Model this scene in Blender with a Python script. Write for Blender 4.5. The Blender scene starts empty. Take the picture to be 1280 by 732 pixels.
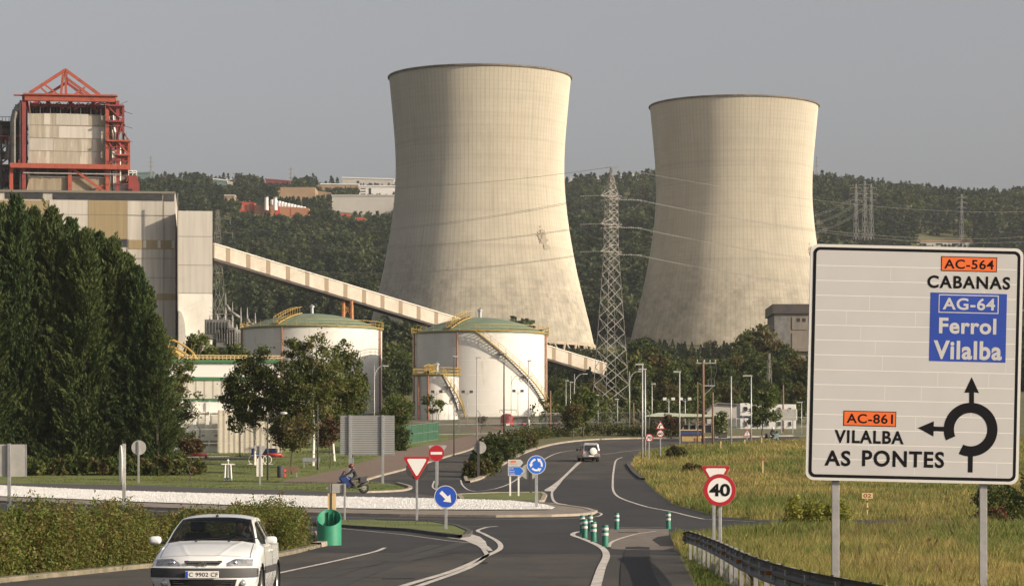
import bpy, bmesh, math, random
import numpy as np
from mathutils import Vector, Matrix
R = math.radians
C = bpy.context.scene.collection
scene = bpy.context.scene

# ------------------------------------------------------------------ camera, sky, sun, exposure
F = 3550.0          # focal length in pixels of a 1280 px wide picture (about 100 mm)
CAMH = 1.75
cam_d = bpy.data.cameras.new('camera'); cam = bpy.data.objects.new('camera', cam_d); C.objects.link(cam)
cam.location = (0, 0, CAMH); cam.rotation_euler = (R(90), 0, 0)
cam_d.sensor_width = 36.0; cam_d.lens = 36.0*F/1280.0
cam_d.shift_y = 249.0/1280.0
cam_d.clip_start = 0.5; cam_d.clip_end = 20000
scene.camera = cam

SUN_EL = 21.0
SUN_AZ = 114.0      # clockwise from +Y
world = bpy.data.worlds.new("World"); scene.world = world; world.use_nodes = True
wn = world.node_tree.nodes; wl = world.node_tree.links
bg = wn['Background']
sky = wn.new('ShaderNodeTexSky'); sky.sky_type = 'NISHITA'; sky.sun_disc = False
sky.sun_elevation = R(SUN_EL); sky.sun_rotation = R(SUN_AZ)
sky.air_density = 1.0; sky.dust_density = 4.0; sky.ozone_density = 1.0
hs = wn.new('ShaderNodeHueSaturation'); hs.inputs['Saturation'].default_value = 0.32
tm = wn.new('ShaderNodeMix'); tm.data_type = 'RGBA'; tm.blend_type = 'MULTIPLY'; tm.inputs['Factor'].default_value = 1.0; tm.inputs['B'].default_value = (1.025, 0.993, 1.02, 1)
wl.new(sky.outputs[0], hs.inputs['Color']); wl.new(hs.outputs[0], tm.inputs['A']); wl.new(tm.outputs['Result'], bg.inputs['Color'])
bg.inputs['Strength'].default_value = 0.105
sun_d = bpy.data.lights.new('sun', 'SUN'); sun_d.energy = 5.0; sun_d.angle = R(0.5); sun_d.color = (1.0, 0.84, 0.62)
sun = bpy.data.objects.new('sun', sun_d); C.objects.link(sun)
_dir = Vector((math.sin(R(SUN_AZ))*math.cos(R(SUN_EL)), math.cos(R(SUN_AZ))*math.cos(R(SUN_EL)), math.sin(R(SUN_EL))))
sun.rotation_euler = _dir.to_track_quat('Z', 'Y').to_euler(); sun.location = (60, -60, 80)
vs = scene.view_settings
scene.display_settings.display_device = 'sRGB'
vs.view_transform = 'Standard'; vs.look = 'None'; vs.exposure = 0.30; vs.gamma = 1.0; vs.use_curve_mapping = False
scene.cycles.volume_bounces = 0
scene.cycles.max_bounces = 6; scene.cycles.transparent_max_bounces = 12

# ------------------------------------------------------------------ terrain maths
_PD = np.array([-400, 0, 44, 91, 127, 145, 165, 209, 273, 340, 450, 700, 1000.])
_PZ = np.array([0, 0, 0.0, 0.0, 0.10, 0.42, 1.05, 1.95, 4.67, 8.0, 13.0, 29.0, 50.0])
def _pchip(x, y):
    h = np.diff(x); dl = np.diff(y)/h; m = np.zeros_like(y)
    for i in range(1, len(x)-1):
        if dl[i-1]*dl[i] > 0:
            w1 = 2*h[i]+h[i-1]; w2 = h[i]+2*h[i-1]
            m[i] = (w1+w2)/(w1/dl[i-1]+w2/dl[i])
    m[-1] = dl[-1]
    return m
_PM = _pchip(_PD, _PZ)
def prof(d):
    d = np.asarray(d, float)
    i = np.clip(np.searchsorted(_PD, d)-1, 0, len(_PD)-2)
    h = _PD[i+1]-_PD[i]; t = np.clip((d-_PD[i])/h, 0, 1)
    return ((1+2*t)*(1-t)**2*_PZ[i] + t*(1-t)**2*h*_PM[i] + t*t*(3-2*t)*_PZ[i+1] + t*t*(t-1)*h*_PM[i+1])
_RP = np.array([-3000, -100, 170, 250, 330, 400, 480, 700, 760, 800, 830, 1015, 1060, 1120, 1180, 1280, 1400, 4000.])
_RR = np.array([230, 232, 229, 230, 233, 235, 240, 240, 238, 233, 230, 229, 233, 239, 247, 251, 253, 262.])
RIDGE = 2400.0
def tz(x, d):
    x = np.asarray(x, float); d = np.asarray(d, float)
    z = prof(np.minimum(d, 1000))
    px = 640+x/np.maximum(d, 200)*F
    zr = CAMH+(615-np.interp(px, _RP, _RR))*RIDGE/F
    t = np.clip((d-1000)/(RIDGE-1000), 0, 1)
    far = 50+(zr-50)*(0.75*t+0.25*t*t*(3-2*t)) + np.sin(x*0.011+1.3)*np.sin(d*0.009)*7*np.clip((d-1000)/200, 0, 1)*np.clip((RIDGE-d)/300, 0, 1)
    far = far - np.clip(d-RIDGE, 0, None)*0.10
    berm = .36*np.exp(-((d-97)/9.0)**2)*np.clip((x-7.2)/2.5, 0, 1)
    return np.where(d > 1000, far, z+berm)
def tz1(x, d): return float(tz(x, d))
_dt = np.linspace(12, 990, 9000); _rt = 615+F*(CAMH-prof(_dt))/_dt
def dg(row):                      # distance at which the ground shows at this height of the photograph
    i = np.argmax(_rt <= row)
    return float(_dt[i])
def sc(d): return F/d
def P(px, row, d): return ((px-640)*d/F, d, CAMH-(row-615)*d/F)
def G(px, row):
    d = dg(row); x = (px-640)*d/F
    return (x, d, tz1(x, d))
def GD(px, d):
    x = (px-640)*d/F
    return (x, d, tz1(x, d))
def grow(d): return 615+F*(CAMH-float(prof(d)))/d

# ------------------------------------------------------------------ materials
def _node(nt, t, **kw):
    n = nt.nodes.new(t)
    for k, v in kw.items(): setattr(n, k, v)
    return n
def mat(name, col, rough=0.7, metal=0.0, col2=None, nscale=2.0, ndetail=4, lo=0.35, hi=0.65, bump=0.0, bscale=20.0,
        coord='Object', stretch=(1, 1, 1), spec=0.5, col3=None, n3=0.3, lo3=.5, hi3=.7, trans=0.0, coat=0.0):
    m = bpy.data.materials.new(name); m.use_nodes = True; nt = m.node_tree
    b = nt.nodes['Principled BSDF']
    b.inputs['Base Color'].default_value = (*col, 1); b.inputs['Roughness'].default_value = rough
    b.inputs['Metallic'].default_value = metal; b.inputs['Specular IOR Level'].default_value = spec
    if coat: b.inputs['Coat Weight'].default_value = coat; b.inputs['Coat Roughness'].default_value = 0.05
    if trans: b.inputs['Transmission Weight'].default_value = trans
    tc = _node(nt, 'ShaderNodeTexCoord'); mp = _node(nt, 'ShaderNodeMapping'); mp.inputs['Scale'].default_value = stretch
    if coord == 'World':
        ge = _node(nt, 'ShaderNodeNewGeometry'); nt.links.new(ge.outputs['Position'], mp.inputs['Vector'])
    else:
        nt.links.new(tc.outputs[coord], mp.inputs['Vector'])
    def noise(scale, det=4):
        n = _node(nt, 'ShaderNodeTexNoise'); n.inputs['Scale'].default_value = scale; n.inputs['Detail'].default_value = det
        n.inputs['Roughness'].default_value = 0.65
        nt.links.new(mp.outputs[0], n.inputs['Vector']); return n
    cur = None
    if col2:
        n = noise(nscale, ndetail); mr = _node(nt, 'ShaderNodeMapRange')
        mr.inputs['From Min'].default_value = lo; mr.inputs['From Max'].default_value = hi
        nt.links.new(n.outputs['Fac'], mr.inputs['Value'])
        mx = _node(nt, 'ShaderNodeMix', data_type='RGBA')
        mx.inputs['A'].default_value = (*col, 1); mx.inputs['B'].default_value = (*col2, 1)
        nt.links.new(mr.outputs[0], mx.inputs['Factor']); cur = mx.outputs['Result']
    if col3:
        n = noise(n3, 5); mr = _node(nt, 'ShaderNodeMapRange')
        mr.inputs['From Min'].default_value = lo3; mr.inputs['From Max'].default_value = hi3
        nt.links.new(n.outputs['Fac'], mr.inputs['Value'])
        mx = _node(nt, 'ShaderNodeMix', data_type='RGBA')
        if cur is None: mx.inputs['A'].default_value = (*col, 1)
        else: nt.links.new(cur, mx.inputs['A'])
        mx.inputs['B'].default_value = (*col3, 1)
        nt.links.new(mr.outputs[0], mx.inputs['Factor']); cur = mx.outputs['Result']
    if cur is not None: nt.links.new(cur, b.inputs['Base Color'])
    if bump:
        n = noise(bscale, 6); bp = _node(nt, 'ShaderNodeBump'); bp.inputs['Strength'].default_value = bump; bp.inputs['Distance'].default_value = 0.05
        nt.links.new(n.outputs['Fac'], bp.inputs['Height']); nt.links.new(bp.outputs[0], b.inputs['Normal'])
    return m
def leaf_mat(name, rough=0.6, transl=0.3):
    m = bpy.data.materials.new(name); m.use_nodes = True; nt = m.node_tree
    b = nt.nodes['Principled BSDF']; b.inputs['Roughness'].default_value = rough; b.inputs['Specular IOR Level'].default_value = 0.25
    a = _node(nt, 'ShaderNodeAttribute', attribute_name='tint')
    nt.links.new(a.outputs['Color'], b.inputs['Base Color'])
    t = _node(nt, 'ShaderNodeBsdfTranslucent'); nt.links.new(a.outputs['Color'], t.inputs['Color'])
    mx = _node(nt, 'ShaderNodeMixShader'); mx.inputs[0].default_value = transl
    out = nt.nodes['Material Output']
    nt.links.new(b.outputs[0], mx.inputs[1]); nt.links.new(t.outputs[0], mx.inputs[2]); nt.links.new(mx.outputs[0], out.inputs['Surface'])
    return m
def concrete_shell(name):
    # board-marked concrete of the cooling towers: meridional ribs, lift joints, weather stains
    m = bpy.data.materials.new(name); m.use_nodes = True; nt = m.node_tree; L = nt.links
    b = nt.nodes['Principled BSDF']; b.inputs['Roughness'].default_value = 0.9; b.inputs['Specular IOR Level'].default_value = 0.15; b.inputs['Diffuse Roughness'].default_value = 1.0
    tc = _node(nt, 'ShaderNodeTexCoord'); sp = _node(nt, 'ShaderNodeSeparateXYZ'); L.new(tc.outputs['Object'], sp.inputs[0])
    def mth(op, a=None, bb=None, c=None):
        n = _node(nt, 'ShaderNodeMath', operation=op)
        for i, v in enumerate((a, bb, c)):
            if v is None: continue
            if isinstance(v, (int, float)): n.inputs[i].default_value = v
            else: L.new(v, n.inputs[i])
        return n.outputs[0]
    ang = mth('ARCTAN2', sp.outputs['Y'], sp.outputs['X'])
    fr = mth('FRACT', mth('MULTIPLY', ang, 132/(2*math.pi)))
    rib = mth('LESS_THAN', mth('ABSOLUTE', mth('SUBTRACT', fr, 0.5)), 0.13)
    fz = mth('FRACT', mth('MULTIPLY', sp.outputs['Z'], 1/1.5))
    lift = mth('LESS_THAN', fz, 0.14)
    # cylindrical coordinates for the stains
    cm = _node(nt, 'ShaderNodeCombineXYZ'); L.new(mth('MULTIPLY', ang, 30.0), cm.inputs[0]); L.new(sp.outputs['Z'], cm.inputs[1])
    def noise(scale, sx, sy, det=5):
        mp = _node(nt, 'ShaderNodeMapping'); mp.inputs['Scale'].default_value = (sx, sy, 1); L.new(cm.outputs[0], mp.inputs[0])
        n = _node(nt, 'ShaderNodeTexNoise'); n.inputs['Scale'].default_value = scale; n.inputs['Detail'].default_value = det; n.inputs['Roughness'].default_value = .7
        L.new(mp.outputs[0], n.inputs['Vector']); return n.outputs['Fac']
    def rng(v, a, bq, c=0, d=1):
        n = _node(nt, 'ShaderNodeMapRange'); L.new(v, n.inputs['Value'])
        for k, q in zip(('From Min', 'From Max', 'To Min', 'To Max'), (a, bq, c, d)): n.inputs[k].default_value = q
        return n.outputs[0]
    def mix(fac, A, B):
        n = _node(nt, 'ShaderNodeMix', data_type='RGBA'); L.new(fac, n.inputs['Factor'])
        for k, v in (('A', A), ('B', B)):
            if isinstance(v, tuple): n.inputs[k].default_value = (*v, 1)
            else: L.new(v, n.inputs[k])
        return n.outputs['Result']
    base = mix(rng(noise(0.10, 1, .5), .35, .7), (.62, .57, .465), (.54, .495, .40))
    # patches made of single lifts
    bk = _node(nt, 'ShaderNodeTexBrick'); mp = _node(nt, 'ShaderNodeMapping'); L.new(cm.outputs[0], mp.inputs[0]); L.new(mp.outputs[0], bk.inputs['Vector'])
    bk.inputs['Scale'].default_value = 1.0; bk.inputs['Brick Width'].default_value = 1.43; bk.inputs['Row Height'].default_value = 1.5; bk.inputs['Mortar Size'].default_value = 0
    bk.inputs['Color1'].default_value = (0, 0, 0, 1); bk.inputs['Color2'].default_value = (1, 1, 1, 1); bk.offset = 0
    base = mix(mth('MULTIPLY', rng(noise(.35, .02, 1.2, 3), .5, .68), .22), base, (.33, .30, .24))
    low = rng(sp.outputs['Z'], 20, 48, 1, 0)
    base = mix(mth('MULTIPLY', mth('MULTIPLY', bk.outputs['Color'], rng(noise(.06, 1, .5), .42, .62)), mth('ADD', mth('MULTIPLY', low, .42), .06)), base, (.20, .18, .15))
    streak = rng(noise(0.5, 1, .06), .55, .75)
    base = mix(mth('MULTIPLY', streak, .30), base, (.24, .22, .185))
    band = mth('MULTIPLY', rng(sp.outputs['Z'], 22, 40, 1, 0), rng(noise(.22, 1, .8, 8), .40, .68))
    base = mix(mth('MULTIPLY', band, .46), base, (.17, .155, .13))
    base = mix(mth('MULTIPLY', rib, .17), base, (.22, .20, .165))
    base = mix(mth('MULTIPLY', lift, .08), base, (.25, .225, .18))
    L.new(base, b.inputs['Base Color'])
    bp = _node(nt, 'ShaderNodeBump'); bp.inputs['Strength'].default_value = .5; bp.inputs['Distance'].default_value = .15
    L.new(rib, bp.inputs['Height']); L.new(bp.outputs[0], b.inputs['Normal'])
    return m
def stripes_mat(name, cA, cB, period, duty, axis='X', rough=.6, metal=0., bump=.4):
    m = mat(name, cA, rough, metal); nt = m.node_tree; L = nt.links; b = nt.nodes['Principled BSDF']
    tc = _node(nt, 'ShaderNodeTexCoord'); sp = _node(nt, 'ShaderNodeSeparateXYZ'); L.new(tc.outputs['Object'], sp.inputs[0])
    m1 = _node(nt, 'ShaderNodeMath', operation='MULTIPLY'); L.new(sp.outputs[axis], m1.inputs[0]); m1.inputs[1].default_value = 1/period
    m2 = _node(nt, 'ShaderNodeMath', operation='FRACT'); L.new(m1.outputs[0], m2.inputs[0])
    m3 = _node(nt, 'ShaderNodeMath', operation='LESS_THAN'); L.new(m2.outputs[0], m3.inputs[0]); m3.inputs[1].default_value = duty
    ns = _node(nt, 'ShaderNodeTexNoise'); ns.inputs['Scale'].default_value = 1.1; L.new(tc.outputs['Object'], ns.inputs['Vector'])
    mx = _node(nt, 'ShaderNodeMix', data_type='RGBA'); mx.inputs['A'].default_value = (*cA, 1); mx.inputs['B'].default_value = (*cB, 1)
    L.new(m3.outputs[0], mx.inputs['Factor'])
    m4 = _node(nt, 'ShaderNodeMix', data_type='RGBA', blend_type='MULTIPLY'); m4.inputs['Factor'].default_value = .25
    L.new(mx.outputs['Result'], m4.inputs['A']); L.new(ns.outputs['Fac'], m4.inputs['B']); L.new(m4.outputs['Result'], b.inputs['Base Color'])
    bp = _node(nt, 'ShaderNodeBump'); bp.inputs['Strength'].default_value = bump; bp.inputs['Distance'].default_value = .05
    L.new(m3.outputs[0], bp.inputs['Height']); L.new(bp.outputs[0], b.inputs['Normal'])
    return m

M = {}
M['grass_ground'] = mat('grass_ground', (.075, .085, .026), .95, col2=(.13, .115, .038), nscale=.35, coord='World', bump=.6, bscale=6, col3=(.05, .06, .02), n3=.08)
M['lawn'] = mat('lawn', (.10, .135, .028), .95, col2=(.15, .165, .042), nscale=.45, coord='World', bump=.8, bscale=14, col3=(.06, .09, .02), n3=.12)
M['soil'] = mat('soil', (.075, .065, .045), .95, col2=(.10, .10, .04), nscale=.9, coord='World', bump=.8, bscale=8)
M['asphalt'] = mat('asphalt', (.044, .041, .038), .85, col2=(.076, .069, .061), nscale=.30, coord='World', bump=.35, bscale=60, col3=(.045, .043, .041), n3=.9, lo3=.55, hi3=.8, stretch=(1, .35, 1), spec=.3)
M['asphalt_dark'] = mat('asphalt_dark', (.028, .029, .031), .85, col2=(.042, .042, .043), nscale=.3, coord='World', bump=.35, bscale=60, col3=(.028, .028, .03), n3=.8, lo3=.55, hi3=.8, stretch=(1, .35, 1), spec=.3)
M['asphalt_patch'] = mat('asphalt_patch', (.021, .021, .022), .85, col2=(.030, .029, .029), nscale=1.5, coord='World', bump=.3, bscale=60, spec=.3)
M['asphalt_worn'] = mat('asphalt_worn', (.046, .044, .042), .75, col2=(.056, .053, .05), nscale=1.1, coord='World', bump=.25, bscale=60, stretch=(1, .2, 1), spec=.3)
M['asphalt_rough'] = mat('asphalt_rough', (.040, .040, .040), .9, col2=(.085, .083, .08), nscale=5, coord='World', bump=.6, bscale=30)
M['footpath'] = mat('footpath', (.19, .125, .095), .9, col2=(.15, .115, .09), nscale=.8, coord='World', bump=.3, bscale=20)
M['paving'] = mat('paving', (.13, .105, .085), .9, col2=(.25, .22, .19), nscale=2.2, coord='World', bump=.5, bscale=20, stretch=(.6, 1.0, 1), lo=.48, hi=.66)
M['roadpaint'] = mat('roadpaint', (.60, .56, .51), .8, col2=(.36, .335, .305), nscale=1.6, coord='World', lo=.42, hi=.66, col3=(.14, .13, .12), n3=7, lo3=.56, hi3=.66)
M['kerb'] = mat('kerb', (.36, .31, .25), .9, col2=(.25, .21, .17), nscale=1.5, coord='World', bump=.3, bscale=20)
M['kerb_dark'] = mat('kerb_dark', (.045, .042, .04), .9, col2=(.09, .08, .07), nscale=1.5, coord='World', bump=.3, bscale=20)
M['apron'] = mat('apron', (.24, .205, .165), .9, col2=(.17, .15, .125), nscale=.9, coord='World', bump=.3, bscale=30)
M['gravel'] = mat('gravel', (.76, .75, .73), .9, col2=(.60, .59, .57), nscale=6, coord='World', bump=1.0, bscale=9)
M['galv'] = mat('galv', (.50, .50, .50), .45, .7, col2=(.38, .38, .39), nscale=6, bump=.05, bscale=40)
M['galv_dull'] = mat('galv_dull', (.36, .355, .35), .55, .3, col2=(.28, .275, .27), nscale=5)
M['rail_steel'] = mat('rail_steel', (.10, .097, .093), .55, .4, col2=(.065, .062, .06), nscale=4, bump=.1, bscale=15)
M['sign_white'] = mat('sign_white', (.50, .49, .485), .6, col2=(.47, .46, .455), nscale=1.0, spec=.3)
M['sign_border'] = mat('sign_border', (.60, .59, .57), .5)
M['plate_white'] = mat('plate_white', (.74, .73, .71), .5)
M['kerb_old'] = mat('kerb_old', (.21, .18, .13), .95, col2=(.12, .11, .07), nscale=1.3, coord='World', bump=.4, bscale=14, lo=.42, hi=.6)
M['stain'] = mat('stain', (.31, .275, .21), .9, col2=(.24, .21, .16), nscale=1.2)
M['sign_black'] = mat('sign_black', (.010, .010, .012), .8, spec=.1)
M['sign_orange'] = mat('sign_orange', (.72, .13, .02), .55)
M['sign_blue'] = mat('sign_blue', (.016, .075, .46), .5)
M['sign_cyan'] = mat('sign_cyan', (.022, .14, .62), .45)
M['sign_red'] = mat('sign_red', (.40, .010, .018), .5)
M['white'] = mat('white', (.74, .72, .68), .55)
M['white_dirty'] = mat('white_dirty', (.72, .69, .62), .7, col2=(.60, .56, .49), nscale=.5, lo=.45, hi=.75, stretch=(1, 1, .3))
M['sign_grey'] = mat('sign_grey', (.40, .385, .36), .6, .1, col2=(.33, .32, .30), nscale=3)
M['bollard_green'] = mat('bollard_green', (.012, .17, .115), .55, col2=(.02, .13, .09), nscale=8)
M['bollard_band'] = mat('bollard_band', (.62, .60, .57), .5, col2=(.45, .43, .4), nscale=12)
M['hopper_green'] = mat('hopper_green', (.020, .23, .13), .5, col2=(.026, .19, .11), nscale=4)
M['cream'] = mat('cream', (.62, .45, .22), .7)
M['tower_concrete'] = concrete_shell('tower_concrete')
M['conc_rim'] = mat('conc_rim', (.19, .165, .13), .9, col2=(.09, .08, .07), nscale=.3)
M['conc_col'] = mat('conc_col', (.42, .36, .27), .9, col2=(.30, .26, .2), nscale=.3)
M['dark'] = mat('dark', (.012, .012, .013), .7)
M['dark_grey'] = mat('dark_grey', (.05, .05, .052), .7, col2=(.035, .035, .036), nscale=1)
M['panel_light'] = mat('panel_light', (.44, .41, .365), .85, col2=(.34, .315, .275), nscale=1.4, stretch=(1, 1, .05), col3=(.52, .48, .42), n3=.25)
M['panel_pale'] = mat('panel_pale', (.49, .46, .41), .85, col2=(.39, .365, .325), nscale=1.0, stretch=(1, 1, .05), lo=.45, hi=.75)
M['panel_tan'] = mat('panel_tan', (.30, .235, .13), .85, col2=(.25, .195, .11), nscale=1.5, stretch=(1, 1, .04))
M['panel_clad'] = mat('panel_clad', (.38, .345, .28), .8, col2=(.27, .24, .19), nscale=1.3, stretch=(1.2, 1, .12), col3=(.45, .42, .36), n3=.5, lo3=.55, hi3=.6)
M['clad_tan'] = mat('clad_tan', (.31, .26, .18), .8, col2=(.20, .165, .115), nscale=1.6, stretch=(1.2, 1, .08))
M['seam'] = mat('seam', (.17, .155, .13), .9)
M['glazing'] = mat('glazing', (.025, .027, .03), .35, col2=(.05, .05, .052), nscale=.8)
M['red_steel'] = mat('red_steel', (.32, .064, .034), .7, col2=(.17, .042, .027), nscale=.9, lo=.45, hi=.75)
M['red_dark'] = mat('red_dark', (.24, .035, .03), .65, col2=(.16, .028, .025), nscale=.6)
M['steel_grey'] = mat('steel_grey', (.22, .215, .20), .5, .3, col2=(.14, .135, .125), nscale=.6)
M['steel_dark'] = mat('steel_dark', (.045, .042, .042), .6, .2, col2=(.075, .06, .055), nscale=.4)
M['pipe_light'] = mat('pipe_light', (.48, .46, .42), .4, .4, col2=(.36, .34, .3), nscale=.6)
M['tank_white'] = mat('tank_white', (.64, .62, .58), .6, col2=(.56, .54, .50), nscale=.22, col3=(.44, .37, .28), n3=.8, lo3=.60, hi3=.80, stretch=(1, 1, .3))
M['tank_green'] = mat('tank_green', (.14, .20, .13), .55, col2=(.20, .24, .17), nscale=.35, lo=.4, hi=.75)
M['yellow'] = mat('yellow', (.45, .31, .07), .65, col2=(.34, .22, .06), nscale=2)
M['rust'] = mat('rust', (.30, .14, .075), .8, col2=(.20, .085, .05), nscale=1.3, stretch=(1, 1, .3))
M['orange_steel'] = mat('orange_steel', (.48, .19, .045), .7, col2=(.25, .11, .05), nscale=.8)
M['gallery'] = mat('gallery', (.46, .41, .345), .85, col2=(.37, .325, .265), nscale=.5)
M['gallery_band'] = mat('gallery_band', (.22, .17, .115), .8)
M['lattice'] = mat('lattice', (.30, .285, .26), .6, .3, col2=(.20, .19, .17), nscale=.4)
M['lattice_far'] = mat('lattice_far', (.30, .30, .30), .6, .2)
M['cable'] = mat('cable', (.20, .195, .19), .5, .3)
M['insulator'] = mat('insulator', (.42, .40, .37), .4)
M['wood_pole'] = mat('wood_pole', (.22, .125, .08), .85, col2=(.14, .085, .06), nscale=3, stretch=(1, 1, .15))
M['lamp_grey'] = mat('lamp_grey', (.48, .48, .48), .5, .3)
M['bark'] = mat('bark', (.10, .078, .055), .9, col2=(.06, .048, .036), nscale=6, stretch=(1, 1, .3), bump=.6, bscale=20)
M['birch_bark'] = mat('birch_bark', (.62, .58, .52), .8, col2=(.10, .085, .07), nscale=3.2, lo=.56, hi=.62, stretch=(1, 1, 2.5))
M['leaf'] = leaf_mat('leaf', .6, .38)
M['grass_blade'] = leaf_mat('grass_blade', .7, .3)
M['needle'] = leaf_mat('needle', .75, .10)
M['green_trim'] = mat('green_trim', (.05, .16, .07), .6)
M['corrugated'] = stripes_mat('corrugated', (.66, .60, .49), (.38, .34, .27), .55, .42)
M['ribbed_white'] = stripes_mat('ribbed_white', (.66, .62, .54), (.40, .37, .31), .9, .2)
M['ribbed_sign'] = stripes_mat('ribbed_sign', (.38, .375, .365), (.20, .20, .20), .175, .35, 'Z', .5, .3)
M['window'] = mat('window', (.46, .45, .42), .3, col2=(.60, .57, .51), nscale=.8)
M['window_dark'] = mat('window_dark', (.03, .033, .038), .15)
M['orange_wall'] = mat('orange_wall', (.36, .165, .085), .85, col2=(.30, .14, .075), nscale=.05)
M['red_wall'] = mat('red_wall', (.42, .06, .035), .8, col2=(.34, .05, .03), nscale=.2)
M['brown_wall'] = mat('brown_wall', (.33, .22, .13), .9, col2=(.25, .17, .10), nscale=.1)
M['pale_wall'] = mat('pale_wall', (.42, .40, .37), .9, col2=(.38, .36, .33), nscale=.1)
M['far_white'] = mat('far_white', (.62, .61, .59), .8)
M['far_teal'] = mat('far_teal', (.10, .16, .15), .8)
M['green_fence'] = stripes_mat('green_fence', (.03, .095, .055), (.02, .07, .04), .8, .12)
M['canopy_roof'] = mat('canopy_roof', (.44, .48, .38), .6)
M['box_ochre'] = mat('box_ochre', (.44, .30, .12), .8, col2=(.32, .23, .11), nscale=2.5, lo=.4, hi=.62)
M['navy'] = mat('navy', (.03, .045, .12), .6)
M['red_paint'] = mat('red_paint', (.34, .028, .022), .45)
M['old_concrete'] = mat('old_concrete', (.23, .20, .165), .9, col2=(.16, .14, .12), nscale=.3, stretch=(1, 1, .4))
M['car_paint'] = mat('car_paint', (.72, .73, .73), .25, coat=.8, spec=.5, col2=(.68, .69, .68), nscale=1.2)
M['car_trim'] = mat('car_trim', (.045, .045, .047), .6)
M['rubber'] = mat('rubber', (.018, .018, .019), .85)
M['alloy'] = mat('alloy', (.42, .42, .42), .35, .8)
M['chrome'] = mat('chrome', (.7, .7, .7), .12, 1.0)
M['headlight'] = mat('headlight', (.15, .155, .16), .06, .25, spec=.9, coat=1.0, col2=(.38, .39, .40), nscale=7)
M['amber'] = mat('amber', (.34, .12, .02), .3)
M['taillight'] = mat('taillight', (.42, .02, .02), .25)
M['skin'] = mat('skin', (.46, .27, .19), .6)
M['hair'] = mat('hair', (.03, .02, .015), .7)
M['cloth_dark'] = mat('cloth_dark', (.035, .035, .04), .9)
M['cloth_grey'] = mat('cloth_grey', (.09, .09, .10), .9)
M['bike_blue'] = mat('bike_blue', (.012, .03, .13), .3, coat=.5)
M['silver'] = mat('silver', (.36, .355, .35), .35, .5)
M['seat_cloth'] = mat('seat_cloth', (.016, .016, .018), .9)
def glass_mat(name, tint, op):
    m = bpy.data.materials.new(name); m.use_nodes = True; nt = m.node_tree
    b = nt.nodes['Principled BSDF']; b.inputs['Base Color'].default_value = (*tint, 1); b.inputs['Roughness'].default_value = .03
    t = _node(nt, 'ShaderNodeBsdfTransparent'); t.inputs['Color'].default_value = (.62, .66, .64, 1)
    mx = _node(nt, 'ShaderNodeMixShader'); mx.inputs[0].default_value = op
    nt.links.new(t.outputs[0], mx.inputs[1]); nt.links.new(b.outputs[0], mx.inputs[2]); nt.links.new(mx.outputs[0], nt.nodes['Material Output'].inputs['Surface'])
    return m
M['glass'] = glass_mat('glass', (.01, .012, .012), .34)
def wire_mesh_mat(name, col, period, wire):
    # chain-link netting: wires with open air between them
    m = mat(name, col, .6, .3); nt = m.node_tree; L = nt.links; b = nt.nodes['Principled BSDF']
    tc = _node(nt, 'ShaderNodeTexCoord'); sp = _node(nt, 'ShaderNodeSeparateXYZ'); L.new(tc.outputs['Object'], sp.inputs[0])
    outs = []
    for op in ('ADD', 'SUBTRACT'):
        a = _node(nt, 'ShaderNodeMath', operation=op); L.new(sp.outputs['X'], a.inputs[0]); L.new(sp.outputs['Z'], a.inputs[1])
        q = _node(nt, 'ShaderNodeMath', operation='MULTIPLY'); L.new(a.outputs[0], q.inputs[0]); q.inputs[1].default_value = 1/period
        f = _node(nt, 'ShaderNodeMath', operation='FRACT'); L.new(q.outputs[0], f.inputs[0])
        l = _node(nt, 'ShaderNodeMath', operation='LESS_THAN'); L.new(f.outputs[0], l.inputs[0]); l.inputs[1].default_value = wire
        outs.append(l.outputs[0])
    mxm = _node(nt, 'ShaderNodeMath', operation='MAXIMUM'); L.new(outs[0], mxm.inputs[0]); L.new(outs[1], mxm.inputs[1])
    t = _node(nt, 'ShaderNodeBsdfTransparent'); ms = _node(nt, 'ShaderNodeMixShader')
    L.new(mxm.outputs[0], ms.inputs[0]); L.new(t.outputs[0], ms.inputs[1]); L.new(b.outputs[0], ms.inputs[2])
    L.new(ms.outputs[0], nt.nodes['Material Output'].inputs['Surface'])
    return m
M['netting'] = wire_mesh_mat('netting', (.10, .11, .10), .12, .055)

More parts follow.
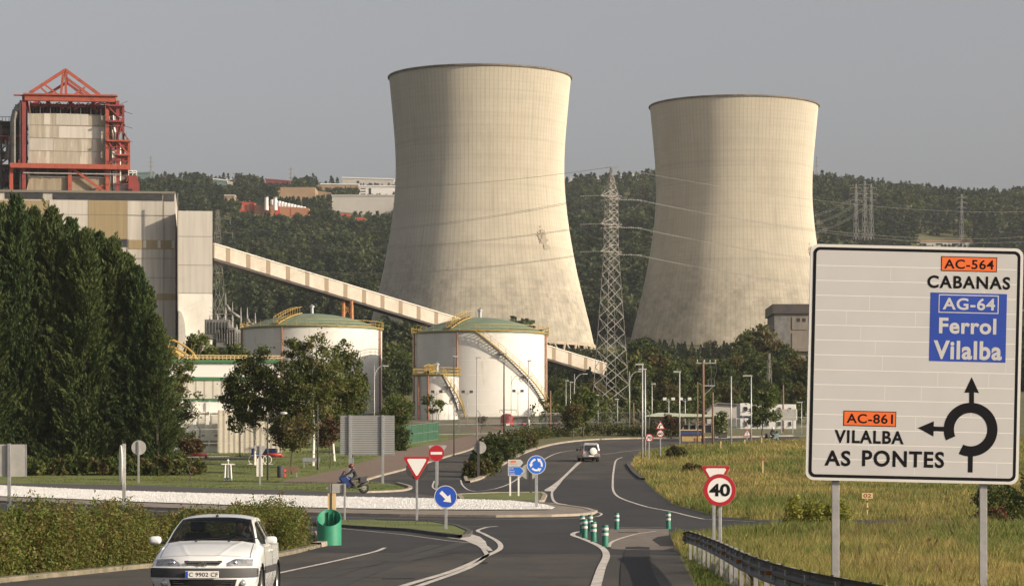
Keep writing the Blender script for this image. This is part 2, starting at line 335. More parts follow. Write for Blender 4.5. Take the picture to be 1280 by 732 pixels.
# ------------------------------------------------------------------ mesh building
class MB:
    def __init__(s): s.v = []; s.f = []
    def add(s, v, f):
        o = len(s.v); s.v += [tuple(p) for p in v]; s.f += [tuple(i+o for i in q) for q in f]; return s
    def box(s, x0, x1, y0, y1, z0, z1):
        v = [(x, y, z) for z in (z0, z1) for y in (y0, y1) for x in (x0, x1)]
        return s.add(v, [(0, 2, 3, 1), (4, 5, 7, 6), (0, 1, 5, 4), (2, 6, 7, 3), (0, 4, 6, 2), (1, 3, 7, 5)])
    def tube(s, p0, p1, r0, r1=None, n=8, caps=True):
        p0 = Vector(p0); p1 = Vector(p1); r1 = r0 if r1 is None else r1
        a = (p1-p0)
        if a.length < 1e-6: return s
        a.normalize(); u = a.orthogonal().normalized()
        if n == 4: # keep square bars upright
            ref = Vector((0, 0, 1)) if abs(a.z) < .9 else Vector((1, 0, 0))
            u = a.cross(ref).normalized(); w = a.cross(u); u, w = (u+w).normalized(), None
        w = a.cross(u); v = []
        for p, r in ((p0, r0), (p1, r1)):
            for k in range(n):
                t = 2*math.pi*k/n; v.append(p+u*(math.cos(t)*r)+w*(math.sin(t)*r))
        f = [(k, (k+1) % n, n+(k+1) % n, n+k) for k in range(n)]
        if caps: f += [tuple(range(n-1, -1, -1)), tuple(range(n, 2*n))]
        return s.add(v, f)
    def path(s, pts, r, n=6):
        for a, b in zip(pts[:-1], pts[1:]): s.tube(a, b, r, r, n)
        return s
    def prism(s, pts, y0, y1):          # polygon in XZ (counter-clockwise seen from -Y), extruded along Y
        n = len(pts)
        v = [(x, y0, z) for x, z in pts]+[(x, y1, z) for x, z in pts]
        f = [tuple(range(n)), tuple(range(2*n-1, n-1, -1))]+[((k+1) % n, k, n+k, n+(k+1) % n) for k in range(n)]
        return s.add(v, f)
    def ring(s, cx, cz, r0, r1, y0, y1, a0=0., a1=360., n=40):
        full = abs(a1-a0-360) < 1e-6; v = []; f = []; k = n if full else n+1
        for i in range(k):
            t = R(a0+(a1-a0)*i/n)
            for r in (r0, r1):
                for y in (y0, y1): v.append((cx+r*math.cos(t), y, cz+r*math.sin(t)))
        for i in range(n):
            a = 4*i; b = 4*((i+1) % k)
            f += [(a, a+2, b+2, b), (a+1, b+1, b+3, a+3), (a+2, a+3, b+3, b+2), (a, b, b+1, a+1)]
        if not full: f += [(0, 1, 3, 2), (4*n, 4*n+2, 4*n+3, 4*n+1)]
        return s.add(v, f)
    def disc(s, cx, cz, r, y0, y1, n=40):
        return s.prism([(cx+r*math.cos(2*math.pi*k/n), cz+r*math.sin(2*math.pi*k/n)) for k in range(n)], y0, y1)
    def lathe(s, pr, n=32, c=(0, 0, 0), axis='Z', a0=0, a1=360, cap=False):
        full = a1-a0 == 360; k = n if full else n+1; v = []
        for r, z in pr:
            for i in range(k):
                t = R(a0+(a1-a0)*i/n)
                q = (r*math.cos(t), r*math.sin(t), z) if axis == 'Z' else ((z, r*math.cos(t), r*math.sin(t)) if axis == 'X' else (r*math.cos(t), z, -r*math.sin(t)))
                v.append((c[0]+q[0], c[1]+q[1], c[2]+q[2]))
        f = []
        for j in range(len(pr)-1):
            for i in range(n):
                a = j*k+i; b = j*k+(i+1) % k
                f.append((a, b, b+k, a+k))
        if cap: f += [tuple(range(n-1, -1, -1)), tuple((len(pr)-1)*k+i for i in range(n))]
        return s.add(v, f)
    def xf(s, mtx):
        s.v = [tuple(mtx @ Vector(p)) for p in s.v]; return s
    def merge(s, o): return s.add(o.v, o.f)

def obj(name, mb, m, parent=None, smooth=False, label=None, world=False, bevel=0.0, auto=None):
    v = mb.v
    if world and parent is not None:
        r = parent
        while r.parent: r = r.parent
        l = r.location; v = [(p[0]-l[0], p[1]-l[1], p[2]-l[2]) for p in v]
    me = bpy.data.meshes.new(name); me.from_pydata(v, [], mb.f); me.validate(); me.update()
    me.materials.append(M[m] if isinstance(m, str) else m)
    o = bpy.data.objects.new(name, me); C.objects.link(o)
    if parent: o.parent = parent
    if smooth: me.polygons.foreach_set('use_smooth', [True]*len(me.polygons))
    if auto: me.set_sharp_from_angle(angle=R(auto))
    if label: o['label'] = label
    if bevel:
        b = o.modifiers.new('bevel', 'BEVEL'); b.width = bevel; b.segments = 2; b.limit_method = 'ANGLE'
    return o
def np_mesh(name, V, Fa, m, parent=None, tint=None, smooth=False):
    V = np.asarray(V, np.float32).reshape(-1, 3); Fa = np.asarray(Fa, np.int32); n, k = Fa.shape
    me = bpy.data.meshes.new(name)
    me.vertices.add(len(V)); me.vertices.foreach_set('co', V.ravel())
    me.loops.add(n*k); me.loops.foreach_set('vertex_index', Fa.ravel())
    me.polygons.add(n); me.polygons.foreach_set('loop_start', np.arange(0, n*k, k, dtype=np.int32))
    if smooth: me.polygons.foreach_set('use_smooth', np.ones(n, bool))
    if tint is not None:
        a = me.color_attributes.new('tint', 'FLOAT_COLOR', 'POINT')
        t = np.ones((len(V), 4), np.float32); t[:, :3] = tint; a.data.foreach_set('color', t.ravel())
    me.update(calc_edges=True); me.validate()
    me.materials.append(M[m] if isinstance(m, str) else m)
    o = bpy.data.objects.new(name, me); C.objects.link(o)
    if parent: o.parent = parent
    return o
def thing(name, label, cat, loc=(0, 0, 0), rz=0, group=None):
    o = bpy.data.objects.new(name, None); C.objects.link(o); o.empty_display_size = .3
    o.location = loc; o.rotation_euler = (0, 0, rz); o['label'] = label; o['category'] = cat
    if group: o['group'] = group
    return o
def tag(o, label, cat, group=None):
    o['label'] = label; o['category'] = cat
    if group: o['group'] = group
    return o
def structure(o): o['kind'] = 'structure'; return o
def copy_tree(o, parent=None):
    c = o.copy(); C.objects.link(c)
    if parent: c.parent = parent
    for ch in list(o.children): copy_tree(ch, c)
    return c
def dup(o, loc, rz=0, scale=None, label=None, group=None):
    c = copy_tree(o); c.location = loc; c.rotation_euler = (0, 0, rz)
    if scale is not None: c.scale = (scale,)*3 if isinstance(scale, (int, float)) else scale
    if label: c['label'] = label
    if group: c['group'] = group
    return c
def text_mb(txt, x0, x1, z0, z1, y, bold=0.0, space=1.0):
    cu = bpy.data.curves.new('lettering', 'FONT'); cu.body = txt; cu.offset = bold; cu.space_character = space; cu.resolution_u = 4
    o = bpy.data.objects.new('lettering', cu); C.objects.link(o)
    dgp = bpy.context.evaluated_depsgraph_get(); me = bpy.data.meshes.new_from_object(o.evaluated_get(dgp))
    v = [tuple(q.co) for q in me.vertices]; f = [tuple(p.vertices) for p in me.polygons]
    bpy.data.objects.remove(o); bpy.data.curves.remove(cu); bpy.data.meshes.remove(me)
    a = min(p[0] for p in v); b = max(p[0] for p in v); c = min(p[1] for p in v); d = max(p[1] for p in v)
    mb = MB(); mb.add([(x0+(p[0]-a)/(b-a)*(x1-x0), y, z0+(p[1]-c)/(d-c)*(z1-z0)) for p in v], f)
    return mb
# ------------------------------------------------------------------ ground and roads
rng = np.random.default_rng(7)
def build_ground():
    ds = np.concatenate([np.arange(-300, 20, 40.), np.arange(20, 480, 2.), np.arange(480, 1000, 10.), np.arange(1000, 2600, 25.), np.arange(2600, 9000, 400.)])
    cs = np.concatenate([np.linspace(-3, -.35, 12), np.linspace(-.3, .3, 141), np.linspace(.35, 3, 12)])
    D, Cc = np.meshgrid(ds, cs, indexing='ij'); X = Cc*(np.abs(D)+150); Z = tz(X, D)
    n, k = D.shape; V = np.stack([X, D, Z], -1).reshape(-1, 3)
    i, j = np.meshgrid(np.arange(n-1), np.arange(k-1), indexing='ij'); a = (i*k+j).ravel()
    o = np_mesh('ground', V, np.stack([a, a+1, a+k+1, a+k], -1), 'grass_ground', smooth=True)
    structure(o)
build_ground()

def poly_px(pts): return [G(*p)[:2] for p in pts]
def sheet(name, poly, m, lift, kind='structure', zfun=None):
    # lay a polygon (plan coordinates) over the terrain as a thin sheet
    P2 = [tuple(p) for p in poly]; ys = sorted(set([round(p[1], 4) for p in P2]))
    st = [ys[0]]
    for y in ys[1:]:
        n = max(1, int(math.ceil((y-st[-1])/2.0))); y0 = st[-1]
        st += [y0+(y-y0)*q/n for q in range(1, n+1)]
    mb = MB(); n = len(P2)
    for a, b in zip(st[:-1], st[1:]):
        if b-a < 1e-5: continue
        mid = (a+b)/2; xs = []
        for i in range(n):
            p, q = P2[i], P2[(i+1) % n]
            if (p[1]-mid)*(q[1]-mid) < 0:
                fx = lambda y: p[0]+(q[0]-p[0])*(y-p[1])/(q[1]-p[1])
                xs.append((fx(mid), fx(a), fx(b)))
        xs.sort()
        for l, r in zip(xs[::2], xs[1::2]):
            ns = max(1, int(max(r[1]-l[1], r[2]-l[2])/(2.5 if b < 160 else 8)))
            v = [(l[1]+(r[1]-l[1])*q/ns, a) for q in range(ns+1)]+[(l[2]+(r[2]-l[2])*q/ns, b) for q in range(ns+1)]
            mb.add([(x, y, tz1(x, y)+lift) for x, y in v], [(q, q+1, ns+2+q, ns+1+q) for q in range(ns)])
    o = obj(name, mb, m); o['kind'] = kind
    return o
def inset(poly, w):
    n = len(poly); ar = sum(poly[i][0]*poly[(i+1) % n][1]-poly[(i+1) % n][0]*poly[i][1] for i in range(n)); sg = 1 if ar > 0 else -1
    out = []
    for i in range(n):
        a = Vector(poly[i-1]); b = Vector(poly[i]); c = Vector(poly[(i+1) % n])
        e1 = (b-a).normalized(); e2 = (c-b).normalized()
        n1 = Vector((-e1.y, e1.x))*sg; n2 = Vector((-e2.y, e2.x))*sg; m = (n1+n2)
        m = m.normalized() if m.length > .1 else n1
        out.append(tuple(b+m*w/max(.5, m.dot(n1))))
    return out
def densify(pts, step):
    out = []
    for a, b in zip(pts[:-1], pts[1:]):
        L = math.dist(a, b); n = max(1, int(L/step))
        out += [tuple(np.array(a)+(np.array(b)-np.array(a))*k/n) for k in range(n)]
    return out+[tuple(pts[-1])]
def smooth_line(pts, k=8):
    pts = [np.array(p, float) for p in pts]; out = []
    for i in range(len(pts)-1):
        p0 = pts[max(i-1, 0)]; p1 = pts[i]; p2 = pts[i+1]; p3 = pts[min(i+2, len(pts)-1)]
        for q in range(k):
            t = q/k; out.append(.5*((2*p1)+(-p0+p2)*t+(2*p0-5*p1+4*p2-p3)*t*t+(-p0+3*p1-3*p2+p3)*t**3))
    return [tuple(p) for p in out]+[tuple(pts[-1])]
def ribbon(name, line, w, m, lift, w1=None):
    # a painted line along plan points
    mb = MB(); n = len(line); L = []
    for i, p in enumerate(line):
        a = Vector(line[max(i-1, 0)]); b = Vector(line[min(i+1, n-1)]); t = (b-a).normalized(); nn = Vector((-t.y, t.x))
        ww = (w+(w1-w)*i/(n-1) if w1 else w)/2
        for s in (1, -1):
            q = Vector(p)+nn*ww*s; L.append((q.x, q.y, tz1(q.x, q.y)+lift))
    mb.add(L, [(2*i, 2*i+1, 2*i+3, 2*i+2) for i in range(n-1)])
    o = obj(name, mb, m); structure(o); return o
def kerb_line(name, line, w, h, m):
    mb = MB(); n = len(line); L = []
    for i, p in enumerate(line):
        a = Vector(line[max(i-1, 0)]); b = Vector(line[min(i+1, n-1)]); t = (b-a).normalized(); nn = Vector((-t.y, t.x))
        z = tz1(*p)
        for s, zz in ((1, -.05), (1, h), (-1, h), (-1, -.05)):
            q = Vector(p)+nn*w/2*s; L.append((q.x, q.y, z+zz))
    f = []
    for i in range(n-1):
        for k in range(3): f.append((4*i+k, 4*i+k+1, 4*i+5+k, 4*i+4+k))
    mb.add(L, f); o = obj(name, mb, m, bevel=.02); structure(o); return o
def island(name, poly, h, kw, top, side):
    # raised traffic island: kerb ring and a filled top
    closed = densify(list(poly)+[poly[0]], 1.5)
    inner = inset(closed[:-1], kw)
    kerb_line('kerb', inset(closed[:-1], kw/2)+[inset(closed[:-1], kw/2)[0]], kw, h, side)
    sheet(name, inset(closed[:-1], kw*.98), top, h-.03)
    return inner

asphalt = [(905, 1000), (868, 732), (852, 700), (836, 672), (850, 665), (943, 660), (1180, 657), (1180, 650), (943, 650), (895, 645), (840, 630),
           (815, 610), (803, 598), (785, 580), (800, 563), (860, 554), (1000, 549), (1000, 544), (860, 546.5), (760, 548), (700, 553), (655, 566), (620, 585), (605, 597), (584, 603),
           (584, 590), (600, 570), (625, 556), (650, 549), (620, 546), (603, 549), (590, 560), (560, 570), (509, 586), (475, 595), (455, 601), (495, 604.5), (512, 609), (500, 613), (455, 615.5), (400, 613.5), (160, 606), (0, 604), (-400, 602), (-400, 634),
           (0, 639), (300, 650), (390, 668), (402, 682), (330, 698), (190, 709), (0, 728), (-300, 762), (-500, 1000)]
sheet('road', poly_px(asphalt), 'asphalt', .012)
ring = [(905, 694), (843, 689), (836, 672), (850, 665), (943, 660), (1180, 657), (1180, 650), (943, 650), (895, 645), (840, 630), (815, 610), (803, 598), (600, 600), (590, 603), (584, 600), (470, 600), (500, 604.5), (512, 609), (500, 613), (455, 615.5), (400, 613.5), (160, 606), (0, 604), (-400, 602), (-400, 634), (0, 639), (300, 650), (390, 668), (402, 682), (365, 690)]
sheet('road_surface', poly_px(ring), 'asphalt_dark', .016)
sheet('road_surface', poly_px([(-400, 602), (0, 604), (160, 606), (400, 613.5), (455, 615.5), (500, 613.5), (560, 622), (560, 624.5), (400, 622), (160, 615), (0, 607.5), (-400, 605)]), 'asphalt_rough', .020)
for pts in ([(782, 684), (797, 683.3), (812, 684), (813, 705), (817, 718), (826, 735), (832, 900), (765, 900), (775, 735), (776, 708)], [(815, 675), (822, 671), (838, 669), (842, 683), (826, 683)]):
    sheet('road_patch', poly_px(pts), 'asphalt_patch', .024)
sheet('lawn', poly_px([(-700, 601), (0, 603.7), (160, 605.7), (400, 613.2), (455, 615.2), (500, 612.8), (512, 609), (495, 604.7), (455, 601), (437, 602), (380, 604), (345, 603), (380, 596), (426, 586), (500, 563), (560, 550), (560, 543), (470, 545), (330, 555), (100, 560), (-700, 560)]), 'lawn', .006)
sheet('footpath', poly_px([(345, 603), (380, 596), (426, 586), (500, 563), (560, 550), (600, 542), (660, 536), (690, 536), (640, 543), (603, 549), (590, 560), (560, 570), (509, 586), (475, 595), (455, 601), (437, 602), (380, 604)]), 'footpath', .010)
sheet('footpath', poly_px([(-100, 590), (90, 587), (200, 577), (330, 574), (330, 571), (200, 573), (90, 582), (-100, 585)]), 'asphalt', .010)
sheet('plant_yard', poly_px([(540, 540), (760, 534), (1000, 535), (1000, 520), (700, 508), (420, 520), (420, 545)]), 'soil', .008)

# raised islands
isl = poly_px([(747, 640.5), (742, 643), (728, 644.5), (690, 646), (620, 646.5), (500, 645), (350, 642), (160, 635), (0, 628), (-400, 618), (-400, 605.5), (0, 607.8), (160, 615.3), (400, 622.3), (560, 625.5), (640, 627.5), (690, 631), (735, 637)])
island('roundabout_apron', isl, .14, .35, 'apron', 'kerb')
gv = poly_px([(694, 637), (690, 639.5), (620, 640), (500, 639.5), (350, 636.5), (160, 629.5), (0, 622.5), (-400, 614), (-400, 606), (0, 608.3), (160, 615.8), (400, 622.8), (560, 626), (640, 628.5), (680, 633)])
sheet('gravel_bed', gv, 'gravel', .16)
sp1 = poly_px([(395, 653), (427, 652.5), (470, 652), (545, 654), (575, 659), (591, 666), (588, 671), (575, 672.5), (545, 669), (509, 664), (430, 659), (395, 658)])
island('splitter_island', sp1, .14, .25, 'lawn', 'kerb_dark')
sp2 = poly_px([(570, 619), (620, 617), (680, 616.5), (684, 620), (681, 627), (672, 628.5), (640, 627), (575, 625.2)])
island('splitter_island', sp2, .14, .3, 'lawn', 'kerb')
def KL(px, w=.25, h=.13, m='kerb', k=6): return kerb_line('kerb', densify(smooth_line(poly_px(px), k), 2.0), w, h, m)
KL([(-120, 742), (0, 728), (100, 718), (190, 709), (330, 698), (395, 684)], .30, .11, 'kerb_old')
KL([(395, 684), (404, 680), (398, 668)], .35, .16)
KL([(584, 603), (600, 598), (620, 585), (655, 566), (700, 554), (760, 549), (860, 547.5), (990, 545)], .5, .16)
KL([(584, 603), (583, 592), (600, 571), (625, 557)], .3, .14)
KL([(455, 601), (475, 595), (509, 586), (560, 570.5), (590, 561), (604, 549)], .3, .14)
KL([(455, 616), (500, 614), (513, 609.5), (497, 604.5)], .3, .14)
KL([(785, 580), (792, 590), (803, 599)], .4, .14, 'kerb_dark')

# painted markings
def ML(px, w=.15, k=6, w1=None): return ribbon('road_marking', densify(smooth_line(poly_px(px), k), 1.0), w, 'roadpaint', .028, w1)
ML([(290, 731), (345, 718), (400, 706), (440, 697), (470, 689.5), (481, 685)], .13)
ML([(455, 752), (509, 732), (567, 714), (607, 696), (625, 686), (622, 677), (606, 668), (597, 663.5), (607, 659.5), (622, 658)], .17)
ML([(470, 754), (528, 732), (587, 710), (609, 694)], .15)
ML([(570, 667), (591, 675), (607, 683), (613, 689)], .14)
ML([(560, 672), (585, 676), (600, 682), (609, 694)], .14)
ML([(400, 657.5), (427, 660.8), (470, 665), (509, 669), (560, 676), (591, 679)], .10)
ML([(548, 656.5), (580, 658.2), (622, 658)], .10)
sheet('road_marking', poly_px([(575, 673), (590, 668), (600, 671), (607, 677), (610, 686), (606, 689), (596, 682), (584, 677)]), 'roadpaint', .026)
ML([(728, 790), (745, 733), (752, 710), (758, 695), (753, 685.5), (741, 679), (728, 673.5), (716, 669), (720, 665.5), (731, 664)], .20)
ML([(764, 660), (800, 659), (846, 660)], .12)
ML([(764, 686.5), (795, 687.5), (830, 688)], .10)
ML([(761, 684), (767, 676.5), (794, 668), (820, 664)], .12)
ML([(880, 649), (842, 640), (803, 632), (776, 622.5), (767, 614), (766, 600), (767, 589), (770, 575.5), (778, 571.5)], .16)
ML([(943, 652), (880, 649)], .12)
ML([(726, 577), (708, 594), (695, 607), (690, 616), (693, 627), (708, 630.5)], .16)
ML([(723, 577.5), (704, 596), (681, 612.5)], .14)
sheet('road_marking', poly_px([(681, 613.6), (681, 612), (700, 600), (704, 599), (697, 608), (692, 614)]), 'roadpaint', .027)
ML([(640, 628.8), (670, 630.2), (709, 631)], .10)
ML([(618, 611), (636, 605), (657, 591), (682, 573), (696, 566.5), (712, 563.5), (729, 562.5)], .16)
ML([(752, 568), (768, 566), (790, 563), (830, 559), (880, 556.5)], .12)
ML([(576, 600), (578, 606), (585, 612), (594, 614)], .13)
ML([(543, 601), (541, 609), (552, 614.5)], .13)
ML([(572, 613.5), (600, 613.5), (622, 610)], .10)
ML([(0, 629.5), (160, 637), (350, 645), (500, 648), (650, 649), (735, 646.8), (752, 642.5), (742, 639.5)], .12)
ML([(540, 621.6), (570, 624.5)], .12)
sheet('paved_area', poly_px([(762, 661), (800, 660.3), (836, 661.2), (836, 672), (842, 685), (830, 687.5), (795, 687), (764, 686), (757, 676)]), 'paving', .022)
# tar seams, wheel tracks and repairs in the asphalt
for pts, w, m in (([(-40, 724), (200, 721.5), (420, 722.5), (560, 721), (745, 722.5)], .10, 'asphalt_patch'), ([(455, 694.2), (600, 695.2), (745, 694.5)], .07, 'asphalt_patch'), ([(430, 712), (520, 700), (575, 690)], .07, 'asphalt_patch'), ([(690, 606), (722, 588), (760, 580)], .10, 'asphalt_patch')):
    ribbon('tar_seam', densify(smooth_line(poly_px(pts), 6), 1.0), w, m, .021)
for pts, w in (([(380, 745), (470, 712), (540, 690), (580, 678)], .5), ([(300, 760), (420, 716), (500, 694), (545, 681)], .5)):
    ribbon('wheel_track', densify(smooth_line(poly_px(pts), 6), 1.0), w, 'asphalt_worn', .0195)
r_ = np.random.default_rng(12)
for k in range(5):
    x0, d0 = [(-2.6, 57), (-1.2, 69), (-.8, 104), (4.4, 118), (-3.6, 71)][k]; w = r_.uniform(.5, 1.1); l = r_.uniform(1.5, 4)
    sheet('road_patch', [(x0, d0), (x0+w, d0+.2), (x0+w*.95, d0+l), (x0+.05, d0+l*.96)], 'asphalt_patch' if k % 2 else 'asphalt_worn', .0225)
# ------------------------------------------------------------------ foliage
def rot_rand(n, rng):
    q = rng.normal(size=(n, 3)); q /= np.linalg.norm(q, axis=1)[:, None]; return q
def diamonds(Pt, U, W):
    # one leaf-shaped face per point: long axis U, short axis W
    n = len(Pt); V = np.stack([Pt+U, Pt+W, Pt-U, Pt-W], 1).reshape(-1, 3)
    return V, np.arange(4*n).reshape(n, 4)
def leaf_faces(Pt, size, rng, aspect=.55, droop=0.0):
    n = len(Pt); a = rot_rand(n, rng); a[:, 2] -= droop; a /= np.linalg.norm(a, axis=1)[:, None]
    b = np.cross(a, rot_rand(n, rng)); b /= np.linalg.norm(b, axis=1)[:, None]+1e-9
    s = size*rng.uniform(.6, 1.3, (n, 1)); return diamonds(Pt, a*s, b*s*aspect)
def tint_of(n, cols, rng, jit=.18, per=4, grp=None):
    cols = np.array(cols); k = rng.integers(0, len(cols), n) if grp is None else grp % len(cols)
    t = cols[k]*rng.uniform(1-jit, 1+jit, (n, 1)); return np.repeat(t, per, 0)
def crown_blobs(blobs, nclump, nleaf, leaf, cs, rng, cols, droop=0.1, aspect=.55, hollow=.5):
    # blobs: (x,y,z,rx,ry,rz); leaves gathered in clumps spread through each blob's volume
    blobs = np.array(blobs, float); vol = blobs[:, 3]*blobs[:, 4]*blobs[:, 5]; pick = rng.choice(len(blobs), nclump, p=vol/vol.sum())
    u = rot_rand(nclump, rng); rr = hollow+(1-hollow)*rng.random((nclump, 1))**.6
    cen = blobs[pick, :3]+u*rr*blobs[pick, 3:]
    g = rng.integers(0, 1 << 20, nclump); csz = cs*rng.uniform(.6, 1.35, (nclump, 1))
    idx = np.repeat(np.arange(nclump), nleaf)
    Pt = cen[idx]+rng.normal(size=(len(idx), 3))*csz[idx]*np.array([.55, .55, .42])
    V, Fa = leaf_faces(Pt, leaf, rng, aspect, droop)
    return V, Fa, tint_of(len(idx), cols, rng, .22, 4, g[idx]), cen
def trunk_limbs(h0, h1, r0, tips, rng, bend=.2):
    mb = MB(); pts = [Vector((0, 0, -.2))]; n = 6
    for i in range(1, n+1): pts.append(Vector((rng.normal()*bend*.4, rng.normal()*bend*.4, h1*i/n)))
    for i in range(n): mb.tube(pts[i], pts[i+1], r0*(1-.75*i/n), r0*(1-.75*(i+1)/n), 8, i == n-1)
    for t in tips:
        t = Vector(t); z = max(h0, min(h1*.92, t.z-(t.xy.length)*.7)); k = z/h1*n; i = min(n-1, int(k)); b = pts[i].lerp(pts[i+1], k-i)
        m = b.lerp(t, .5)+Vector((0, 0, .15*(t-b).length*.3)); r = r0*.30
        mb.tube(b, m, r, r*.6, 5, False); mb.tube(m, t, r*.6, r*.2, 5, False)
    return mb
G_DARK = [(.050, .074, .018), (.068, .092, .022), (.038, .058, .015), (.09, .104, .026)]
G_MID = [(.072, .098, .022), (.096, .120, .026), (.054, .078, .018), (.115, .122, .032)]
G_LIGHT = [(.085, .120, .026), (.11, .14, .03), (.065, .095, .02), (.12, .125, .035)]
G_OLIVE = [(.085, .085, .022), (.11, .095, .03), (.06, .07, .018), (.12, .09, .035)]
G_RED = [(.10, .055, .025), (.12, .05, .03), (.08, .065, .025), (.06, .06, .02)]
G_CON = [(.044, .070, .017), (.058, .082, .020), (.033, .056, .014), (.072, .092, .024)]
G_CON2 = [(.052, .072, .020), (.068, .086, .024), (.040, .060, .016)]
G_CON3 = [(.034, .060, .016), (.046, .072, .018), (.027, .048, .013)]

def broadleaf(name, label, cat, loc, h, blobs, nclump, nleaf, leaf, cs, cols, seed, trunk_r=.16, bark='bark', clear=1.6, droop=.1, group=None, hollow=.5, ntips=22):
    r = np.random.default_rng(seed); t = thing(name, label, cat, loc, 0, group)
    V, Fa, ti, cen = crown_blobs(blobs, nclump, nleaf, leaf, cs, r, cols, droop, hollow=hollow)
    np_mesh('crown', V, Fa, 'leaf', t, ti)
    obj('trunk', trunk_limbs(clear, h*.9, trunk_r, [c for c in cen[r.choice(nclump, min(ntips, nclump), False)]], r), bark, t, True)
    return t
def conifer(name, label, loc, h, rad, seed, group=None, cols=G_CON, n=560, per=64, leaf=.20, low=.01):
    r = np.random.default_rng(seed); t = thing(name, label, 'conifer tree', loc, 0, group)
    tt = low+(1-low)*r.random(n)**1.15; ang = r.uniform(0, 2*np.pi, n)
    lob = 1+.24*np.sin(ang*4+tt*11+seed)+.14*np.sin(ang*9-tt*23)+.10*np.sin(tt*41+ang*3)
    rr = rad*np.clip((1-tt)**.86*(.80+.20*np.minimum(1, tt/.10)), .02, 1)*lob*(.55+.45*r.random(n)**.5)
    base = np.stack([np.cos(ang)*rr*.62, np.sin(ang)*rr*.62, tt*h-.4], -1)
    sp = r.uniform(.9, 1.5, n)*(1+.5*(r.random(n) < .12)); tip = np.stack([np.cos(ang)*(rr*.62+rr*.42*sp+.35*sp), np.sin(ang)*(rr*.62+rr*.42*sp+.35*sp), tt*h+(.75+.5*(1-tt))*sp], -1)
    m_ = 46; k_ = np.arange(m_)/m_       # the leading shoot and its short whorls
    base = np.concatenate([base, np.stack([r.normal(size=m_)*.12, r.normal(size=m_)*.12, h*.93+k_*h*.07], -1)]); a_ = r.uniform(0, 6.28, m_); w_ = (1-k_)*.75+.08
    tip = np.concatenate([tip, np.stack([np.cos(a_)*w_, np.sin(a_)*w_, h*.95+k_*h*.075+.5], -1)]); n = n+m_
    idx = np.repeat(np.arange(n), per); s = r.random((len(idx), 1))**.7
    Pt = base[idx]*(1-s)+tip[idx]*s+r.normal(size=(len(idx), 3))*(.30*(1.05-s*.85))
    axis = (tip-base)[idx]; axis /= np.linalg.norm(axis, axis=1)[:, None]
    axis = axis*1.0+rot_rand(len(idx), r)*.40; axis /= np.linalg.norm(axis, axis=1)[:, None]
    b = np.cross(axis, rot_rand(len(idx), r)); b /= np.linalg.norm(b, axis=1)[:, None]+1e-9
    sz = leaf*r.uniform(.6, 1.4, (len(idx), 1)); V, Fa = diamonds(Pt, axis*sz, b*sz*.26)
    np_mesh('crown', V, Fa, 'needle', t, tint_of(len(idx), cols, r, .2, 4, r.integers(0, 1 << 20, n)[idx]))
    mb = MB(); mb.tube((0, 0, -.4), (0, 0, h*.9), .32, .05, 8); obj('trunk', mb, 'bark', t, True)
    return t
def shrub(name, label, cat, loc, box, seed, cols, nclump=160, nleaf=44, leaf=.07, group=None, spike=.5, stems=True, rz=0):
    # box = (length x, depth y, height)
    r = np.random.default_rng(seed); t = thing(name, label, cat, loc, rz, group); L, W, H = box
    cx = r.uniform(-L/2, L/2, nclump); cy = r.uniform(-W/2, W/2, nclump); top = H*(.80+.16*np.sin(cx*2.3+seed)*np.cos(cx*.9)+.10*np.sin(cx*7.1+seed*2))*(1-.35*(np.abs(cy)/(W/2))**2)*(1-.25*(np.abs(cx)/(L/2))**6)
    cz = top*(r.random(nclump)**.55); cen = np.stack([cx, cy, cz], -1)
    idx = np.repeat(np.arange(nclump), nleaf); s = r.random((len(idx), 1))
    d = np.stack([r.normal(size=nclump)*.35, r.normal(size=nclump)*.35, np.full(nclump, 1.0)], -1)
    Pt = cen[idx]+d[idx]*(s-.4)*spike+r.normal(size=(len(idx), 3))*np.array([.16, .16, .13])*(1.25-s)
    Pt[:, 2] = np.maximum(Pt[:, 2], .01)
    V, Fa = leaf_faces(Pt, leaf, r, .5, -.3)
    np_mesh('foliage', V, Fa, 'leaf', t, tint_of(len(idx), cols, r, .25, 4, r.integers(0, 1 << 20, nclump)[idx]))
    if stems:
        mb = MB()
        for k in range(max(4, int(L*2))):
            x = r.uniform(-L/2, L/2)*.9; y = r.uniform(-W/2, W/2)*.5
            mb.tube((x, y, -.1), (x+r.normal()*.25, y+r.normal()*.2, H*r.uniform(.6, .95)), .022, .008, 5)
        obj('stem', mb, 'bark', t)
    return t

# ---- far woodland: one mass
def proto_broad(r, nc, nl, leaf):
    V, Fa, ti, _ = crown_blobs([(0, 0, .56, .36, .36, .40), (.12, .05, .45, .30, .30, .34), (-.1, -.08, .66, .26, .26, .3)], nc, nl, leaf, .10, r, [(1, 1, 1)], 0, .7, .3)
    return V, Fa, r.uniform(.75, 1.25, (len(Fa), 1)).repeat(4, 0)
def proto_conif(r, n, leaf):
    t = r.random(n)**1.1; a = r.uniform(0, 6.28, n); q = .20*(1-t)**.8*(.5+.5*r.random(n)**.5)
    Pt = np.stack([np.cos(a)*q, np.sin(a)*q, .06+t*.94], -1)
    ax = np.stack([np.cos(a), np.sin(a), np.full(n, -.2)], -1)+rot_rand(n, r)*.6; ax /= np.linalg.norm(ax, axis=1)[:, None]
    b = np.cross(ax, rot_rand(n, r)); b /= np.linalg.norm(b, axis=1)[:, None]+1e-9
    s = leaf*r.uniform(.6, 1.3, (n, 1)); V, Fa = diamonds(Pt, ax*s, b*s*.6); return V, Fa, r.uniform(.75, 1.25, (n, 1)).repeat(4, 0)
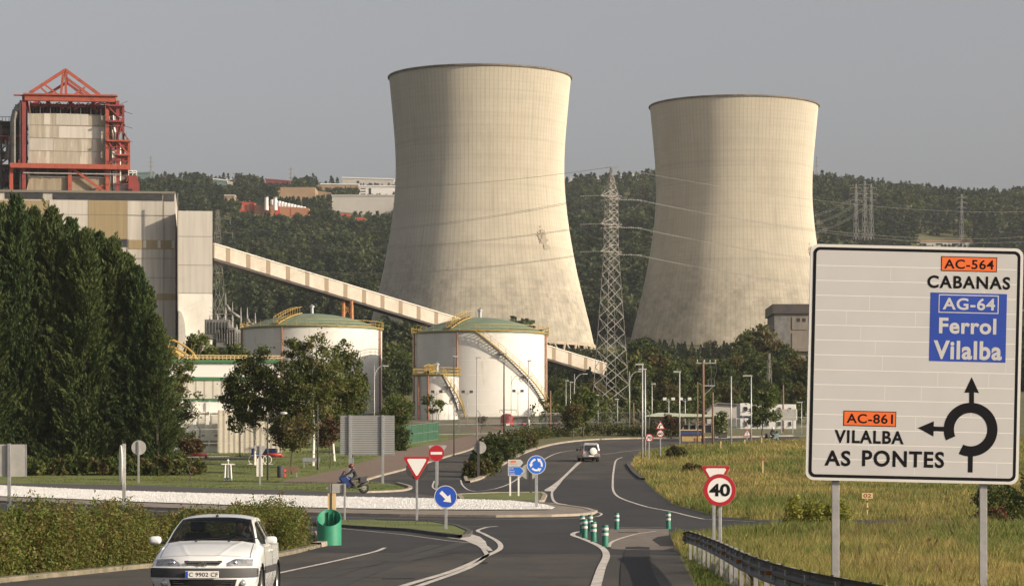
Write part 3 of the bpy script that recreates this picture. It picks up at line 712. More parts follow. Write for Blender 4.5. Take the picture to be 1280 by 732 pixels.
def scatter(protos, X, Y, Z, H, Wd, T, r):
    Vs = []; Fs = []; Ts = []; off = 0; which = r.integers(0, len(protos), len(X))
    for k, (pv, pf, pt) in enumerate(protos):
        s = np.where(which == k)[0]; m = len(s)
        if not m: continue
        a = r.uniform(0, 6.28, m); ca = np.cos(a)[:, None]; sa = np.sin(a)[:, None]
        x = (pv[None, :, 0]*ca-pv[None, :, 1]*sa)*(H*Wd)[s, None]+X[s, None]; y = (pv[None, :, 0]*sa+pv[None, :, 1]*ca)*(H*Wd)[s, None]+Y[s, None]
        z = pv[None, :, 2]*H[s, None]+Z[s, None]
        V = np.stack([x, y, z], -1).reshape(-1, 3); nv = len(pv)
        Fq = (pf[None]+(np.arange(m)*nv)[:, None, None]).reshape(-1, 4)+off; off += len(V)
        Ts.append((T[s][:, None, :]*pt[None, :, :]).reshape(-1, 3)); Vs.append(V); Fs.append(Fq)
    return np.concatenate(Vs), np.concatenate(Fs), np.concatenate(Ts)
def noise2(x, y, s):
    return (np.sin(x/s+1.7*np.sin(y/s*.7+.4))*np.cos(y/s*1.1+1.3*np.sin(x/s*.6))+.5*np.sin(x/s*2.3+y/s*1.9+.7)*np.cos(y/s*2.7-x/s*1.1))/1.5
def ground_d(px, row):
    ds = np.arange(1050, 2400, 2.0); rows = 615+F*(CAMH-tz((px-640)*ds/F, ds))/ds
    return float(ds[np.argmin(np.abs(rows-row))])
HILLB = [(415, 494, 268), (449, 497, 246), (428, 492, 233.5), (396, 448, 238), (347, 394, 250), (394, 415, 247), (332, 363, 233), (299, 318, 266), (318, 386, 270), (426, 437, 272), (446, 456, 277), (265, 282, 235), (283, 293, 234), (168, 192, 226), (280, 293, 251), (1146, 1218, 309)]
def build_woodland():
    r = np.random.default_rng(21)
    N = 30000
    d = np.sqrt(r.uniform(620**2, 2480**2, N)); px = r.uniform(-260, 1540, N)
    keep = r.random(N) < np.where(d < 1100, 1.0, np.where(d < 1700, .8, .62))
    x = (px-640)*d/F
    keep &= ~((d < 1180) & (np.hypot(x+11.3, d-1000) < 56)) & ~((np.hypot(x-84.3, d-1081) < 54))
    keep &= ~((px < 275) & (d < 820)) & ~((px > 270) & (px < 330) & (d < 700)) & ~((px > 940) & (px < 1090) & (d < 830))
    lowcap = np.full(N, -1e3)
    for a_, b_, r1_ in HILLB:
        d0_ = ground_d((a_+b_)/2, r1_); keep &= ~((px > a_-1.5) & (px < b_+1.5) & (d > d0_-7) & (d < d0_+42))
        lowcap = np.where((px > a_-3) & (px < b_+3) & (d <= d0_-7), np.maximum(lowcap, r1_-3.0), lowcap)
    hid = (((np.abs(px-600) < 85) & (d > 1100)) | ((np.abs(px-917) < 80) & (d > 1180))) & (r.random(N) < .72)
    keep &= ~hid
    nz = noise2(x, d, 90)
    clear = (px > 1000) & (d > 1500) & (d < 1900) & (np.sin(d/80+px/160) > .80)     # felled strips on the right-hand hill
    keep &= ~clear
    # a clearing just below the ridge between the towers
    keep &= ~((px > 700) & (px < 810) & (d > 2280) & (d < 2345))
    x = x[keep]; d = d[keep]; px = px[keep]; nz = nz[keep]; lowcap = lowcap[keep]; n = len(x); z = tz(x, d)-.4
    con = (d > 2340) | (r.random(n) < np.where(nz > .25, .75, .12)) 
    H = np.where(con, r.uniform(8, 15, n), r.gamma(9, 1.02, n).clip(5, 15)); H = np.where(d > 2340, r.uniform(5, 11.5, n), H)
    H = np.where(d < 760, r.uniform(7.5, 11, n), H)
    gr = 615+F*(CAMH-tz(x, d))/d; cap = np.interp(px, [660, 690, 760, 772, 790, 812, 830, 850, 920, 932, 945, 965, 1000, 1100], [440, 466, 466, 445, 424, 420, 438, 445, 445, 424, 412, 402, 430, 430])
    lim = (gr-cap)*d/F; capd = (d < 1090) & (px > 660) & (px < 1100); H = np.where(capd, np.maximum(np.minimum(H, lim), r.uniform(3.2, 5.0, n)), H); H = np.where((lowcap > 0), np.minimum(H, (gr-lowcap+r.uniform(-2, 3, n))*d/F), H); ok = H > 2.2
    x, d, px, nz, z, con, H = (q[ok] for q in (x, d, px, nz, z, con, H)); n = len(x)
    pal = np.array([(.044, .066, .020), (.058, .080, .022), (.070, .086, .026), (.038, .058, .018), (.082, .090, .030), (.088, .076, .030)])
    pi = np.clip(((nz+1)*1.7+(noise2(x+400, d, 210)+1)*1.3-.6+r.normal(size=n)*1.0).astype(int), 0, 5); T = pal[pi]*r.uniform(.75, 1.2, (n, 1))
    T[con] = np.array((.028, .046, .016))*r.uniform(.75, 1.25, (con.sum(), 1))
    pb_n = [proto_broad(r, 20, 22, .062) for _ in range(4)]; pb_f = [proto_broad(r, 14, 13, .072) for _ in range(4)]
    pc_n = [proto_conif(r, 260, .06) for _ in range(3)]; pc_f = [proto_conif(r, 120, .075) for _ in range(3)]
    near = d < 1150; parts = []
    for msk, pr, w in ((near & ~con, pb_n, 1.05), (near & con, pc_n, 1.2), (~near & ~con, pb_f, 1.15), (~near & con, pc_f, 1.25)):
        if msk.sum(): parts.append(scatter(pr, x[msk], d[msk], z[msk], H[msk], np.full(msk.sum(), w), T[msk], r))
    V = []; Fq = []; Tt = []; o = 0
    for a, b, c in parts: V.append(a); Fq.append(b+o); Tt.append(c); o += len(a)
    o = np_mesh('woodland', np.concatenate(V), np.concatenate(Fq), 'leaf', None, np.concatenate(Tt))
    o['kind'] = 'stuff'; o['label'] = 'dense dark green woodland covering the hills behind the cooling towers'; o['category'] = 'woodland'
    print('woodland faces', sum(len(q) for q in Fq), 'trees', n)
build_woodland()

# ---- pale bare trunks in the clearing on the ridge
def bare_trunks():
    r = np.random.default_rng(5); mb = MB()
    for k in range(150):
        px = r.uniform(712, 808); d = r.uniform(2290, 2340); x, y, z = GD(px, d); h = r.uniform(6, 12)
        mb.tube((x, y, z-.5), (x+r.normal()*.4, y, z+h), .38, .12, 5)
        for j in range(3):
            zz = z+h*r.uniform(.5, .95); mb.tube((x, y, zz), (x+r.normal()*1.6, y, zz+1.2), .13, .05, 4, False)
    o = obj('bare_trunks', mb, 'birch_bark'); o['kind'] = 'stuff'; o['label'] = 'pale bare tree trunks in a clearing on the ridge between the cooling towers'; o['category'] = 'tree trunks'
bare_trunks()

# ---- tall roadside grass
def grass_region(name, label, N, pxr, dr, hgt, dens, cols_fn, seed, mask=None, wmin=.68):
    r = np.random.default_rng(seed)
    d = dr[0]*(dr[1]/dr[0])**r.random(N); px = r.uniform(pxr[0], pxr[1], N); x = (px-640)*d/F
    if mask is not None:
        k = mask(x, d, px); x, d, px = x[k], d[k], px[k]
    n = len(x); z = tz(x, d)-.03
    tuft = .55+.45*noise2(x, d, 1.3)+.25*noise2(x, d, 5.1)
    h = hgt*np.clip(tuft, .25, 1.3)*r.uniform(.55, 1.25, n)
    w = np.maximum(.008, wmin*d/F*.62)*r.uniform(.7, 1.3, n)
    a = r.uniform(0, np.pi, n); lean = r.normal(size=(n, 2))*.28*h[:, None]
    B = np.stack([x, d, z], -1); du = np.stack([np.cos(a)*w, np.sin(a)*w*.4, np.zeros(n)], -1)
    Mi = B+np.stack([lean[:, 0]*.35, lean[:, 1]*.35, h*.6], -1); T = B+np.stack([lean[:, 0], lean[:, 1], h], -1)
    V = np.stack([B-du, B+du, Mi+du*.8, T, Mi-du*.8], 1).reshape(-1, 3); Fa = np.arange(5*n).reshape(n, 5)
    col = cols_fn(x, d, r); t = np.repeat(col, 5, 0).reshape(n, 5, 3)
    t[:, 3] = t[:, 3]*1.15
    o = np_mesh(name, V, Fa, 'grass_blade', None, t.reshape(-1, 3)); o['kind'] = 'stuff'; o['label'] = label; o['category'] = 'grass'
    return o
def dry_cols(x, d, r):
    n = len(x); k = np.clip(.46+.85*noise2(x, d*.5, 6.0)+.45*noise2(x, d, 1.9)+r.normal(size=n)*.22, 0, 1)[:, None]
    g = np.array((.105, .140, .030)); s = np.array((.285, .235, .075)); b = np.array((.20, .145, .065))
    c = g*(1-k)+s*k; m = (r.random((n, 1)) < (.14+.40*np.clip(noise2(x+9, d*.6, 4.0), 0, 1))[:, None]); return np.where(m, b, c)*r.uniform(.88, 1.6, (n, 1))
def green_cols(x, d, r):
    n = len(x); k = np.clip(.35+.5*noise2(x, d*.4, 7.0)+r.normal(size=n)*.2, 0, 1)[:, None]
    return (np.array((.085, .125, .024))*(1-k)+np.array((.19, .175, .05))*k)*r.uniform(.7, 1.2, (n, 1))
from_right = poly_px([(1010, 1000), (905, 1000), (872, 734), (856, 702), (840, 674), (852, 667), (943, 661.5), (1400, 659)])
far_right = poly_px([(1400, 650), (1180, 649.5), (943, 649.5), (895, 644.5), (842, 630), (817, 610), (805, 598), (789, 581), (804, 566), (862, 556.5), (1000, 551), (1400, 545)])
def inside(poly, x, y):
    c = np.zeros(len(x), bool); n = len(poly)
    for i in range(n):
        x0, y0 = poly[i]; x1, y1 = poly[(i+1) % n]
        cond = ((y0 > y) != (y1 > y)); c ^= cond & (x < (x1-x0)*(y-y0)/(y1-y0+1e-12)+x0)
    return c
grass_region('tall_grass', 'tall dry grass on the verge behind the guardrail', 270000, (820, 1420), (36, 108), .60, 1, dry_cols, 31, lambda x, d, p: inside(from_right, x, d) & (x > np.interp(d, [22, 28, 34, 42, 50, 62, 75, 80, 108], [4.8, 4.4, 4.05, 3.95, 4.1, 4.5, 4.8, 4.6, 4.6])))
grass_region('verge_grass', 'short grass strip between the road and the guardrail', 30000, (820, 1010), (34, 95), .20, 1, green_cols, 32, lambda x, d, p: inside(from_right, x, d) & (x < np.interp(d, [22, 28, 34, 42, 50, 62, 75, 80], [4.7, 4.3, 3.9, 3.8, 3.95, 4.35, 4.7, 4.8])) & (x > np.interp(d, [34, 50, 62, 75, 90], [3.4, 3.3, 3.65, 4.1, 4.6])))
grass_region('meadow_grass', 'tall yellow green grass on the bank beyond the roundabout', 320000, (785, 1420), (128, 345), .72, 1, dry_cols, 33, lambda x, d, p: inside(far_right, x, d), .75)
grass_region('lawn_grass', 'short green grass on the lawn left of the roundabout', 80000, (-60, 520), (205, 330), .13, 1, green_cols, 34, lambda x, d, p: inside(poly_px([(-700, 601), (0, 603.5), (160, 605.5), (400, 613), (455, 615), (500, 612.5), (510, 609), (455, 601.5), (345, 602.5), (380, 595.5), (426, 585.5), (500, 562), (560, 549), (330, 555), (-700, 555)]), x, d), 1.0)
grass_region('island_grass', 'short grass and weeds on the traffic islands', 9000, (395, 690), (108, 180), .22, 1, green_cols, 35, lambda x, d, p: inside(inset(sp1, .4), x, d) | inside(inset(sp2, .5), x, d))
grass_region('kerb_weeds', 'dry weeds growing along the kerb below the hedge', 16000, (-60, 405), (50, 94), .38, 1, dry_cols, 36, lambda x, d, p: (lambda e: (x < e+.12) & (x > e-.55) & (noise2(x*3, d, 1.1) > -.25))(np.interp(d, [s[1] for s in sorted(poly_px([(-120, 742), (0, 728), (100, 718), (190, 709), (330, 698), (395, 684)]), key=lambda q: q[1])], [s[0] for s in sorted(poly_px([(-120, 742), (0, 728), (100, 718), (190, 709), (330, 698), (395, 684)]), key=lambda q: q[1])])))
def white_stones():
    r = np.random.default_rng(8); N = 60000
    ys = [p[1] for p in gv]; x = r.uniform(-60, 4, N); d = r.uniform(min(ys), max(ys), N); k = inside(inset(gv, .1), x, d); x, d = x[k], d[k]; n = len(x)
    z = tz(x, d)+.17; s = r.uniform(.02, .05, n)
    octa = np.array([(1, 0, 0), (0, 1, 0), (-1, 0, 0), (0, -1, 0), (0, 0, .8), (0, 0, -.6)]); fo = np.array([(0, 1, 4), (1, 2, 4), (2, 3, 4), (3, 0, 4), (1, 0, 5), (2, 1, 5), (3, 2, 5), (0, 3, 5)])
    V = np.stack([x, d, z], -1)[:, None]+octa[None]*s[:, None, None]*r.uniform(.6, 1.3, (n, 6, 1)); Fq = fo[None]+(np.arange(n)*6)[:, None, None]
    c = np.repeat(np.array((.8, .79, .77))*r.uniform(.7, 1.1, (n, 1)), 6, 0)
    o = np_mesh('white_stones', V.reshape(-1, 3), Fq.reshape(-1, 3), 'gravel', None, c); o['kind'] = 'stuff'; o['label'] = 'white stones spread in a band on the roundabout'; o['category'] = 'stones'
white_stones()
# ------------------------------------------------------------------ cooling towers
def cooling_tower():
    d = 1000.; s = F/d; x, y, z = P(600, 447, d)
    t = thing('cooling_tower', 'nearer and taller pale concrete cooling tower rising behind the round white tank', 'cooling tower', (x, y, z), 0, 'cooling towers')
    pr = [(433, 143), (424, 141), (410, 138), (377, 130), (344, 122.3), (316, 116.8), (290, 112.3), (258, 108.2), (224, 105.6), (200, 105.4), (172, 106.6), (142, 109), (115, 111.5), (92, 113.6)]
    pts = [((447-r)/s, w/s) for r, w in pr]; zz = np.array([p[0] for p in pts]); rr = np.array([p[1] for p in pts])
    mm = _pchip(zz, rr); m2 = np.gradient(rr, zz)
    prof_ = []
    for q in np.linspace(zz[0], zz[-1], 60):
        i = min(len(zz)-2, max(0, np.searchsorted(zz, q)-1)); h = zz[i+1]-zz[i]; u = (q-zz[i])/h
        prof_.append(((1+2*u)*(1-u)**2*rr[i]+u*(1-u)**2*h*m2[i]+u*u*(3-2*u)*rr[i+1]+u*u*(u-1)*h*m2[i+1], q))
    top = prof_[-1]; mb = MB(); inner = [(r-.5, q) for r, q in prof_[::-6]]
    mb.lathe(prof_+[(top[0]-.5, top[1])]+inner[1:]+[(prof_[0][0]-.8, prof_[0][1])], 180)
    obj('shell', mb, 'tower_concrete', t, True, auto=50)
    mb = MB(); a, b = top; mb.lathe([(a-.2, b-.6), (a+.45, b-.5), (a+.5, b-.05), (a+.3, b+.15), (a-.6, b+.1)], 180)
    rim = obj('rim', mb, 'conc_rim', t)
    rb, zb = prof_[0]
    mb = MB(); mb.lathe([(rb+.35, zb-.6), (rb+.4, zb+.5), (rb-.1, zb+.55)], 120); obj('base_ring', mb, 'conc_col', t)
    n = 42
    for k in range(n):
        for sg in (-1, 1):
            a0 = 2*math.pi*(k+.5)/n; a1 = a0+sg*2*math.pi/n*.46; mb = MB()
            mb.tube(((rb+1.6)*math.cos(a0), (rb+1.6)*math.sin(a0), -1.5), (rb*math.cos(a1), rb*math.sin(a1), zb+.1), .42, .42, 6)
            obj('support_column', mb, 'conc_col', t)
    mb = MB(); mb.lathe([(rb+3.2, -1.5), (rb+3.2, .5), (rb+2.8, .5), (rb+2.8, -1.5)], 90); obj('basin_wall', mb, 'old_concrete', t)
    mb = MB(); mb.lathe([(rb-6, -1.5), (rb-5, zb*.9)], 60); obj('fill_screen', mb, 'dark', t)
    # the weathered repair patch on the shell and the inspection doors
    def on_shell(px, row, w, h, nm, m, seed):
        r_ = np.random.default_rng(seed); q = (447-row)/s; rad = float(np.interp(q, [p[1] for p in prof_], [p[0] for p in prof_]))+.04
        th = -math.acos(max(-1, min(1, (px-600)/s/rad))); mb = MB()
        for _ in range(46):
            dx = r_.normal()*w*.3; dz = r_.normal()*h*.3; a = th+dx/rad; qq = q+dz; rd = float(np.interp(qq, [p[1] for p in prof_], [p[0] for p in prof_]))+.05+.01*_
            sx = r_.uniform(.25, .8); sz = r_.uniform(.2, .6); c = []
            for u, v in ((-sx, -sz), (sx, -sz), (sx, sz), (-sx, sz)):
                c.append((rd*math.cos(a+u/rad), rd*math.sin(a+u/rad), qq+v))
            mb.add(c, [(0, 1, 2, 3)])
        obj(nm, mb, m, t)
    on_shell(678, 304, 3.2, 4.2, 'stain', 'stain', 3)
    return t
ct = cooling_tower(); ct.scale.z = .986
x, y, z = P(917.5, 451, 1081); dup(ct, (x, y, z), R(17), (1, 1, .968), 'farther pale concrete cooling tower between the lattice pylon and the big white road sign', 'cooling towers')

# ------------------------------------------------------------------ storage tanks
def storage_tank(name, label, d, pxc, hw, row_top, row_base, dome_row, stair, group, dome=True, ladder_px=()):
    s = F/d; x, y, z = P(pxc, row_base, d); t = thing(name, label, 'storage tank', (x, y, z), 0, group)
    r = hw/s; h = (row_base-row_top)/s
    mb = MB(); mb.lathe([(r, -1.0), (r, h)], 96); 
    obj('shell', mb, 'tank_white', t, True)
    for k in range(1, 6):
        mb = MB(); mb.lathe([(r+.004, h*k/6-.03), (r+.03, h*k/6), (r+.004, h*k/6+.03)], 96); obj('plate_seam', mb, 'white_dirty', t)
    if dome:
        hd = (row_top-dome_row)/s+.5; mb = MB()
        mb.lathe([(r+.12, h-.25), (r+.12, h+.05)]+[(r*q, h+.05+hd*(1-q*q)) for q in np.linspace(1, .02, 12)], 96); obj('dome', mb, 'tank_green', t, True, auto=40)
        mb = MB(); mb.tube((0, 0, h+hd-.1), (0, 0, h+hd+1.3), .28, .28, 10); mb.lathe([(.05, h+hd+1.75), (.45, h+hd+1.4), (.45, h+hd+1.2), (.2, h+hd+1.2)], 12); obj('vent', mb, 'galv', t)
    # guard rail round the top
    mb = MB(); n = 44; rr = r+.25
    pt = lambda a, q: (rr*math.cos(a), rr*math.sin(a), q)
    for k in range(n):
        a = 2*math.pi*k/n; b = 2*math.pi*(k+1)/n; mb.tube(pt(a, h-.1), pt(a, h+1.15), .045, .045, 4)
        for q, w in ((h+1.15, .05), (h+.62, .035), (h+.08, .11)): mb.tube(pt(a, q), pt(b, q), w, w, 4)
    obj('railing', mb, 'yellow', t)
    if stair:
        a0, a1, steps = stair; nn = steps; st = MB(); so = MB(); rl = MB(); tr = MB()
        def q(u, rad, dz=0): a = R(a0+(a1-a0)*u); return (rad*math.cos(a), rad*math.sin(a), h*(1-u)+dz)
        for k in range(nn):
            u0, u1 = k/nn, (k+1)/nn
            st.tube(q(u0, r+.12), q(u1, r+.12), .09, .09, 4); so.tube(q(u0, r+1.05), q(u1, r+1.05), .13, .13, 4)
            a = R(a0+(a1-a0)*(u0+u1)/2); zz = h*(1-(u0+u1)/2)
            m = Matrix.Rotation(a, 4, 'Z'); b = MB().box(r+.1, r+1.05, -.16, .16, zz-.03, zz+.03).xf(m); tr.merge(b)
            for dz in (1.05, .55): rl.tube(q(u0, r+1.08, dz), q(u1, r+1.08, dz), .04, .04, 4)
            if k % 3 == 0: rl.tube(q(u0, r+1.08), q(u0, r+1.08, 1.05), .045, .045, 4)
        obj('stair_stringer', st, 'steel_grey', t); obj('stair_stringer', so, 'yellow', t); obj('stair_tread', tr, 'steel_grey', t); obj('stair_railing', rl, 'yellow', t)
        for u in (.25, .5, .75, .97):
            a = R(a0+(a1-a0)*u); zz = h*(1-u); mb = MB().box(r, r+1.15, -.6, .6, zz-.12, zz-.04).xf(Matrix.Rotation(a, 4, 'Z'))
            for sg in (-.55, .55):
                mb.merge(MB().tube((r+.05, sg, zz-1.0), (r+1.1, sg, zz-.12), .05, .05, 4).xf(Matrix.Rotation(a, 4, 'Z')))
            obj('stair_landing', mb, 'steel_grey', t)
    for px in ladder_px:
        c = max(-1, min(1, (px-pxc)/s/(r+.25))); a = -math.acos(c); rad = r+.28
        mb = MB(); mb.tube((rad*math.cos(a), rad*math.sin(a), -1), (rad*math.cos(a), rad*math.sin(a), h-.2), .16, .16, 8)
        for k in range(4):
            zz = h*(k+.5)/4; mb.tube(((r-.05)*math.cos(a), (r-.05)*math.sin(a), zz), ((rad+.1)*math.cos(a), (rad+.1)*math.sin(a), zz), .07, .07, 4)
        obj('riser_pipe', mb, 'rust', t, True)
    if dome:   # curved stair over the roof
        mb = MB(); rls = (MB(), MB()); n = 10
        for k in range(n):
            u = k/n; rad = r*(.95-.62*u); zz = h+.15+hd*(1-(rad/r)**2); a = R(-118)
            mb.merge(MB().box(rad-.34, rad, -.5, .5, zz+.12, zz+.20).xf(Matrix.Rotation(a, 4, 'Z')))
            for sg, rl in zip((-.5, .5), rls):
                b = MB().tube((rad, sg, zz+.1), (rad, sg, zz+1.2), .045, .045, 4); b.tube((rad, sg, zz+1.2), (rad-.62*r/n, sg, h+.15+hd*(1-((rad-.62*r/n)/r)**2)+1.2), .045, .045, 4)
                b.tube((rad, sg, zz+.1), (rad-.62*r/n, sg, h+.15+hd*(1-((rad-.62*r/n)/r)**2)+.1), .10, .10, 4)
                rl.merge(b.xf(Matrix.Rotation(a, 4, 'Z')))
        obj('roof_step', mb, 'steel_dark', t); [obj('roof_stair_railing', rl, 'yellow', t) for rl in rls]
    return t
storage_tank('storage_tank', 'large white tank with green domed roof and long yellow staircase wrapping down its front', 487, 600, 84, 418, 526, 401, (-93, -6, 44), 'white storage tanks', ladder_px=(519, 573, 682))
storage_tank('storage_tank', 'large white tank with green domed roof half hidden behind the birch trees', 500, 390, 87.5, 412, 523, 396, (60, 140, 44), 'white storage tanks', ladder_px=(305, 359, 476))
storage_tank('small_tank', 'smaller white tank with yellow railing standing against the front of the domed tank', 462, 546, 27.5, 469, 526, 469, (-75, -5, 26), None, dome=True, ladder_px=(524, 536))

# ------------------------------------------------------------------ the power plant's boiler house
def pane(t, nm, d, px0, px1, r0, r1, m, proud=0.0, thick=.12, **k):
    a = P(px0, r1, d-proud); b = P(px1, r0, d-proud)
    mb = MB().box(a[0], b[0], d-proud-thick, d-proud, a[2], b[2]); return obj(nm, mb, m, t, world=True, **k)
def boiler_hall():
    d = 600.; s = F/d; x, y, z = P(90, 497, d)
    t = thing('boiler_building', 'beige panelled power plant building with a dark glazed strip along its roof edge', 'building', (x, y, z))
    a = P(-60, 500, d); b = P(218.5, 239, d)
    obj('wall', MB().box(a[0], b[0], d, d+55, a[2]-1, b[2]), 'panel_light', t, world=True)
    a = P(218.5, 500, d-4); b = P(262, 262, d-4)
    w = obj('side_wing', MB().box(a[0], b[0], d-4, d+40, a[2]-1, b[2]), 'panel_pale', t, world=True)
    for px0, px1, r0, r1, m in ((-60, 62, 251, 296, 'panel_tan'), (110, 158, 250, 298, 'panel_tan'), (62, 110, 250, 300, 'panel_pale'), (160, 217, 299, 310.5, 'panel_tan'), (195, 218, 366, 374, 'panel_tan')):
        pane(t, 'facade_panel', d, px0, px1, r0, r1, m, .003, .08)
    pane(t, 'roof_glazing', d, 8, 54, 241.5, 249, 'glazing', .003, .15); pane(t, 'roof_glazing', d, 67, 202, 241.5, 249.5, 'glazing', .003, .15)
    pane(t, 'parapet', d, -60, 218.5, 238.2, 241, 'seam', .003, .35); pane(t, 'louvre_panel', d, 204, 217, 242, 250, 'dark_grey', .003, .15)
    pane(t, 'window_strip', d, 110, 160, 298.5, 308, 'glazing', .003, .12)
    for px in (180, 198, 215.5): pane(t, 'window', d, px-1.8, px+1.8, 299.5, 309, 'panel_pale', .09, .06)
    for px in (62, 110, 158.5, 204): pane(t, 'joint', d, px-.3, px+.3, 250, 420, 'seam', .085, .04)
    for r in (268, 322, 346): pane(t, 'joint', d, -60, 218, r-.25, r+.25, 'seam', .09, .03)
    for r in (294, 330, 365): pane(t, 'joint', d-4, 219, 262, r-.25, r+.25, 'seam', .003, .03)
    pane(t, 'white_cladding', d-4, 219.5, 262, 366, 430, 'white_dirty', .003, .05)
    pane(t, 'corner_post', d-4, 218, 219.2, 240, 430, 'seam', .1, .3)
    # round duct end on the corner
    a = P(219, 415, d-5); mb = MB(); mb.prism([(a[0]+1.5*math.cos(R(q)), a[2]-.5+5.2*math.sin(R(q))) for q in range(-90, 91, 10)], d-5.4, d-4.06); obj('duct', mb, 'panel_pale', t, world=True)
    t.rotation_euler.z = R(6.1); return t
boiler_hall()
def boiler_tower():
    d = 612.; s = F/d; x, y, z = P(86, 243, d)
    t = thing('boiler_tower', 'boiler tower of beige cladding inside a rust red steel frame with a gable truss', 'boiler tower', (x, y, z))
    q = lambda px, row, dd=0.0: (P(px, 0, d)[0], d+dd, P(0, row, d)[2])
    X = lambda px: P(px, 0, d)[0]; Z = lambda row: P(0, row, d)[2]
    # cladding in four courses, slightly bowed top
    cols = [(36.5, 132.5)]
    top = [(36.5, 143), (55, 142.4), (80, 142.1), (105, 142.4), (132.5, 143.4)]
    pts = [(X(36.5), Z(209)), (X(132.5), Z(209))]+[(X(a), Z(b)) for a, b in top[::-1]]
    obj('cladding', MB().prism(pts, d, d+18), 'panel_clad', t, world=True)
    for r in (157, 173, 189): obj('joint', MB().box(X(36.5), X(132.5), d-.06, d-.003, Z(r+.35), Z(r-.35)), 'clad_tan', t, world=True)
    for a, b, r0, r1, m in ((55, 63, 142.5, 156.4, 'panel_pale'), (70, 110, 142.5, 156.4, 'panel_light'), (74, 132, 158, 172.5, 'panel_pale'), (37, 74, 158, 172.5, 'panel_clad'), (110, 132, 145, 156.4, 'panel_clad'), (37, 66, 173.6, 188.6, 'panel_light')):
        obj('cladding_panel', MB().box(X(a), X(b), d-.05, d-.004, Z(r1), Z(r0)), m, t, world=True)
    obj('corner_trim', MB().box(X(131.8), X(133), d-.35, d-.06, Z(209), Z(145)), 'far_white', t, world=True)
    obj('hopper', MB().prism([(X(33), Z(243)), (X(141), Z(243)), (X(136), Z(221.5)), (X(38), Z(221.5))], d-1, d+14), 'clad_tan', t, world=True)
    obj('hopper_cap', MB().box(X(37.5), X(136.5), d-1.2, d-1.003, Z(222.6), Z(221.2)), 'pipe_light', t, world=True)
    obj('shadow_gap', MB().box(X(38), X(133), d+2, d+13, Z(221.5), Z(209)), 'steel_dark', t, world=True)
    def bar(nm, pts, w, m='red_steel', dd=-1.5, n=4):
        mb = MB()
        for a, b in zip(pts[:-1], pts[1:]): mb.tube(q(a[0], a[1], dd), q(b[0], b[1], dd), w*.72, w*.72, n)
        return obj(nm, mb, m, t, world=True)
    # roof frame
    obj('main_beam', MB().box(X(32), X(143), d-2.4, d-1.2, Z(128.3), Z(121.5)), 'red_steel', t, world=True)
    obj('main_beam', MB().box(X(30), X(146), d-2.9, d-.9, Z(121.5), Z(119.6)), 'red_steel', t, world=True)
    obj('main_beam', MB().box(X(32), X(143), d+17, d+18.5, Z(128.3), Z(120)), 'red_steel', t, world=True)
    for px in (33, 60, 88, 116, 142): obj('cross_beam', MB().box(X(px)-.4, X(px)+.4, d-1.19, d+16.9, Z(127), Z(122)), 'red_dark', t, world=True)
    for a, b, w in (((38, 118.5), (82, 88.8), .62), ((82, 88.8), (124, 119), .62), ((76.5, 119), (79, 94), .5), ((82.5, 119), (82.5, 92), .55), ((57, 108), (71.5, 119), .35), ((52, 112), (60, 119), .35), ((83, 99), (112, 120), .55), ((106, 110), (93, 119.5), .38)):
        bar('truss_member', [a, b], w)
    for a, b, w in (((38, 118.5), (82, 88.8), .55), ((82, 88.8), (124, 119), .55)): bar('truss_member', [a, b], w, 'red_dark', 17.5)
    bar('ridge_beam', [(82, 89)], .4)
    mb = MB(); mb.tube(q(82, 89.5, -1.5), q(82, 89.5, 17.5), .5, .5, 4); obj('ridge_beam', mb, 'red_dark', t, world=True)
    # hangers under the roof
    
    for k in range(46):
        px = 38+94*k/45; obj('hanger_rod', MB().tube(q(px, 128, 2+6*(k % 2)), q(px, 142, 2+6*(k % 2)), .13, .13, 4), 'steel_dark' if k % 3 else 'pipe_light', t, world=True)
    obj('hanger_floor', MB().box(X(38), X(131), d+1, d+16, Z(133), Z(129.5)), 'red_dark', t, world=True)
    obj('roof_recess', MB().box(X(39), X(130), d+11, d+16.5, Z(142), Z(133)), 'steel_dark', t, world=True)
    for a, b in (((60, 129), (52, 135)), ((70, 129), (80, 136)), ((92, 129), (84, 136)), ((112, 129), (122, 139)), ((104, 129), (92, 137))): bar('knee_brace', [a, b], .35, 'red_dark', .5)
    # corner posts and the right-hand stair tower
    for px, r0, r1, w, m in ((31, 121, 243, .8, 'red_dark'), (27, 128, 243, .45, 'steel_dark'), (133.6, 121, 243, .75, 'red_steel'), (146.5, 126, 243, .7, 'red_dark'), (153.5, 132, 212, .45, 'red_dark'), (160.5, 176, 243, .5, 'red_steel'), (15.5, 207, 243, .75, 'red_steel'), (31, 207, 243, .45, 'red_dark'), (87.5, 207, 243, .8, 'red_steel')):
        bar('post', [(px, r0), (px, r1)], w, m)
    for px, r0, r1 in ((146, 126, 243), (153.5, 132, 212), (160.5, 176, 243), (133.6, 121, 243)): bar('post', [(px, r0), (px, r1)], .5, 'red_dark', 12)
    for r, a, b in ((132.5, 134, 154), (152, 133, 154), (176.5, 133, 162), (194, 146, 161), (208.5, 15, 160)):
        obj('platform', MB().box(X(a), X(b), d-2.6, d+14, Z(r+1.1), Z(r-.9)), 'red_steel' if r > 170 else 'red_dark', t, world=True)
    obj('lower_beam', MB().box(X(14.5), X(160.5), d-3.4, d-2.65, Z(212.8), Z(207)), 'red_steel', t, world=True)
    obj('lower_beam', MB().box(X(30), X(150), d-2.2, d-1.6, Z(218.8), Z(217.3)), 'pipe_light', t, world=True)
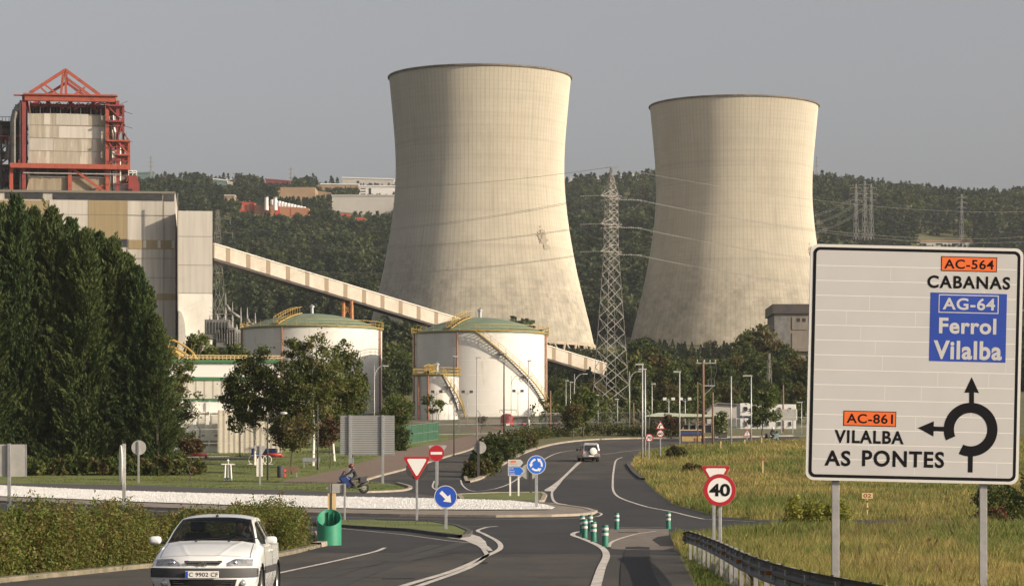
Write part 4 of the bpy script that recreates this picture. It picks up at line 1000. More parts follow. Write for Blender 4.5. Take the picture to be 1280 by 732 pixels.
    for a, b, w, m in (((89, 211), (133, 242), .5, 'red_steel'), ((128, 232), (114, 243), .35, 'red_steel'), ((133.6, 176), (146, 194), .3, 'red_dark'), ((146, 176), (160, 194), .35, 'red_steel'), ((146, 194), (133.6, 208), .3, 'red_dark'), ((133, 132), (153, 152), .25, 'red_dark'), ((153, 152), (146, 176), .25, 'red_dark'), ((153, 165), (160, 176), .3, 'red_dark')):
        bar('brace', [a, b], w, m, -2)
    for px, r0, r1, w in ((139, 143, 210, .55), (141.5, 180, 240, .4), (137, 188, 240, .35), (149.5, 178, 240, .35), (144, 186, 242, .5), (136, 160, 190, .4)):
        bar('pipe', [(px, r0), (px, r1)], w, 'pipe_light', 1.5, 8)
    bar('pipe', [(140, 143), (142, 160), (146, 172), (152, 176)], .5, 'pipe_light', .5, 8)
    for px in (144, 148, 152, 157): bar('rail_post', [(px, 166), (px, 176)], .12, 'steel_grey', -2.4)
    for px, r0 in ((129, 114.5), (140.5, 114.3), (134.5, 116)):
        mb = MB(); a = q(px, 124, 6); mb.lathe([(1.05 if px != 134.5 else .5, 0), (1.05 if px != 134.5 else .5, (124-r0)/s), (.8 if px != 134.5 else .3, (124-r0)/s), (.8 if px != 134.5 else .3, 1)], 16, a); obj('silencer', mb, 'steel_grey', t, world=True, smooth=True, auto=40)
    for r in (126, 139, 157, 174): bar('antenna_arm', [(150, r+3), (159, r-1)] if r < 130 else [(150, r-2), (165, r+2)], .09, 'steel_dark', 0)
    # red machine house on the right
    obj('machine_house', MB().prism([(X(159.5), Z(243)), (X(174), Z(243)), (X(173), Z(229)), (X(170), Z(219.5)), (X(160), Z(219.5))], d-2, d+10), 'red_dark', t, world=True)
    obj('machine_window', MB().box(X(160.6), X(164.5), d-2.15, d-2.003, Z(241), Z(236)), 'dark', t, world=True)
    obj('railing', MB().path([q(160, 213.5, -2), q(170, 213.5, -2)], .12, 4).path([q(160, 216, -2), q(170, 216, -2)], .1, 4).tube(q(160, 213, -2), q(160, 219.5, -2), .1, .1, 4).tube(q(165, 213, -2), q(165, 219.5, -2), .1, .1, 4).tube(q(170, 213, -2), q(170, 219.5, -2), .1, .1, 4), 'far_white', t, world=True)
    obj('dark_infill', MB().box(X(134.8), X(146), d+6, d+15, Z(243), Z(146)), 'steel_dark', t, world=True); obj('dark_infill', MB().box(X(147), X(159), d+8, d+15, Z(243), Z(196)), 'steel_dark', t, world=True)  # dark boxes added to stand for the shaded interior behind the posts
    for r in (158, 166, 184, 201, 220, 230): bar('walkway_rail', [(134, r), (154 if r < 176 else 161, r)], .1, 'red_dark', -2.2)
    for a, b in (((134, 166), (141, 152)), ((141, 166), (148, 152)), ((134, 194), (146, 177)), ((147, 208), (160, 195)), ((134, 240), (146, 222)), ((147, 222), (160, 240)), ((134, 222), (146, 210))): bar('lattice_brace', [a, b], .2, 'red_dark', 4)
    for px in (100, 110, 120, 45, 55, 65, 75): bar('lattice_brace', [(px, 219), (px+6, 213)], .16, 'steel_dark', -.8)
    for k in range(34):
        a = 134+(k*29 % 26); b = 132+(k*47 % 108)
        if a > 153 and b < 178: continue
        bar('lattice_member', [(a, b), (min(161, a+3+(k*5 % 7)), b+((k*13 % 17)-8))], .13+.04*(k % 2), ('red_dark', 'red_steel', 'steel_dark')[k % 3], (k % 5)*2-1.8)
    for px in (36, 48, 60, 72, 96, 108, 120, 130): bar('hanger_post', [(px, 213), (px, 221)], .14, 'red_dark', -2.0)
    for a in (38, 50, 62, 74, 86, 98, 110, 122): bar('roof_brace', [(a, 128), (a+6, 134)], .2, 'red_dark', .2); bar('roof_brace', [(a+12, 128), (a+6, 134)], .2, 'red_dark', .2)
    # right lower machinery
    for px, row, w, h, m in ((139, 222, 3.4, 2.6, 'pipe_light'), (147, 226, 3.0, 3.0, 'steel_grey'), (140, 235, 4, 3, 'red_dark'), (150, 236, 3.6, 4, 'far_white'), (155, 226, 2.0, 2.0, 'red_dark')):
        a = q(px, row); mb = MB(); mb.lathe([(h*.2, -w/2), (h*.5, -w/2+.2), (h*.5, w/2-.2), (h*.2, w/2)], 14, (a[0], d+3, a[2]), 'X', cap=True); obj('machine', mb, m, t, world=True, smooth=True, auto=40)
    # dark structure on the left with ducts
    for k in range(60):
        a = (k*37 % 33)-2; b = 146+(k*53 % 94); bar('pipe', [(a, b), (a+(k*7 % 9)-3, b+4+(k*11 % 12))], .16+.05*(k % 3), ('steel_dark', 'steel_grey', 'red_dark')[k % 3], 1+(k % 4)*2)
    for px, r0, r1, w in ((2, 150, 243, .45), (12, 168, 243, .35), (19, 140, 243, .5), (24, 150, 243, .4)): bar('post', [(px, r0), (px, r1)], w, 'steel_dark', 3)
    for px in (1, 12, 24): bar('post', [(px, 165), (px, 243)], .4, 'steel_dark', 12)
    for r, a in ((152, -8), (170, -8), (190, 0), (206, -5), (226, -8)): obj('platform', MB().box(X(a), X(34), d+2, d+15, Z(r+.9), Z(r-.7)), 'steel_dark' if r != 170 else 'red_dark', t, world=True)
    for a, b in (((-6, 175), (14, 200)), ((0, 190), (14, 175)), ((0, 206), (20, 190)), ((2, 226), (20, 206)), ((12, 152), (30, 170)), ((20, 190), (33, 206))): bar('brace', [a, b], .28, 'steel_dark', 2.5)
    bar('duct', [(17, 215), (17, 180), (17, 150), (20, 138), (28, 130)], .85, 'steel_grey', 1, 10)
    bar('duct', [(10, 200), (11, 190), (13, 182)], .8, 'steel_dark', 1, 10)
    obj('dark_infill', MB().box(X(19), X(33), d+5, d+16, Z(243), Z(128)), 'steel_dark', t, world=True)  # dark box added to deepen the interior behind the left pipework
    for px, row, w, h in ((6, 162, 2.8, 2.4), (5, 217, 3, 2.4), (12, 222, 2.4, 3.0)):
        a = q(px, row); mb = MB(); mb.lathe([(h*.2, -w/2), (h*.5, -w/2+.2), (h*.5, w/2-.2), (h*.2, w/2)], 14, (a[0], d+5, a[2]), 'X', cap=True); obj('machine', mb, 'steel_dark', t, world=True, smooth=True, auto=40)
    for px in (0, 4, 8, 12): bar('rail_post', [(px, 146), (px, 152)], .1, 'steel_dark', 2)
    bar('handrail', [(-6, 146.5), (14, 145.8)], .1, 'steel_dark', 2); bar('handrail', [(18, 120.5), (30, 120.5)], .3, 'red_dark', 0)
    t.rotation_euler.z = R(8.3)
    # floor deck joining it to the hall roof
    obj('base_deck', MB().box(X(-10), X(175), d-3.5, d+20, Z(246), Z(242.6)), 'steel_dark', t, world=True)
boiler_tower()

# ------------------------------------------------------------------ inclined conveyor gallery
def conveyor():
    A0 = Vector(P(262, 314, 606)); B0 = Vector(P(752, 462, 700)); ax = (B0-A0); L = ax.length; u = ax.normalized()
    side = Vector((u.y, -u.x, 0)).normalized(); up = Vector((0, 0, 1))
    t = thing('conveyor_gallery', 'long beige inclined conveyor gallery running from the plant building down past the cooling tower', 'conveyor gallery', tuple(A0))
    def seg(a, b, w, z0, z1):
        mb = MB(); v = []
        for q in (a, b):
            c = u*q
            for sx, sz in ((-w, z0), (w, z0), (w, z1), (-w, z1)): v.append(c+side*sx+up*sz)
        return mb.add(v, [(0, 1, 2, 3), (7, 6, 5, 4), (0, 4, 5, 1), (1, 5, 6, 2), (2, 6, 7, 3), (3, 7, 4, 0)])
    obj('gallery', seg(0, L, 1.6, -1.55, 1.45), 'gallery', t)
    obj('roof', seg(-.1, L+.1, 1.8, 1.45, 1.62), 'white_dirty', t)
    obj('underframe', seg(0, L, 1.4, -1.95, -1.553), 'steel_dark', t)
    n = 22
    for k in range(n): a = L*(k+.55)/n; obj('frame_band', seg(a, a+1.25, 1.63, -1.53, 1.43), 'gallery_band', t)
    for px, a in ((422, None),):
        a = (px-262)/(752-262)*L*.98; c = A0+u*a; g = tz1(c.x, c.y); mb = MB(); l = Vector(A0)
        for sx in (-1.2, 1.2):
            for sy in (-.8, .8): mb.tube(Vector((c.x+sx*.9, c.y+sy, g-.5))-l, Vector((c.x+sx*.75, c.y+sy, c.z-1.8))-l, .38, .38, 6)
        for k in range(5):
            z0 = g+(c.z-1.8-g)*k/5; z1 = g+(c.z-1.8-g)*(k+1)/5
            mb.tube(Vector((c.x-1.0, c.y-.8, z0))-l, Vector((c.x+1.0, c.y-.8, z1))-l, .12, .12, 4); mb.tube(Vector((c.x+1.0, c.y-.8, z0))-l, Vector((c.x-1.0, c.y-.8, z1))-l, .12, .12, 4)
        obj('trestle', mb, 'orange_steel', t)
conveyor()

# ------------------------------------------------------------------ white and green building behind the trees
def white_building():
    d = 300.; s = F/d; x, y, z = P(265, 566, d)
    t = thing('white_building', 'white building with green trim bands and a yellow roof railing behind the lawn trees', 'building', (x, y, z))
    X = lambda px: P(px, 0, d)[0]; Z = lambda r: P(0, r, d)[2]
    obj('wall', MB().box(X(190), X(350), d, d+18, Z(570)-.5, Z(452)), 'white', t, world=True)
    def pn(nm, a, b, r0, r1, m, p=.003, th=.06): return obj(nm, MB().box(X(a), X(b), d-p-th, d-p, Z(r1), Z(r0)), m, t, world=True)
    pn('parapet', 189, 351, 449.5, 453.2, 'green_trim', -.2, .5); pn('trim_band', 189, 351, 471, 475, 'green_trim', .003, .2); pn('trim_band', 189, 351, 498, 500.4, 'green_trim', .003, .2)
    pn('ribbed_panel', 190, 350, 475.2, 497.8, 'ribbed_white', .003, .06)
    pn('ledge', 190, 350, 514.5, 516, 'white_dirty', .003, .25)
    for a in (216, 231.5, 248, 264.5):
        f = pn('window', a, a+8.5, 518, 541, 'white_dirty', .003, .1); pn('pane', a+.8, a+7.7, 519, 529, 'window', .105, .02).parent = f; pn('pane', a+.8, a+7.7, 530, 540.2, 'window', .105, .02).parent = f
        for q in (521, 523.5, 526, 532, 534.5, 537): pn('blind_slat', a+.8, a+7.7, q, q+.5, 'white_dirty', .127, .015).parent = f
    for a in (228, 246, 262): pn('pilaster', a-.6, a+.6, 500.6, 566, 'white_dirty', .26, .12)
    for a in (230, 246.5, 262.5): pn('lower_window', a, a+14, 550, 557, 'old_concrete', .003, .08)
    for a in (240, 252, 268): pn('wall_light', a, a+4, 543, 545, 'steel_grey', .003, .3)
    a = obj('corrugated_wall', MB().box(X(272), X(352), d-2.2, d-1.9, Z(569)-.5, Z(513)), 'corrugated', t, world=True)
    mb = MB()
    for k in range(27):
        px = 225+k*4.9; mb.tube(P(px, 449.5, d+.4), P(px, 444, d+.4), .05, .05, 4)
    for r in (444, 446.8): mb.tube(P(225, r, d+.4), P(352, r, d+.4), .06, .06, 4)
    obj('railing', mb, 'cream', t, world=True)
    mb = MB(); arc = [(216, 424), (226, 428), (236, 434), (244, 441), (249, 449)]
    for o_ in (0, 9): mb.path([P(a, b+o_, d+2) for a, b in arc], .11, 6)
    for a, b in arc: mb.tube(P(a, b, d+2), P(a-3, b+11, d+2), .08, .08, 4)
    mb.tube(P(214, 436, d+2), P(232, 447, d+2), .3, .3, 6); obj('roof_stair', mb, 'yellow', t, world=True); t.rotation_euler.z = R(6)
white_building()
# ------------------------------------------------------------------ lattice pylons and lines
def lattice_mast(mb, w0, w1, h, n, r, rz=0., sub=1):
    m = Matrix.Rotation(rz, 3, 'Z'); L = []
    for k in range(n+1):
        q = k/n; zz = h*(1-(1-q)**1.25) if n > 4 else h*q; w = w0+(w1-w0)*zz/h
        L.append([m @ Vector((sx*w/2, sy*w/2, zz)) for sx, sy in ((-1, -1), (1, -1), (1, 1), (-1, 1))])
    for k in range(n):
        for i in range(4):
            mb.tube(L[k][i], L[k+1][i], r*1.35, r*1.35, 4, False); j = (i+1) % 4
            mb.tube(L[k][i], L[k+1][j], r, r, 4, False); mb.tube(L[k][j], L[k+1][i], r, r, 4, False)
            if sub and k % sub == 0: mb.tube(L[k+1][i], L[k+1][j], r, r, 4, False)
def big_pylon():
    d = 450.; x, y, z = P(764, 527, d); s = F/d
    t = thing('lattice_pylon', 'tall steel lattice pylon standing by the road in front of the cooling towers', 'electricity pylon', (x, y, z), 0, 'large lattice pylons')
    Zr = lambda r: (527-r)/s; rz = R(28)
    mb = MB(); lattice_mast(mb, 4.7, 1.75, Zr(318), 11, .042, rz, 0); obj('lower_body', mb, 'lattice', t)
    mb = MB(); lattice_mast(mb, 1.75, 1.55, Zr(243)-Zr(318), 8, .036, rz, 1); mb.xf(Matrix.Translation((0, 0, Zr(318)))); obj('upper_body', mb, 'lattice', t)
    mb = MB(); lattice_mast(mb, 1.5, .15, Zr(209)-Zr(243), 4, .04, rz, 1); mb.xf(Matrix.Translation((0, 0, Zr(243)))); mb.tube((-.9, 0, Zr(209)), (1.2, 0, Zr(209)+.05), .04, .04, 4); obj('peak', mb, 'lattice', t)
    for i, r in enumerate((247, 282, 316)):
        zz = Zr(r); m = Matrix.Rotation(R(62), 3, 'Z')
        for sg in (-1, 1):
            mb = MB(); tip = m @ Vector((sg*3.6, 0, zz))
            for o in (-.7, .7): mb.tube(m @ Vector((sg*.7, o, zz)), tip, .07, .05, 4); mb.tube(m @ Vector((sg*.7, o, zz+1.2)), tip, .06, .05, 4)
            for q in (.3, .6): mb.tube(m @ Vector((sg*(.7+2.9*q), .7*(1-q), zz)), m @ Vector((sg*(.7+2.9*q), -.7*(1-q), zz)), .045, .045, 4)
            a = obj('crossarm', mb, 'lattice', t)
            for dr in (-1, 1):
                e = tip+Vector((dr*3.4, 0, -.12)); mb = MB(); n = 9
                for k in range(n): p0 = tip.lerp(e, k/n); p1 = tip.lerp(e, (k+.6)/n); mb.tube(p0, p1, .075, .05, 8)
                obj('insulator', mb, 'insulator', a)
            # the slack jumper under the arm
            mb = MB(); p0 = tip+Vector((-3.4, 0, -.12)); p1 = tip+Vector((3.4, 0, -.12)); pts = [p0.lerp(p1, q/12)+Vector((0, 0, -2.3*(1-(2*q/12-1)**2))) for q in range(13)]
            mb.path(pts, .025, 4); obj('jumper', mb, 'cable', a)
    for q in ((-1, -1), (1, -1), (1, 1), (-1, 1)):
        p = Matrix.Rotation(rz, 3, 'Z') @ Vector((q[0]*2.35, q[1]*2.35, 0)); mb = MB().box(p.x-.4, p.x+.4, p.y-.4, p.y+.4, -.6, .35); obj('footing', mb, 'old_concrete', t)
    return t
big_pylon()
def small_pylon(name, label, px, row_top, row_base, d, group, w=None, m='lattice_far', arms=3, nb=7):
    s = F/d; x, y, _ = P(px, 0, d); z = P(px, row_base, d)[2]; h = (row_base-row_top)/s; t = thing(name, label, 'electricity pylon', (x, y, z), 0, group)
    r = .032*max(1, d/900); mb = MB(); lattice_mast(mb, w or h*.075, h*.02, h, nb, r, R(35), 2); obj('body', mb, m, t)
    for k in range(arms):
        zz = h*(.93-.11*k); l = h*(.10+.02*(k == 1)); mb = MB()
        mb.tube((-l, 0, zz), (0, 0, zz+h*.02), r*1.3, r*1.3, 4); mb.tube((l, 0, zz), (0, 0, zz+h*.02), r*1.3, r*1.3, 4); mb.tube((-l, 0, zz), (l, 0, zz), r*1.2, r*1.2, 4); obj('crossarm', mb, m, t)
        for sg in (-1, 1): mb = MB(); mb.tube((sg*l, 0, zz), (sg*l, 0, zz-h*.04), r, r, 5); obj('insulator', mb, 'insulator', t)
    return t
small_pylon('lattice_pylon', 'grey lattice pylon beside the right end of the beige plant building', 272, 263, 420, 700, None, 3.2, 'lattice')
small_pylon('hill_pylon', 'thin distant pylon on the ridge close to the red boiler frame', 189, 195, 240, 2300, 'pylons on the hill')
small_pylon('hill_pylon', 'thin distant pylon on the ridge above the pale hillside factory', 364, 209, 255, 2300, 'pylons on the hill')
small_pylon('hill_pylon', 'thin distant pylon on the ridge just right of the farther cooling tower', 1021, 195, 240, 2350, 'pylons on the hill')
small_pylon('hill_pylon', 'distant pylon on the hillside, leftmost of three above the road sign', 1070, 230, 300, 1500, 'pylons on the hill')
small_pylon('hill_pylon', 'distant pylon on the hillside, tallest of three above the road sign', 1081, 226, 300, 1350, 'pylons on the hill')
small_pylon('hill_pylon', 'distant pylon on the hillside, rightmost of three above the road sign', 1089, 230, 300, 1480, 'pylons on the hill')
small_pylon('hill_pylon', 'distant lattice pylon on the slope above the right end of the road sign', 1202, 243, 300, 1650, 'pylons on the hill')
small_pylon('signal_mast', 'slim grey lattice mast among the trees right of the wooden utility poles', 961.5, 442, 542, 470, None, 1.25, 'lattice', 0)['category'] = 'mast'

def cable(label, a, b, sag, r, group, n=18):
    A, B = Vector(a), Vector(b); mb = MB(); pts = [A.lerp(B, k/n)-Vector((0, 0, sag*4*(k/n)*(1-k/n)))-A for k in range(n+1)]
    mb.path(pts, r, 4); o = obj('power_cable', mb, 'cable'); o.location = A; tag(o, label, 'power cable', group)
for i, (r, rl, rr) in enumerate(((247.5, 289, 283), (282.5, 300, 322), (316.5, 332, 352))):
    nm = ('top', 'middle', 'bottom')[i]
    for k, off in enumerate((0, 2.2)):
        d2 = 450+(-3 if k == 0 else 3.0); end = ('front', 'rear')[k]
        cable(f'{nm} {end} wire running left from the road pylon across the nearer tower', P(764-(30 if k == 0 else 22), r+.6, d2), P(272, rl-6+off*1.5, 700), 3.0, .030, 'power lines left of the road pylon')
        cable(f'{nm} {end} wire running right from the road pylon across the farther tower', P(764+(22 if k == 0 else 32), r+.6+off*.4, d2), P(1330, rr+off*3+8, 720), 3.5, .028, 'power lines right of the road pylon')
cable('earth wire from the road pylon peak running left across the nearer tower', P(763, 209, 450), P(272, 222, 720), 3, .03, 'earth wires')
cable('earth wire from the road pylon peak running right across the farther tower', P(765, 209, 450), P(1330, 262, 760), 3, .03, 'earth wires')
for i, (r0, r1, r2) in enumerate(((236, 262, 240), (246, 272, 252), (258, 284, 262))):
    nm = ('upper', 'middle', 'lower')[i]
    for k in (0, 1):
        end = ('first', 'second')[k]
        cable(f'{nm} {end} distant wire left of the tallest hillside pylon', P(1081+k*4, r0, 1350), P(940, r1+k*3+8, 1120), 6, .05, 'hillside power lines left')
        cable(f'{nm} {end} distant wire right of the tallest hillside pylon', P(1081+k*4, r0, 1350), P(1345, r2+k*4-10, 1250), 14, .05, 'hillside power lines right')

# ------------------------------------------------------------------ buildings on the hill
def block(name, label, px0, px1, r0, r1, d, m, depth=25, roof=None, windows=(), group=None, slope=0, wm='window_dark'):
    d = ground_d((px0+px1)/2, r1); x, y, z = P((px0+px1)/2, r1, d); t = thing(name, label, 'building', (x, y, z), 0, group); X = lambda p: P(p, 0, d)[0]; Z = lambda r: P(0, r, d)[2]
    pts = [(X(px0), Z(r1)-4), (X(px1), Z(r1)-4), (X(px1), Z(r0+slope)), (X(px0), Z(r0))]
    obj('wall', MB().prism(pts, d, d+depth), m, t, world=True)
    if roof: obj('roof', MB().prism([(X(px0)-.4, Z(r0)), (X(px1)+.4, Z(r0+slope)), (X(px1)+.4, Z(r0+slope)+.9), (X(px0)-.4, Z(r0)+.9)], d-.5, d+depth+.5), roof, t, world=True)
    for a, b, c, e in windows: obj('window', MB().box(X(a), X(b), d-.15, d-.003, Z(e), Z(c)), wm, t, world=True)
    return t
H = 'buildings on the left hillside'
block('hillside_hall', 'large windowless pale grey hall on the hill beside the nearer cooling tower', 415, 494, 245, 268, 1800, 'pale_wall', 40, 'pale_wall', (), H)
block('hillside_factory', 'white factory with three dark windows stacked above the pale grey hall', 449, 497, 233, 246, 1840, 'far_white', 30, 'far_white', ((451, 457, 235, 236.4), (451, 457, 238.5, 240), (451, 457, 242, 243.5), (461, 464, 235, 245)), H)
block('hillside_factory', 'flat roofed white and grey factory block highest on the left hill', 428, 492, 222.5, 233.5, 1880, 'pale_wall', 40, 'far_white', ((446, 449, 226, 229),), H, 2)
block('hillside_factory', 'low long white roofed shed on the hill left of the white factory', 396, 448, 230.5, 238, 1890, 'brown_wall', 22, 'far_white', (), H, .6)
block('hillside_tank', 'wide brown storage building on the hill below the small red one', 347, 394, 234, 250, 1830, 'brown_wall', 30, None, (), H)
block('hillside_tank', 'lower brown lean building just right of the wide brown one on the hill', 394, 415, 238, 247, 1835, 'brown_wall', 20, None, (), H, 3)
block('hillside_shed', 'small dark red shed on the ridge above the brown storage building', 332, 363, 224.5, 233, 1900, 'red_dark', 15, 'red_dark', ((336, 340, 228, 231), (344, 348, 228, 231)), H, 2.5)
block('hillside_wall', 'bright red wall section at the left end of the orange hillside building', 299, 318, 252, 266, 1700, 'red_wall', 12, None, ((302, 304, 255, 263), (309, 311, 255, 263)), H, 1, 'orange_wall')
block('hillside_wall', 'long orange building with one red bay on the hill above the woods', 318, 386, 256, 270, 1705, 'orange_wall', 12, None, ((344, 350, 258, 270), (332, 333, 258, 269), (363, 364, 260, 270)), H, 4, 'red_wall')
block('hillside_wall', 'short red roofed shed showing above the trees below the pale grey hall', 426, 437, 266.5, 272, 1690, 'red_wall', 8, None, (), H, 1)
block('hillside_wall', 'small red roofed shed nearest to the nearer cooling tower on the hill', 446, 456, 271.5, 277, 1680, 'red_wall', 8, None, (), H, 1)
block('hillside_house', 'small dark teal house with a white roof on the left ridge', 265, 282, 224, 235, 2000, 'far_teal', 14, 'far_white', ((268, 271, 227, 230),), H, 2)
block('hillside_house', 'pale house with a low roof right of the teal house on the ridge', 283, 293, 225, 234, 2010, 'pale_wall', 12, 'far_white', (), H)
block('hillside_house', 'dark teal roofed house on the ridge beside the red boiler frame', 168, 192, 217, 226, 2050, 'far_teal', 14, 'far_teal', (), H, -1)
block('hillside_house', 'small cream house among trees below the left ridge', 280, 293, 245, 251, 1760, 'brown_wall', 10, 'pale_wall', (), H)
block('hillside_cottage', 'pale flat building on the hill seen just over the road sign top edge', 1146, 1218, 302, 309, 1350, 'pale_wall', 12, 'brown_wall', ((1150, 1158, 304, 306), (1170, 1178, 304, 306), (1190, 1198, 304, 306)))
# rows of white drums and stacks on the left hill
def stack(px, r0, r1, d, label):
    d = ground_d(352, 270)-3
    x, y, z = P(px, r1, d); t = thing('metal_stack', label, 'chimney', (x, y, z), 0, 'metal stacks on the hill'); h = (r1-r0)*d/F
    mb = MB(); mb.lathe([(1.5, -3), (1.3, h*.5), (1.3, h)], 14); obj('shaft', mb, 'far_white', t, True); mb = MB(); mb.lathe([(1.0, h), (1.45, h), (1.45, h+.7), (1.0, h+.7)], 14); obj('cap', mb, 'steel_grey', t)
stack(333, 247, 257, 1690, 'white metal stack left of its twin above the orange hillside building'); stack(344, 247.5, 257, 1690, 'white metal stack right of its twin above the orange hillside building')
r_ = np.random.default_rng(3)
for i in range(11):
    px = 341+i*3.9+r_.uniform(-.5, .5); x, y, z = P(px, 249+i*.9+4.5, ground_d(352, 270)+13); mb = MB(); mb.lathe([(1.5, -1.5), (1.7, 1.2), (1.2, 2.0), (.05, 2.2)], 12)
    o = obj('white_tarpaulin', mb, 'far_white', smooth=True); o.location = (x, y, z); tag(o, 'white covered heap in the sloping row above the orange hillside building', 'covered heap', 'white covered heaps on the hill')

# ------------------------------------------------------------------ switchyard
def gantry_mast(px, r0, r1, d, label):
    x, y, z = P(px, r1, d); h = (r1-r0)*d/F; t = thing('switchyard_mast', label, 'mast', (x, y, z), 0, 'switchyard masts')
    mb = MB(); lattice_mast(mb, 1.0, .35, h*.62, 9, .05, R(20), 1); obj('lattice_body', mb, 'lattice', t)
    mb = MB(); mb.tube((0, 0, h*.6), (0, 0, h), .26, .08, 8); obj('spike', mb, 'lattice', t)
for px, r0, r1, l in ((282, 366, 432, 'leftmost pointed lattice mast in the switchyard left of the domed tank'), (290.5, 378, 440, 'second pointed lattice mast from the left in the switchyard'), (301, 384, 440, 'third pointed lattice mast from the left in the switchyard'), (309, 384, 436, 'fourth pointed mast just above the edge of the left domed tank'), (319, 391, 430, 'rightmost pointed mast rising behind the left domed tank')):
    gantry_mast(px, r0, r1, 575, l)
def yard_beam(pts, label):
    mb = MB(); a = Vector(P(*pts[0], 575)); mb.path([Vector(P(*p, 575))-a for p in pts], .32, 8); o = obj('switchyard_beam', mb, 'lattice', smooth=True); o.location = a; tag(o, label, 'gantry beam', 'switchyard beams')
yard_beam([(283, 381), (288, 389), (300, 397)], 'sloping grey beam joining the two left switchyard masts'); yard_beam([(309, 398), (312, 404), (319, 406)], 'curved grey beam joining the two right switchyard masts')
for k, r in enumerate((384, 389, 394)):
    cable('thin busbar wire of the switchyard beside the plant building', P(262, r, 574), P(290, r+3, 574), .2, .05, 'switchyard wires')
def yard_box(px, row, w, h, label, m='steel_grey'):
    d = 570; x, y, z = P(px, row, d); t = thing('transformer', label, 'transformer', (x, y, z), 0, 'switchyard transformers'); obj('tank', MB().box(-w/2, w/2, -1, 1, -1, h), m, t, bevel=.08)
    mb = MB()
    for k in range(8): q = -w/2+w*(k+.5)/8; mb.box(q-.07, q+.07, -1.35, -1.003, .2, h*.85)
    obj('cooling_fin', mb, m, t)
    for q in (-.3, 0, .3): mb = MB(); mb.lathe([(.16, h), (.22, h+.2), (.12, h+.3), (.2, h+.5), (.1, h+.6), (.05, h+1.1)], 8, (q*w, 0, 0)); obj('bushing', mb, 'insulator', t)
yard_box(272, 418, 5, 3, 'grey finned transformer beside the pale wing of the plant building'); yard_box(283, 428, 4, 3, 'grey finned transformer right of the one beside the plant building'); yard_box(296, 432, 4, 3.2, 'grey finned transformer nearest to the left domed tank', 'pipe_light')

# ------------------------------------------------------------------ buildings right of the pylon
def concrete_block():
    d = 800.; x, y, z = P(1010, 452, d); t = thing('concrete_building', 'tall grey concrete building with a dark roof storey partly behind the road sign', 'building', (x, y, z)); X = lambda p: P(p, 0, d)[0]; Z = lambda r: P(0, r, d)[2]
    obj('wall', MB().box(X(968), X(1062), d, d+22, Z(460), Z(392)), 'old_concrete', t, world=True)
    obj('roof_storey', MB().box(X(965.5), X(1064), d-.8, d+23, Z(391.8), Z(380)), 'steel_dark', t, world=True)
    for a, b, c, e in ((968, 987, 395, 446), (990, 1009, 396, 412), (990, 1009, 416, 436), (1012, 1040, 396, 440)): obj('facade_panel', MB().box(X(a), X(b), d-.2, d-.003, Z(e), Z(c)), 'steel_grey' if a == 968 else 'old_concrete', t, world=True)
    obj('floor_slab', MB().box(X(988), X(1062), d-1.2, d-.003, Z(439), Z(436.5)), 'old_concrete', t, world=True)
    for a in (996, 1003): obj('window', MB().box(X(a), X(a)+.9, d-.28, d-.203, Z(402), Z(397.5)), 'dark', t, world=True)
concrete_block()
def canopy():
    d = 378.; x, y, z = P(856, 543, d); t = thing('gatehouse', 'low gatehouse with a pale flat canopy roof and glazed sides behind the speed signs', 'building', (x, y, z)); X = lambda p: P(p, 0, d)[0]; Z = lambda r: P(0, r, d)[2]
    obj('roof', MB().prism([(X(806), Z(521)), (X(905), Z(521.5)), (X(905), Z(519.2)), (X(822), Z(516)), (X(806), Z(519.6))], d-3, d+7), 'canopy_roof', t, world=True)
    obj('wall', MB().box(X(810), X(850), d, d+5, Z(548), Z(521.6)), 'pale_wall', t, world=True)
    for a, b in ((812, 819), (840, 848)): obj('window', MB().box(X(a), X(b), d-.1, d-.003, Z(538), Z(525)), 'window_dark', t, world=True)
    obj('door', MB().box(X(823), X(829), d-.1, d-.003, Z(546), Z(526)), 'steel_grey', t, world=True)
    obj('glazed_wall', MB().box(X(853), X(900), d+1, d+4.6, Z(546), Z(530)), 'window_dark', t, world=True)
    for px in (853.5, 861, 870, 880, 890, 899): obj('post', MB().box(X(px)-.1, X(px)+.1, d-.6, d-.35, Z(548), Z(521.6)), 'far_white', t, world=True)
    obj('transom', MB().box(X(853), X(900), d-.345, d-.15, Z(531), Z(529.5)), 'far_white', t, world=True)
canopy()
